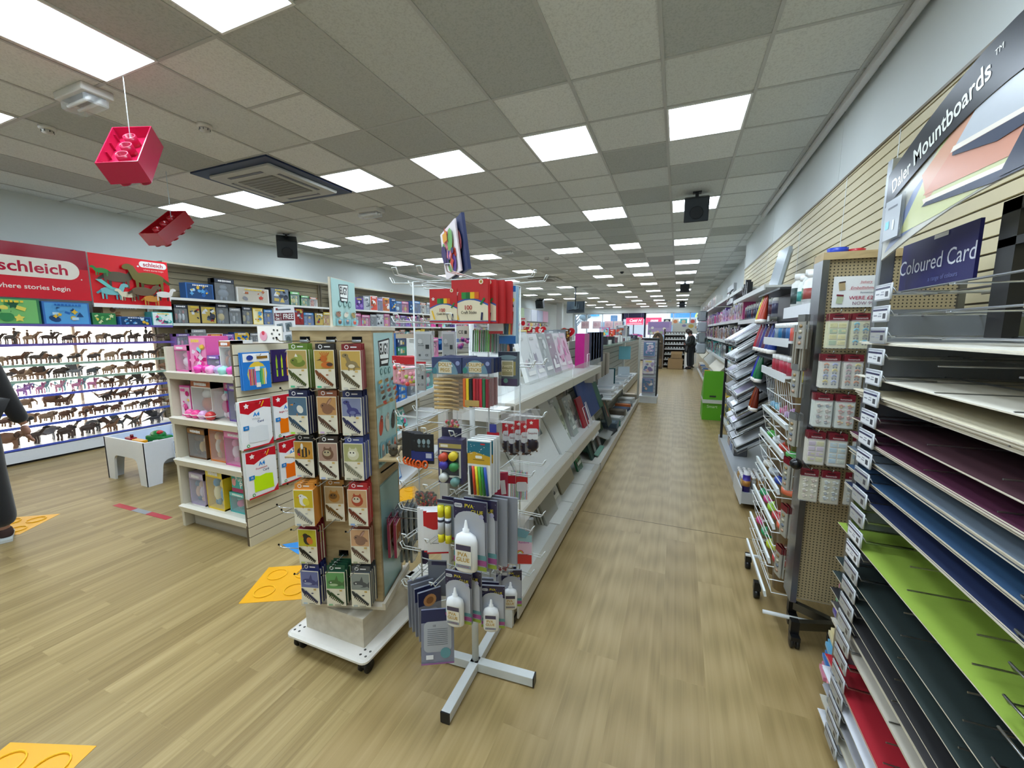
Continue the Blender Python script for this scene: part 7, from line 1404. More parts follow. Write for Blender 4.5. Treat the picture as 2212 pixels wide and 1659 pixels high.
# pot shelves above the baskets
for i, (z, cc, nm) in enumerate(((1.5, ['d05040', '2c5c90', '1c3c60', '24648c', '7a8a98'], 'blue and orange'), (1.33, ['a82038', 'a01c34', 'b02840', '982030', 'a82c3c'], 'crimson'))):
    b = MB('e8ecec'); b.box(-.01, .26, .03, .6, z-.012, z); b.box(-.016, -.01, .03, .6, z-.03, z+.012); b.build('pot_shelf', 'gloss', SB)
    for j, c_ in enumerate(cc):
        o = MB(c_); o.lathe([(.026, 0), (.026, .06), (.02, .064), (.027, .066), (.027, .088), (.0, .09)], 14, cols=[c_, c_, 'e8e8e6', 'e8e8e6', 'e8e8e6']); o = o.build('paint_pot', 'plastic'); o.location = (.53, 2.34+j*.085, z+.0005); tag(o, '%s paint pot with a white cap, %s along the %s pot shelf' % (('orange' if j == 0 and i == 0 else 'dark blue' if i == 0 else 'crimson'), ORD[j], 'upper' if i == 0 else 'lower'), 'paint pot')
# shelf of white bottles
t = thing('wall_shelf', 'white shelf of white bottles left of the pegboard notice', 'shelf', (.59, 2.26, 1.67)); a = MB('e4e8ea'); a.box(0, .34, 0, .62, -.016, 0); a.box(-.012, 0, 0, .62, -.05, .012); a.build('board', 'paint_metal', t)
for k, (r_, h, c1, c2, nm) in enumerate(((.04, .2, 'e0e2dc', '3a4a48', 'wide white bottle with a dark green label'), (.03, .18, 'dfe4e0', '3c9088', 'slim white bottle with a teal square'), (.03, .2, 'd8dcd6', '5a8a6a', 'tall white bottle with a green band'), (.045, .18, 'e4e4e2', '9a4a44', 'white box-shaped bottle with red leaf print'), (.03, .21, 'd4d8da', 'a8acb0', 'clear grey bottle'), (.03, .19, 'd8dadc', '8a8e94', 'small pale bottle by the pegboard'))):
    o = MB(c1); o.lathe([(r_, 0), (r_, h*.72), (r_*.6, h*.8), (r_*.6, h*.84), (r_*.75, h*.84), (r_*.72, h), (0, h)], 16, cols=[c1, c1, c1, 'f0f0ee', 'f0f0ee', 'f0f0ee']); o.lathe([(r_+.0008, h*.15), (r_+.0008, h*.6)], 16, col=c2 if k in (0, 4) else c1)
    o.lathe([(r_+.0012, h*.22), (r_+.0012, h*.52)], 16, col=c2)
    o = o.build('bottle', 'plastic'); o.location = (.635, 2.82-.092*k, 1.6705); tag(o, '%s on the white shelf' % nm, 'bottle')
for k, (c_, nm) in enumerate((('1c3cb0', 'blue'), ('b01c28', 'red'))):
    o = MB(c_); o.lathe([(.036-.006*k, 0), (.038-.006*k, .03-.008*k), (0, .034-.008*k)], 14); o = o.build('jar_lid', 'plastic'); o.location = (.62+.065*k, 2.2, 1.871); tag(o, '%s round lid lying on top of the pegboard stand' % nm, 'lid')
t = thing('wall_panel', 'plain grey board standing behind the white bottles', 'board', (.74, 3.0, 1.67)); a = MB('70726e'); a.box(0, .42, 0, .02, 0, .32); a.build('board', 'matte', t)
# hanging paint tubes
tz = [(1.83, [('c8b81c', 'yellow'), ('d04c20', 'orange-red'), ('b83c24', 'rust red')]), (1.6, [('a81c28', 'red'), ('6a2050', 'purple'), ('201c70', 'ultramarine'), ('501838', 'maroon'), ('1c2c78', 'dark blue'), ('1c3888', 'cobalt')]), (1.34, [('1c2ca0', 'blue'), ('187848', 'green'), ('146038', 'deep green')]), (1.08, [('843818', 'brown'), ('6c2818', 'dark brown')])]
t = thing('tube_rack', 'dark rail rack holding hanging paint tubes above the baskets', 'rack', (.72, 3.3, 0)); a = MB('2c3036')
for z, _ in tz: a.box(-.09, .06, 0, .8, z+.001, z+.014); a.box(.06, .08, 0, .8, z-.24, z+.02)
a.box(.08, .1, 0, .02, 0, 1.9); a.box(.08, .1, .78, .8, 0, 1.9); a.build('rail', 'paint_metal', t)
for z, cc in tz:
    for j, (c_, nm) in enumerate(cc):
        o = MB(c_); n = 12; V = []; F = []
        for q, (zz, rx_, ry_) in enumerate(((0, .004, .018), (-.05, .014, .022), (-.13, .024, .024), (-.16, .025, .025))):
            V += [(rx_*math.cos(2*PI*k/n), ry_*math.sin(2*PI*k/n), zz) for k in range(n)]
        for q in range(3): F += [(q*n+k, (q+1)*n+k, (q+1)*n+(k+1) % n, q*n+(k+1) % n) for k in range(n)]
        o.mesh(V, F, c_, True); o.lathe([(.026, -.185), (.026, -.16), (0, -.16)], 12, col='ece8e0'); o.lathe([(.0, -.185), (.026, -.185)], 12, col='ece8e0')
        o = o.build('paint_tube', 'gloss'); o.scale = (1.2, 1.2, 1.2); o.location = (.66, 4.05-.085*j if len(cc) < 5 else 4.05-.12*j, z); o.rotation_euler = (-.05, .12, 0); tag(o, '%s paint tube hanging cap down on the %s dark rail' % (nm, ORD[tz.index((z, cc))]), 'paint tube')
# grey display by the wall: hanging silver brush packs at the pegboard top left
for k in range(7):
    o = MB('a8a49c'); o.box(-.02, .02, 0, .006, -.2, 0, '8c887c'); o.box(-.02, .02, -.001, .007, -.03, .0, 'b8bcbc'); [o.tube([(-.02+.01*i, -.003, -.02), (-.02+.01*i, -.003, -.19)], .002, 5, '6a5c48') for i in range(5)]; o = o.build('brush_pack', 'film' if k % 3 == 0 else 'gloss'); o.matrix_world = T3(.53-.004*k, 2.12+.022*k, 1.575, .9); tag(o, 'clear pack of long brushes hanging left of the pegboard, %s of seven' % ORD[k], 'brush pack')
# ---------------------------------------------------------------- right-hand wall gondola of slanted clear packs
t = thing('wall_gondola', 'white right wall gondola with slanted racks of shiny acetate packs', 'gondola', (.6, 3.75, 0))
a = MB('b8b4a4'); a.box(.46, .48, .2, 2.6, 0, 1.95); a.build('back_panel', 'paint_metal', t)
for z, x0, y0, y1 in ((1.95, .1, .5, 2.7), (1.67, .14, .4, 2.4)):
    b = MB('dcdeda'); b.box(x0, .48, y0, y1, z-.018, z); b.box(x0-.01, x0, y0, y1, z-.04, z+.006); b.build('shelf', 'paint_metal', t)
b = MB('b8bcc0'); b.box(-.02, .42, .1, .55, .06, .16); b.box(-.03, -.02, .1, .55, .05, .2, 'd8dcde'); b.box(-.0, .46, .55, 2.5, 0, .1); b.build('bottom_tray', 'paint_metal', t)
a = MB('16181c'); a.box(.0, .03, 2.3, 2.34, .1, 1.36); a.build('black_post', 'plastic', t)
rr = random.Random(17)
for i in range(7):
    z = 1.4-.16*i; ox = -.1+.01*i
    b = MB('a8acb0')
    for y in (.35, .62, .9, 1.2): b.tube([(ox+.42, y, z+.27), (ox, y, z-.012), (ox-.02, y, z+.02), (ox-.02, y, z+.07)], .0035, 6)
    b.tube([(ox-.02, .35, z+.02), (ox-.02, 1.2, z+.02)], .003, 6); b.tube([(ox-.02, .35, z+.06), (ox-.02, 1.2, z+.06)], .003, 6); b.build('slanted_rack', 'metal', t)
    for j in range(3):
        for k in range(3):
            o = MB(['b8bcc0', 'd0d4d6', '9aa0a4', '787e84'][(i+j+k) % 4]); o.bbox(0, .34, -.13, .13, 0, .012, .004); o.box(.02, .3, -.11, .11, .012, .0125, ['8a9098', 'c8ccd0', '5a6068', 'a8a0c0', 'd8dade'][(i*2+j+k) % 5])
            o = o.build('acetate_pack', 'foil' if (j+k) % 2 else 'gloss'); o.matrix_world = T3(.6+ox-.008*k, 4.24+j*.29+rr.uniform(-.02, .02), z+.004+.018*k, rr.uniform(-.1, .1)) @ Matrix.Rotation(-.6, 4, 'Y'); tag(o, 'silvery acetate pack lying in the %s slanted rack of the wall gondola' % ORD[i], 'acetate pack', 'silvery packs in the %s slanted rack' % ORD[i])
for k in range(30):
    o = MB('d8dcde'); c_ = ['c8a068', 'a8acb4', 'c0c4c8', 'b89060'][k % 4]; o.lathe([(.019, 0), (.019, .075), (.012, .085), (.015, .087), (.015, .108), (0, .11)], 12, cols=[c_, c_, 'e8e8e8', 'f0f0f0', 'f0f0f0']); o = o.build('bottle', 'gloss'); o.location = (.6+.042*(k % 5), 3.97+.052*(k//5), .161); tag(o, 'small white-capped bottle in the grey tray on the floor', 'bottle', 'small bottles in the floor tray')
for k, (c1, c2, nm) in enumerate((('3a2c90', 'b8803c', 'purple and copper bottle'), ('d8c020', 'd8d8cc', 'yellow bottle with a white label'))):
    o = MB(c1); o.lathe([(.03, 0), (.03, .05), (.0302, .05), (.0302, .1), (.03, .1), (.03, .14), (.026, .15), (.026, .18), (0, .182)], 16, cols=[c1, c2, c2, c2, c1, c1, 'e8e8e8', 'e8e8e8']); o = o.build('bottle', 'plastic'); o.location = (.615+.16*k, 3.89, .161); tag(o, '%s at the front of the grey floor tray' % nm, 'bottle')
for k in range(11):
    o = MB('a8a8a8'); o.lathe([(.03, 0), (.03, .14), (.026, .15), (.03, .16), (.012, .175), (.012, .185), (0, .187)], 12, cols=['8a8a94', 'b0b0ae', 'c8c8c4', 'c8c8c4', 'd8d8d4', 'd8d8d4']); o.lathe([(.0306, .03), (.0306, .12)], 12, col=['3c3c5c', '5a3040', '30405c'][k % 3]); o = o.build('spray_bottle', 'plastic'); o.location = (.8, 4.3+.16*k, 1.671); tag(o, 'grey-topped bottle in the row on the upper wall shelf', 'bottle', 'row of grey-topped bottles')
for k, (y, w_, h, c_, nm) in enumerate(((4.9, .3, .42, 'a8b4bc', 'wrapped silver-blue canvas leaning on the top wall shelf'), (5.05, .3, .42, 'c0c4c4', 'white canvas leaning behind the silver-blue one'))):
    o = MB(c_); o.box(-w_/2, w_/2, 0, .03, 0, h); o = o.build('canvas', 'gloss'); o.matrix_world = T3(.86+.04*k, y, 1.951, -PI/2+.1) @ Matrix.Rotation(-.2, 4, 'X'); tag(o, nm, 'canvas')
for k in range(3):
    o = MB('1c2024'); o.box(-.03, .03, -.03, .03, 0, .2+.04*(k % 2)); o = o.build('black_box', 'gloss'); o.location = (.8, 5.9+.14*k, 1.951); tag(o, 'upright black box on the top wall shelf, %s of three' % ORD[k], 'box')
o = MB('8c9094'); o.box(0, .04, -.42, .42, 0, .3); o.tube([(-.002, -.4, .08), (-.002, -.1, .1), (-.002, .1, .2), (-.002, .4, .2)], .01, 6, '2c3036'); o.tube([(-.002, -.4, .2), (-.002, -.1, .2), (-.002, .1, .09), (-.002, .4, .06)], .01, 6, '2c3036'); o = o.build('graphic_panel', 'gloss'); o.location = (.76, 7.6, 1.98); tag(o, 'grey panel printed with a crossing black curve above the right wall shelves', 'picture')
# further along the right wall
for gi, (y0, y1, lb) in enumerate(((6.2, 10.6, 'right wall shelving of purple and black boxed sets'), (10.8, 17.2, 'far right wall shelving of mixed stock'))):
    t = thing('wall_shelving', lb, 'shelving', (.76, y0, 0)); xb = (1.33 if y0 > 9 else 1.1)-.76
    a = MB('b4b0a0'); a.box(xb, xb+.02, 0, y1-y0, 0, 2.2); a.build('back_panel', 'paint_metal', t)
    for z in (2.12, 1.7, 1.38, 1.04, .1):
        b = MB('d8dad6'); b.box(0, xb, 0, y1-y0, z-.02, z); b.box(-.01, 0, 0, y1-y0, z-.04, z+.006); b.build('shelf', 'paint_metal', t)
    b = MB('c8bea4'); b.prism([(-.06, .72), (.16, .95), (.16, .965), (-.06, .74)], 2.2, 4.2, 'y'); b.build('sloped_tray', 'paint_metal', t)
    for s_, z in enumerate((2.12, 1.7, 1.38, 1.04, .1)):
        if s_ == 0 and gi == 0: continue
        y = y0+.1; k = 0; cols = [['grey', 'white'], ['purple', 'white', 'purple', 'pink'], ['purple', 'black', 'white', 'black'], ['black', 'teal', 'black', 'grey'], ['yellow', 'white', 'blue', 'grey']][s_]
        while y < y1-.2:
            c_ = rr.choice(cols); w_ = round(rr.uniform(.1, .24) if s_ < 4 else rr.uniform(.2, .3), 2); h = round(rr.uniform(.18, .27), 2)
            box_proto(c_, w_, .14, h, k % 3, 'box', .002).put('%s boxed set on the %s shelf of the %s' % (c_, ('top', 'second', 'third', 'fourth', 'bottom')[s_], 'purple and black wall bay' if gi == 0 else 'far right wall bay'), T3(.8, y+w_/2, z+.001, -PI/2), '%s shelf stock, %s right wall bay' % (('top', 'second', 'third', 'fourth', 'bottom')[s_], 'near' if gi == 0 else 'far'), 'boxed set', 'boxed_set'); y += w_+.02; k += 1
t = thing('display_bin', 'bright green cardboard floor display with a sloping side by the right wall', 'display bin', (.46, 6.95, 0)); a = MB('5aa818'); a.prism([(0, 0), (0, .36), (.0, .4), (.55, .86), (.55, 0)][::-1], 0, .3, 'x', M=T3(0, 1.3, 0, PI)@T3(-.3,0,0)) ; a.build('body', 'card', t)
a = MB('c8ccc0'); a.box(-.004, .304, .72, 1.31, .3, .36); a.build('band', 'card', t); A = Art(T3(0, .745, 0), step=.001); A.rect(.15, .42, .1, .03, '30402c'); A.text('Smart', .15, .24, .05, 'c8e0a8', .01); A.mb.build('printed_front', 'card', t)
for k in range(4):
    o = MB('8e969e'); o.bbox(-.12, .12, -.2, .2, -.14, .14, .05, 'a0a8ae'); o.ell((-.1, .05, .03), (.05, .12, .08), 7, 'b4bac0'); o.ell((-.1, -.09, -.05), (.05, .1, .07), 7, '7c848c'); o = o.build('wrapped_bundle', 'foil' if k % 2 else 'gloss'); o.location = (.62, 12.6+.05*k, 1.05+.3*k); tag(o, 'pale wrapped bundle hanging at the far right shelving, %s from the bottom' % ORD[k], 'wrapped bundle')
for k, (y, c_, nm) in enumerate(((9.2, 'c89020', 'mustard box on the floor shelf far right'), (8.8, 'd8dad8', 'white box on the floor shelf far right'), (8.3, '1c2848', 'navy box on the floor shelf far right'))):
    o = MB(c_); o.box(0, .1, -.12, .12, 0, .3); o = o.build('stock_box', 'card'); o.location = (.64, y, .02); tag(o, nm, 'box')
for k in range(9):
    c_, nm = [('5a5c60', 'grey'), ('2c4a8c', 'blue'), ('a88060', 'tan'), ('707478', 'grey'), ('c0c4c8', 'silver'), ('3c3c40', 'black'), ('b8a8d0', 'lilac'), ('d0d4d6', 'white'), ('1c3c80', 'blue')][k]; o = MB(c_); o.bbox(-.07, .07, -.1, .1, 0, .1, .01); o = o.build('gadget_pack', 'gloss'); o.matrix_world = T3(.68+.03*(k % 3), 5.25+.09*k, .45+.1*(k % 5)); 
    o.location.z = [.1, .1, .1, .201, .201, .201, .302, .302, .302][k]; o.location.y = 5.3+.22*(k % 3); o.location.x = .74; tag(o, '%s packet in the low pile by the black post' % nm, 'packet', 'packets piled by the black post')
# ---------------------------------------------------------------- people
def skin(mb, pts, edges, rad, col, sub=2, root=0):
    me = bpy.data.meshes.new('s'); me.from_pydata([tuple(p) for p in pts], edges, []); ob = bpy.data.objects.new('s', me); C.objects.link(ob)
    ob.modifiers.new('k', 'SKIN'); ob.modifiers.new('u', 'SUBSURF').levels = sub
    for i, r_ in enumerate(rad):
        d = me.skin_vertices[0].data[i]; d.radius = r_ if isinstance(r_, tuple) else (r_, r_); d.use_root = (i == root)
    bpy.context.view_layer.update(); ev = ob.evaluated_get(bpy.context.evaluated_depsgraph_get()); m2 = bpy.data.meshes.new_from_object(ev)
    mb.mesh([tuple(v.co) for v in m2.vertices], [tuple(p.vertices) for p in m2.polygons], col, True)
    bpy.data.objects.remove(ob); bpy.data.meshes.remove(me); bpy.data.meshes.remove(m2)
def hand(mb, wrist, fwd, side, s=1, col='b08070', curl=.5):
    """palm, four unequal curled fingers and a thumb from the side of the palm"""
    f = fwd.normalized(); sd = (side-f*side.dot(f)).normalized(); nrm = f.cross(sd)
    skin(mb, [wrist, wrist+f*.03*s, wrist+f*.075*s], [(0, 1), (1, 2)], [(.022*s, .017*s), (.034*s, .015*s), (.036*s, .013*s)], col)
    for k, ln in enumerate((.066, .076, .071, .056)):
        b = wrist+f*.068*s+sd*(.028-.0187*k)*s; P = [b]; d = f.copy(); 
        for j, q in enumerate((.45, .32, .23)): d = (d+nrm*curl*(.35+.25*j)).normalized(); P.append(P[-1]+d*ln*q*s)
        skin(mb, P, [(0, 1), (1, 2), (2, 3)], [.0085*s, .008*s, .0072*s, .006*s], col, 1)
    b = wrist+f*.022*s+sd*.024*s; P = [b, b+(f*.6+sd*.8).normalized()*.03*s, b+(f*.6+sd*.8).normalized()*.03*s+(f*.9+sd*.35+nrm*.3).normalized()*.028*s, b+(f*.6+sd*.8).normalized()*.03*s+(f*.9+sd*.35+nrm*.3).normalized()*.05*s]
    skin(mb, P, [(0, 1), (1, 2), (2, 3)], [.012*s, .0105*s, .0088*s, .0068*s], col, 1)
def person(label, loc, rz, s, J, cols, wide=1, hairlong=0):
    """J overrides joints of a standing figure 1.7 m tall that looks towards -y"""
    D = dict(pel=(0, 0, .95), waist=(0, 0, 1.08), chest=(0, 0, 1.25), uch=(0, 0, 1.37), neck=(0, 0, 1.46), head=(0, -.015, 1.55), top=(0, -.01, 1.63))
    for q, sg in (('l', -1), ('r', 1)):
        D.update({q+'sh': (sg*.165, 0, 1.375), q+'el': (sg*.21, .03, 1.12), q+'wr': (sg*.2, -.07, .9), q+'hi': (sg*.09, 0, .91), q+'kn': (sg*.1, -.02, .5), q+'an': (sg*.1, .01, .09), q+'to': (sg*.11, -.14, .035)})
    D.update(J); D = {k: Vector(v)*s for k, v in D.items()}
    t = thing('person', label, 'person', loc, rz); skc, topc, trc, hairc, shoe = cols
    ks = ['pel', 'waist', 'chest', 'uch', 'neck', 'head', 'top', 'lsh', 'lel', 'lwr', 'rsh', 'rel', 'rwr', 'lhi', 'lkn', 'lan', 'lto', 'rhi', 'rkn', 'ran', 'rto']; ix = {k: i for i, k in enumerate(ks)}
    E_ = [(ix[a_], ix[b_]) for a_, b_ in (('pel', 'waist'), ('waist', 'chest'), ('chest', 'uch'), ('uch', 'neck'), ('neck', 'head'), ('head', 'top'), ('uch', 'lsh'), ('lsh', 'lel'), ('lel', 'lwr'), ('uch', 'rsh'), ('rsh', 'rel'), ('rel', 'rwr'), ('pel', 'lhi'), ('lhi', 'lkn'), ('lkn', 'lan'), ('lan', 'lto'), ('pel', 'rhi'), ('rhi', 'rkn'), ('rkn', 'ran'), ('ran', 'rto'))]
    R = dict(pel=.12, waist=.11, chest=.13, uch=.1, neck=.05, head=.085, top=.06, sh=.055, el=.038, wr=.025, hi=.08, kn=.052, an=.035, to=.03)
    rad = [R.get(k, R.get(k[1:], .05))*s for k in ks]
    b = MB(skc); skin(b, [D[k] for k in ks], E_, rad, skc)
    hd = D['head']; fw = (D['head']-D['neck']); up = fw.normalized(); fr = Vector(J.get('face', (0, -1, 0))).normalized(); fr = (fr-up*fr.dot(up)).normalized(); sd = up.cross(fr)
    b.ell(tuple(hd+fr*.092*s-up*.012*s), (.012*s, .014*s, .018*s), 8, skc)
    for g in (-1, 1):
        b.ell(tuple(hd+sd*g*.084*s), (.01*s, .014*s, .024*s), 8, skc); b.ell(tuple(hd+fr*.082*s+sd*g*.03*s+up*.014*s), (.009*s, .006*s, .006*s), 8, 'e8e4e0'); b.ell(tuple(hd+fr*.087*s+sd*g*.03*s+up*.014*s), (.004*s, .004*s, .004*s), 6, '2a2018')
    b.ell(tuple(hd+fr*.082*s-up*.04*s), (.02*s, .008*s, .006*s), 8, 'a05a54')
    for q, g in (('l', 1), ('r', -1)):
        f = Vector(J.get(q+'hand', tuple((D[q+'wr']-D[q+'el'])))).normalized(); sv = Vector(J.get(q+'thumb', (0, -1, 0))); hand(b, D[q+'wr'], f, sv, s*1.05, skc)
    b.build('body', 'skin', t)
    def part(nm, keys, edges, rr_, col, m='cloth'):
        c_ = MB(col); skin(c_, [D[k] if isinstance(k, str) else k*s for k in keys], edges, [(r_*s*(wide if i < 4 else 1)) for i, r_ in enumerate(rr_)], col); return c_.build(nm, m, t)
    def tw(q): return D[q+'el'].lerp(D[q+'wr'], .93)/s
    part('jacket', ['pel', 'waist', 'chest', 'uch', 'lsh', 'lel', tw('l'), 'rsh', 'rel', tw('r')], [(0, 1), (1, 2), (2, 3), (3, 4), (4, 5), (5, 6), (3, 7), (7, 8), (8, 9)], [.16, .15, .15, .115, .072, .06, .05, .072, .06, .05], topc)
    def lo(q): return D[q+'an']/s+Vector((0, 0, -.0))
    part('trousers', ['pel', 'lhi', 'lkn', lo('l'), 'rhi', 'rkn', lo('r')], [(0, 1), (1, 2), (2, 3), (0, 4), (4, 5), (5, 6)], [.15, .1, .08, .075, .1*wide, .08*wide, .075*wide], trc)
    c_ = MB(hairc); M = Matrix.Translation(hd+up*.025*s-fr*.018*s) @ basis(sd, -fr, up).to_4x4(); c_.ell((0, 0, .01*s), (.094*s, .1*s, .095*s), 12, M=M)
    if hairlong: c_.ell((0, .07*s, .0), (.05*s, .05*s, .06*s), 8, M=M)
    c_.ell((0, .03*s, -.05*s), (.085*s, .07*s, .07*s), 10, M=M); c_.build('hair', 'hair', t)
    for q in 'lr':
        c_ = MB(shoe[0]); a_ = D[q+'an']; o_ = D[q+'to']; skin(c_, [a_+Vector((0, .03*s, -.035*s)), a_.lerp(o_, .5)-Vector((0, 0, .01*s)), o_], [(0, 1), (1, 2)], [.045*s, .045*s, .036*s], shoe[0])
        d = (o_-a_); d.z = 0; d.normalize(); pr = Vector((-d.y, d.x, 0)); P = [a_-d*.07*s+pr*.035*s, a_-d*.07*s-pr*.035*s, o_+d*.02*s-pr*.045*s, o_+d*.045*s, o_+d*.02*s+pr*.045*s]; c_.prism([(p.x, p.y) for p in P], .002, .022*s, 'z', shoe[1]); c_.build('shoe', 'matte', t)
    return t
person('person in black clothes at the left edge reaching down towards the lit shelves', (-4.58, 1.06, 0), -PI/2, 1.03,
       dict(rsh=(-.17, -.03, 1.36) , rel=(-.25, -.05, 1.06), rwr=(-.335, -.08, .8), lsh=(.17, -.05, 1.36), lel=(.24, -.15, 1.1), lwr=(.2, -.35, .98), uch=(0, -.05, 1.36), neck=(0, -.09, 1.45), head=(0, -.13, 1.53), top=(0, -.15, 1.61), rhi=(-.09, 0, .91), rkn=(-.12, -.03, .5), ran=(-.13, .01, .09), rto=(-.17, -.12, .035), lhi=(.09, 0, .91), lkn=(.12, -.02, .5), lan=(.14, .02, .09), lto=(.14, -.13, .035), rhand=(-.1, -.05, -.9), rthumb=(0, -1, -.2)),
       ('b48878', '0e0e10', '0b0b0d', '1c1815', ('3a2420', 'b8bcb8')), wide=1.1)
person('far person in dark top and trousers beside the cardboard boxes, looking down', (.5, 17.9, 0), -PI*.42, .95,
       dict(lel=(-.24, -.06, 1.12), lwr=(-.06, -.24, 1.06), rel=(.24, -.06, 1.12), rwr=(.06, -.24, 1.04), neck=(0, -.03, 1.45), head=(0, -.08, 1.52), top=(0, -.1, 1.59), face=(0, -1, -.4), lhand=(1, -.3, 0), rhand=(-1, -.3, 0), lthumb=(0, 0, 1), rthumb=(0, 0, 1)),
       ('b4887c', '1e2624', '0e1016', '30231c', ('16181a', '202224')), wide=1.25, hairlong=1)
person('far person with short brown hair and pale top bending behind the dark-clothed one', (.62, 18.75, 0), -PI*.5, 1.0,
       dict(chest=(0, -.06, 1.22), uch=(0, -.12, 1.33), neck=(0, -.17, 1.42), head=(0, -.23, 1.5), top=(0, -.26, 1.57), lsh=(-.165, -.12, 1.32), rsh=(.165, -.12, 1.32), lel=(-.2, -.24, 1.1), lwr=(-.14, -.42, 1.0), rel=(.2, -.24, 1.1), rwr=(.14, -.42, 1.0), face=(0, -1, -.4)),
       ('b08878', 'c8c8c6', '3a4048', '3c2c22', ('222222', '333333')))
# ---------------------------------------------------------------- far end of the shop
t = thing('paint_jar_stand', 'far white stand with shelves of small paint jars in a brown frame', 'display stand', (-.5, 18.2, 0))
a = MB('4c3a2c'); a.box(-.04, 0, 0, .4, 0, 1.62); a.box(.78, .8, 0, .4, 0, 1.3); a.box(0, .78, .38, .4, 0, 1.5, '6c6258'); a.build('frame', 'matte', t)
for z in (.14, .36, .58, .8, 1.0, 1.2, 1.4): b = MB('e4e6e2'); b.box(0, .78, 0, .38, z-.015, z); b.box(0, .78, -.01, 0, z-.04, z+.01); b.build('shelf', 'paint_metal', t)
for s_, z in enumerate((.14, .36, .58, .8, 1.0, 1.2, 1.4)):
    for k in range(7):
        o = MB('d8dad8'); o.lathe([(.036, 0), (.036, .06), (.03, .07), (.034, .072), (.034, .1), (0, .1)], 10, cols=['e0e2e0', 'e0e2e0', 'e0e2e0', '2c2c30', '2c2c30']); o = o.build('paint_jar', 'plastic'); o.location = (-.5+.06+k*.108, 18.27, z+.001); tag(o, 'small paint jar with a dark lid on the %s shelf of the far jar stand' % ('bottom', 'second', 'third', 'fourth', 'fifth', 'sixth', 'top')[s_], 'jar', 'paint jars on the far stand, %s shelf' % ('bottom', 'second', 'third', 'fourth', 'fifth', 'sixth', 'top')[s_])
for (x0, x1, y0, y1, z0, z1, lb) in ((-.33, .24, 17.62, 18.05, 0, .42, 'large brown cardboard box on the floor in front of the jar stand'), (-.22, .2, 17.7, 18.02, .4205, .7, 'smaller open cardboard box on top of the large one')):
    t = thing('cardboard_box', lb, 'box', (x0, y0, z0)); a = MB('a0825a'); W_, D_, H_ = x1-x0, y1-y0, z1-z0
    a.box(0, W_, 0, D_, 0, .008); [a.box(*q, 0, H_) for q in ((0, W_, 0, .008), (0, W_, D_-.008, D_), (0, .008, 0, D_), (W_-.008, W_, 0, D_))]; a.box(.008, W_-.008, .008, D_-.008, H_-.09, H_-.08, '8a6e4a'); a.build('carton', 'matte', t)
    b = MB('b09268'); b.box(W_, W_+.004, 0, D_, H_-.16 if z0 == 0 else H_-.05, H_); b.box(0, W_, -.004, 0, H_-.1, H_) if z0 else None; b.build('flap', 'matte', t)
t = thing('brown_display_stand', 'brown arched display stand with a pale figure print beside the jar stand', 'display stand', (-.98, 17.6, 0)); a = MB('5c4c38'); P = [(0, 0), (0, 1.15)]+arc(.22, 1.15, .22, PI, 0, 8, .32)[1:-1]+[(.44, 1.15), (.44, 0)]; a.prism(P[::-1], 0, .32, 'y'); a.build('body', 'matte', t)
A = Art(step=.003, lift=.003); A.oval(.22, 1.32, .07, .09, '3c2c20'); A.oval(.22, 1.28, .04, .05, 'a08068'); A.poly([(.08, 1.08), (.36, 1.08), (.26, 1.22), (.18, 1.22)], 'a8a088'); A.rect(.22, 1.02, .4, .06, '3c3428'); A.rect(.22, .72, .36, .4, '4c4232'); A.rect(.2, .58, .1, .3, '7c7058'); A.rect(.22, .22, .4, .36, '7a6444'); A.mb.build('printed_front', 'matte', t)
t = thing('white_bin', 'small white tub on the floor by the brown display stand', 'tub', (-.72, 17.45, 0)); a = MB('dcdedc'); a.lathe([(.06, 0), (.075, .12), (.08, .12), (.08, .15), (.0, .16)], 14); a.build('tub', 'plastic', t)
t = thing('display_stand', 'slim white pole stand with a small tray at the aisle edge', 'display stand', (-.85, 14.6, 0)); a = MB('d8dcda'); a.tube([(0, 0, 0), (0, 0, .8)], .02, 8); a.box(-.12, .16, -.1, .1, .8, .82); a.tube([(-.1, 0, .82), (-.1, 0, 1.0)], .02, 8); a.lathe([(.15, 0), (.15, .02), (.02, .03)], 14); a.build('frame', 'paint_metal', t)
t = thing('poster', 'wide lilac floral poster standing above the far stock', 'poster', (-1.35, 20.5, 1.35)); a = MB('b8a0c8'); a.box(0, 1.05, 0, .02, 0, .62); a.box(.1, .14, 0, .02, -1.35, 0, 'c0c0c0'); a.box(.9, .94, 0, .02, -1.35, 0, 'c0c0c0'); a.build('board', 'card', t)
A = Art(step=.004, lift=.004); A.rect(.5, .46, .9, .25, 'a68cc0'); r = random.Random(4); [A.oval(r.uniform(.05, .8), r.uniform(.05, .35), .07, .06, c_) for c_ in ('e0a070', 'e8d8c0', '8aa898', 'f0e8d8', 'b0c0a0', 'e8c098', 'd8e0d0', 'e8e4dc')]; A.mb.build('printed_face', 'card', t)
t = thing('poster', 'pale poster with yellow and violet shapes above the jar stand', 'poster', (-.25, 21, 1.4)); a = MB('dcdcd0'); a.box(0, 1.2, 0, .02, 0, .5); a.box(.1, .14, 0, .02, -1.4, 0, 'c0c0c0'); a.box(1.05, 1.09, 0, .02, -1.4, 0, 'c0c0c0'); a.build('board', 'card', t)
A = Art(step=.004, lift=.004); A.oval(.5, .38, .1, .06, '9a94c0'); A.oval(.8, .36, .12, .09, 'd8b860'); A.oval(1.05, .3, .08, .06, 'd8a880'); A.mb.build('printed_face', 'card', t)
wpz = [(-7.0, 'f0d0d4'), (-6.1, 'ecd0d8'), (-5.2, 'f0c8d0'), (-4.5, 'e8d4d0')]
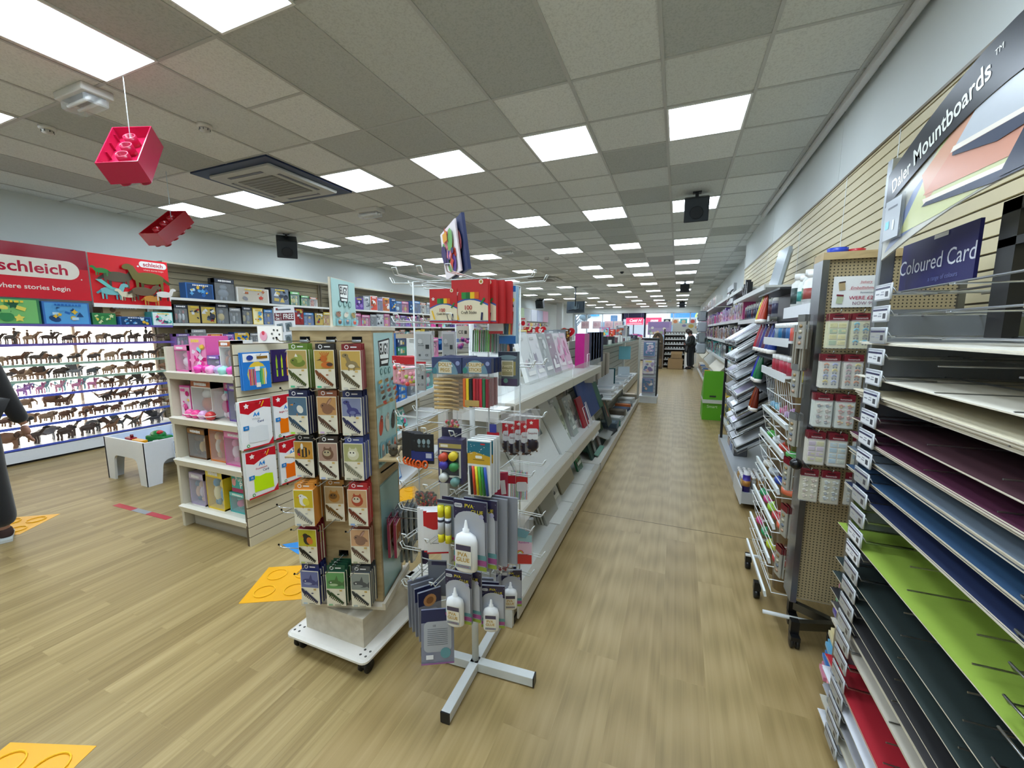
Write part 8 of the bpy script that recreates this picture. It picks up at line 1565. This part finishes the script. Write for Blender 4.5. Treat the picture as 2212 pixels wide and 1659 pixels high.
for k, (x, c_) in enumerate(wpz):
    t = thing('window_poster', 'pale pink poster in the left shop window, %s from the left' % ORD[k], 'poster', (x, YB-.12, 1.7)); a = MB(c_); a.box(0, .62, 0, .01, 0, .56); a.tube([(.31, .005, .56), (.31, .005, 1.14)], .004, 5); a.tube([(.31, .005, 1.13), (.31, .13, 1.13)], .004, 5); a.build('sheet', 'card', t)
    A = Art(step=.005, lift=.005); A.oval(.2, .3, .13, .14, 'dcb0bc'); A.oval(.45, .3, .1, .14, 'e0bcc4'); A.mb.build('print', 'card', t)
for k, (x, c1, c2, nm) in enumerate(((-1.0, '30343c', 'c8c4b8', 'dark and white'), (-.45, 'd8c8b0', 'c07850', 'cream with brown dots'), (.1, '58b4b8', 'c0b090', 'turquoise'), (.68, 'c8bcc4', 'd05a50', 'red and grey'))):
    t = thing('window_poster', '%s poster hung in the right shop window' % nm, 'poster', (x, YB-.12, 1.95)); a = MB(c1); a.box(0, .46, 0, .01, 0, .42); a.tube([(.23, .005, .42), (.23, .005, .89)], .004, 5); a.tube([(.23, .005, .88), (.23, .13, .88)], .004, 5); a.build('sheet', 'card', t)
    A = Art(step=.005, lift=.005); A.oval(.23, .24, .14, .12, c2); A.rect(.23, .08, .24, .05, mul(c2, .8)); A.mb.build('print', 'card', t)
def shop_sign(x, w_, tx, lb, y=YB-.14):
    t = thing('illuminated_sign', lb, 'sign', (x, y, 1.98)); a = MB('f04468'); a.box(0, w_, 0, .03, 0, .5); a.build('panel', 'lit_sign', t); b = MB('c0c4c8'); [b.tube([(q*w_, .015, .5), (q*w_, .015, .875)], .006, 5) for q in (.12, .88)]; [b.tube([(q*w_, .015, .87), (q*w_, .16, .87)], .006, 5) for q in (.12, .88)]; b.build('hanger', 'metal', t)
    A = Art(step=.005, lift=.005); A.text(tx, w_*.52, .3, .2, 'fbe4ea', .03, shear=.35); A.rect(w_*.5, .06, w_*.9, .03, 'fbd0da'); A.rect(w_*.55, .13, w_*.7, .02, 'fbc0cc'); A.mb.build('lettering', 'lit_sign', t)
shop_sign(-3.62, 1.22, 'Catti H', 'pink lit sign with white script lettering on the dark shop door')
shop_sign(-2.22, 1.08, 'ouse', 'pink sign continuing the white script in the right shop window')
t = thing('advert_sign', 'bright blue sign with pale lines outside the left window', 'sign', (-4.85, YB+.5, 2.25)); a = MB('1c8ce0'); a.box(0, .5, 0, .02, 0, .45); a.box(.2, .3, .02, .06, -2.3, .4, '8a9098'); a.build('panel', 'card', t); A = Art(step=.005, lift=.005); [A.rect(.25, .35-.12*k, .34, .04, '90ccf0') for k in range(3)]; A.mb.build('print', 'card', t)
t = thing('carrier_display', 'blue carrier bag hanging by the shop door', 'bag', (-3.9, 29.6, 1.2)); a = MB('1858b8'); a.bbox(0, .3, 0, .1, 0, .5, .02); a.tube([(.08, .05, .5), (.1, .05, .62), (.2, .05, .62), (.22, .05, .5)], .008, 6, '1c1c60'); a.tube([(.15, .05, .62), (.15, .05, 2.05)], .004, 5, 'c0c0c0'); a.build('bag', 'plastic', t)
# a street tree and lamp beyond the left window
t = thing('street_tree', 'dark leafless tree seen bright-edged through the left shop window', 'tree', (-9.5, 40, -.02)); a = MB('5a6068'); a.tube([(0, 0, 0), (.1, 0, 1.6), (-.1, 0, 3.4)], [.14, .12, .08], 8)
r = random.Random(9)
for k in range(16): b0 = Vector((0, 0, 1.6+.12*k)); q = r.uniform(0, 6.3); e = b0+Vector((math.cos(q)*1.2, math.sin(q)*.8, .9)); a.tube([b0, b0.lerp(e, .5)+Vector((0, 0, .1)), e], [.05, .03, .012], 5); a.ell(tuple(e), (.34, .3, .26), 6, '6a7f88')
a.build('tree', 'matte', t)
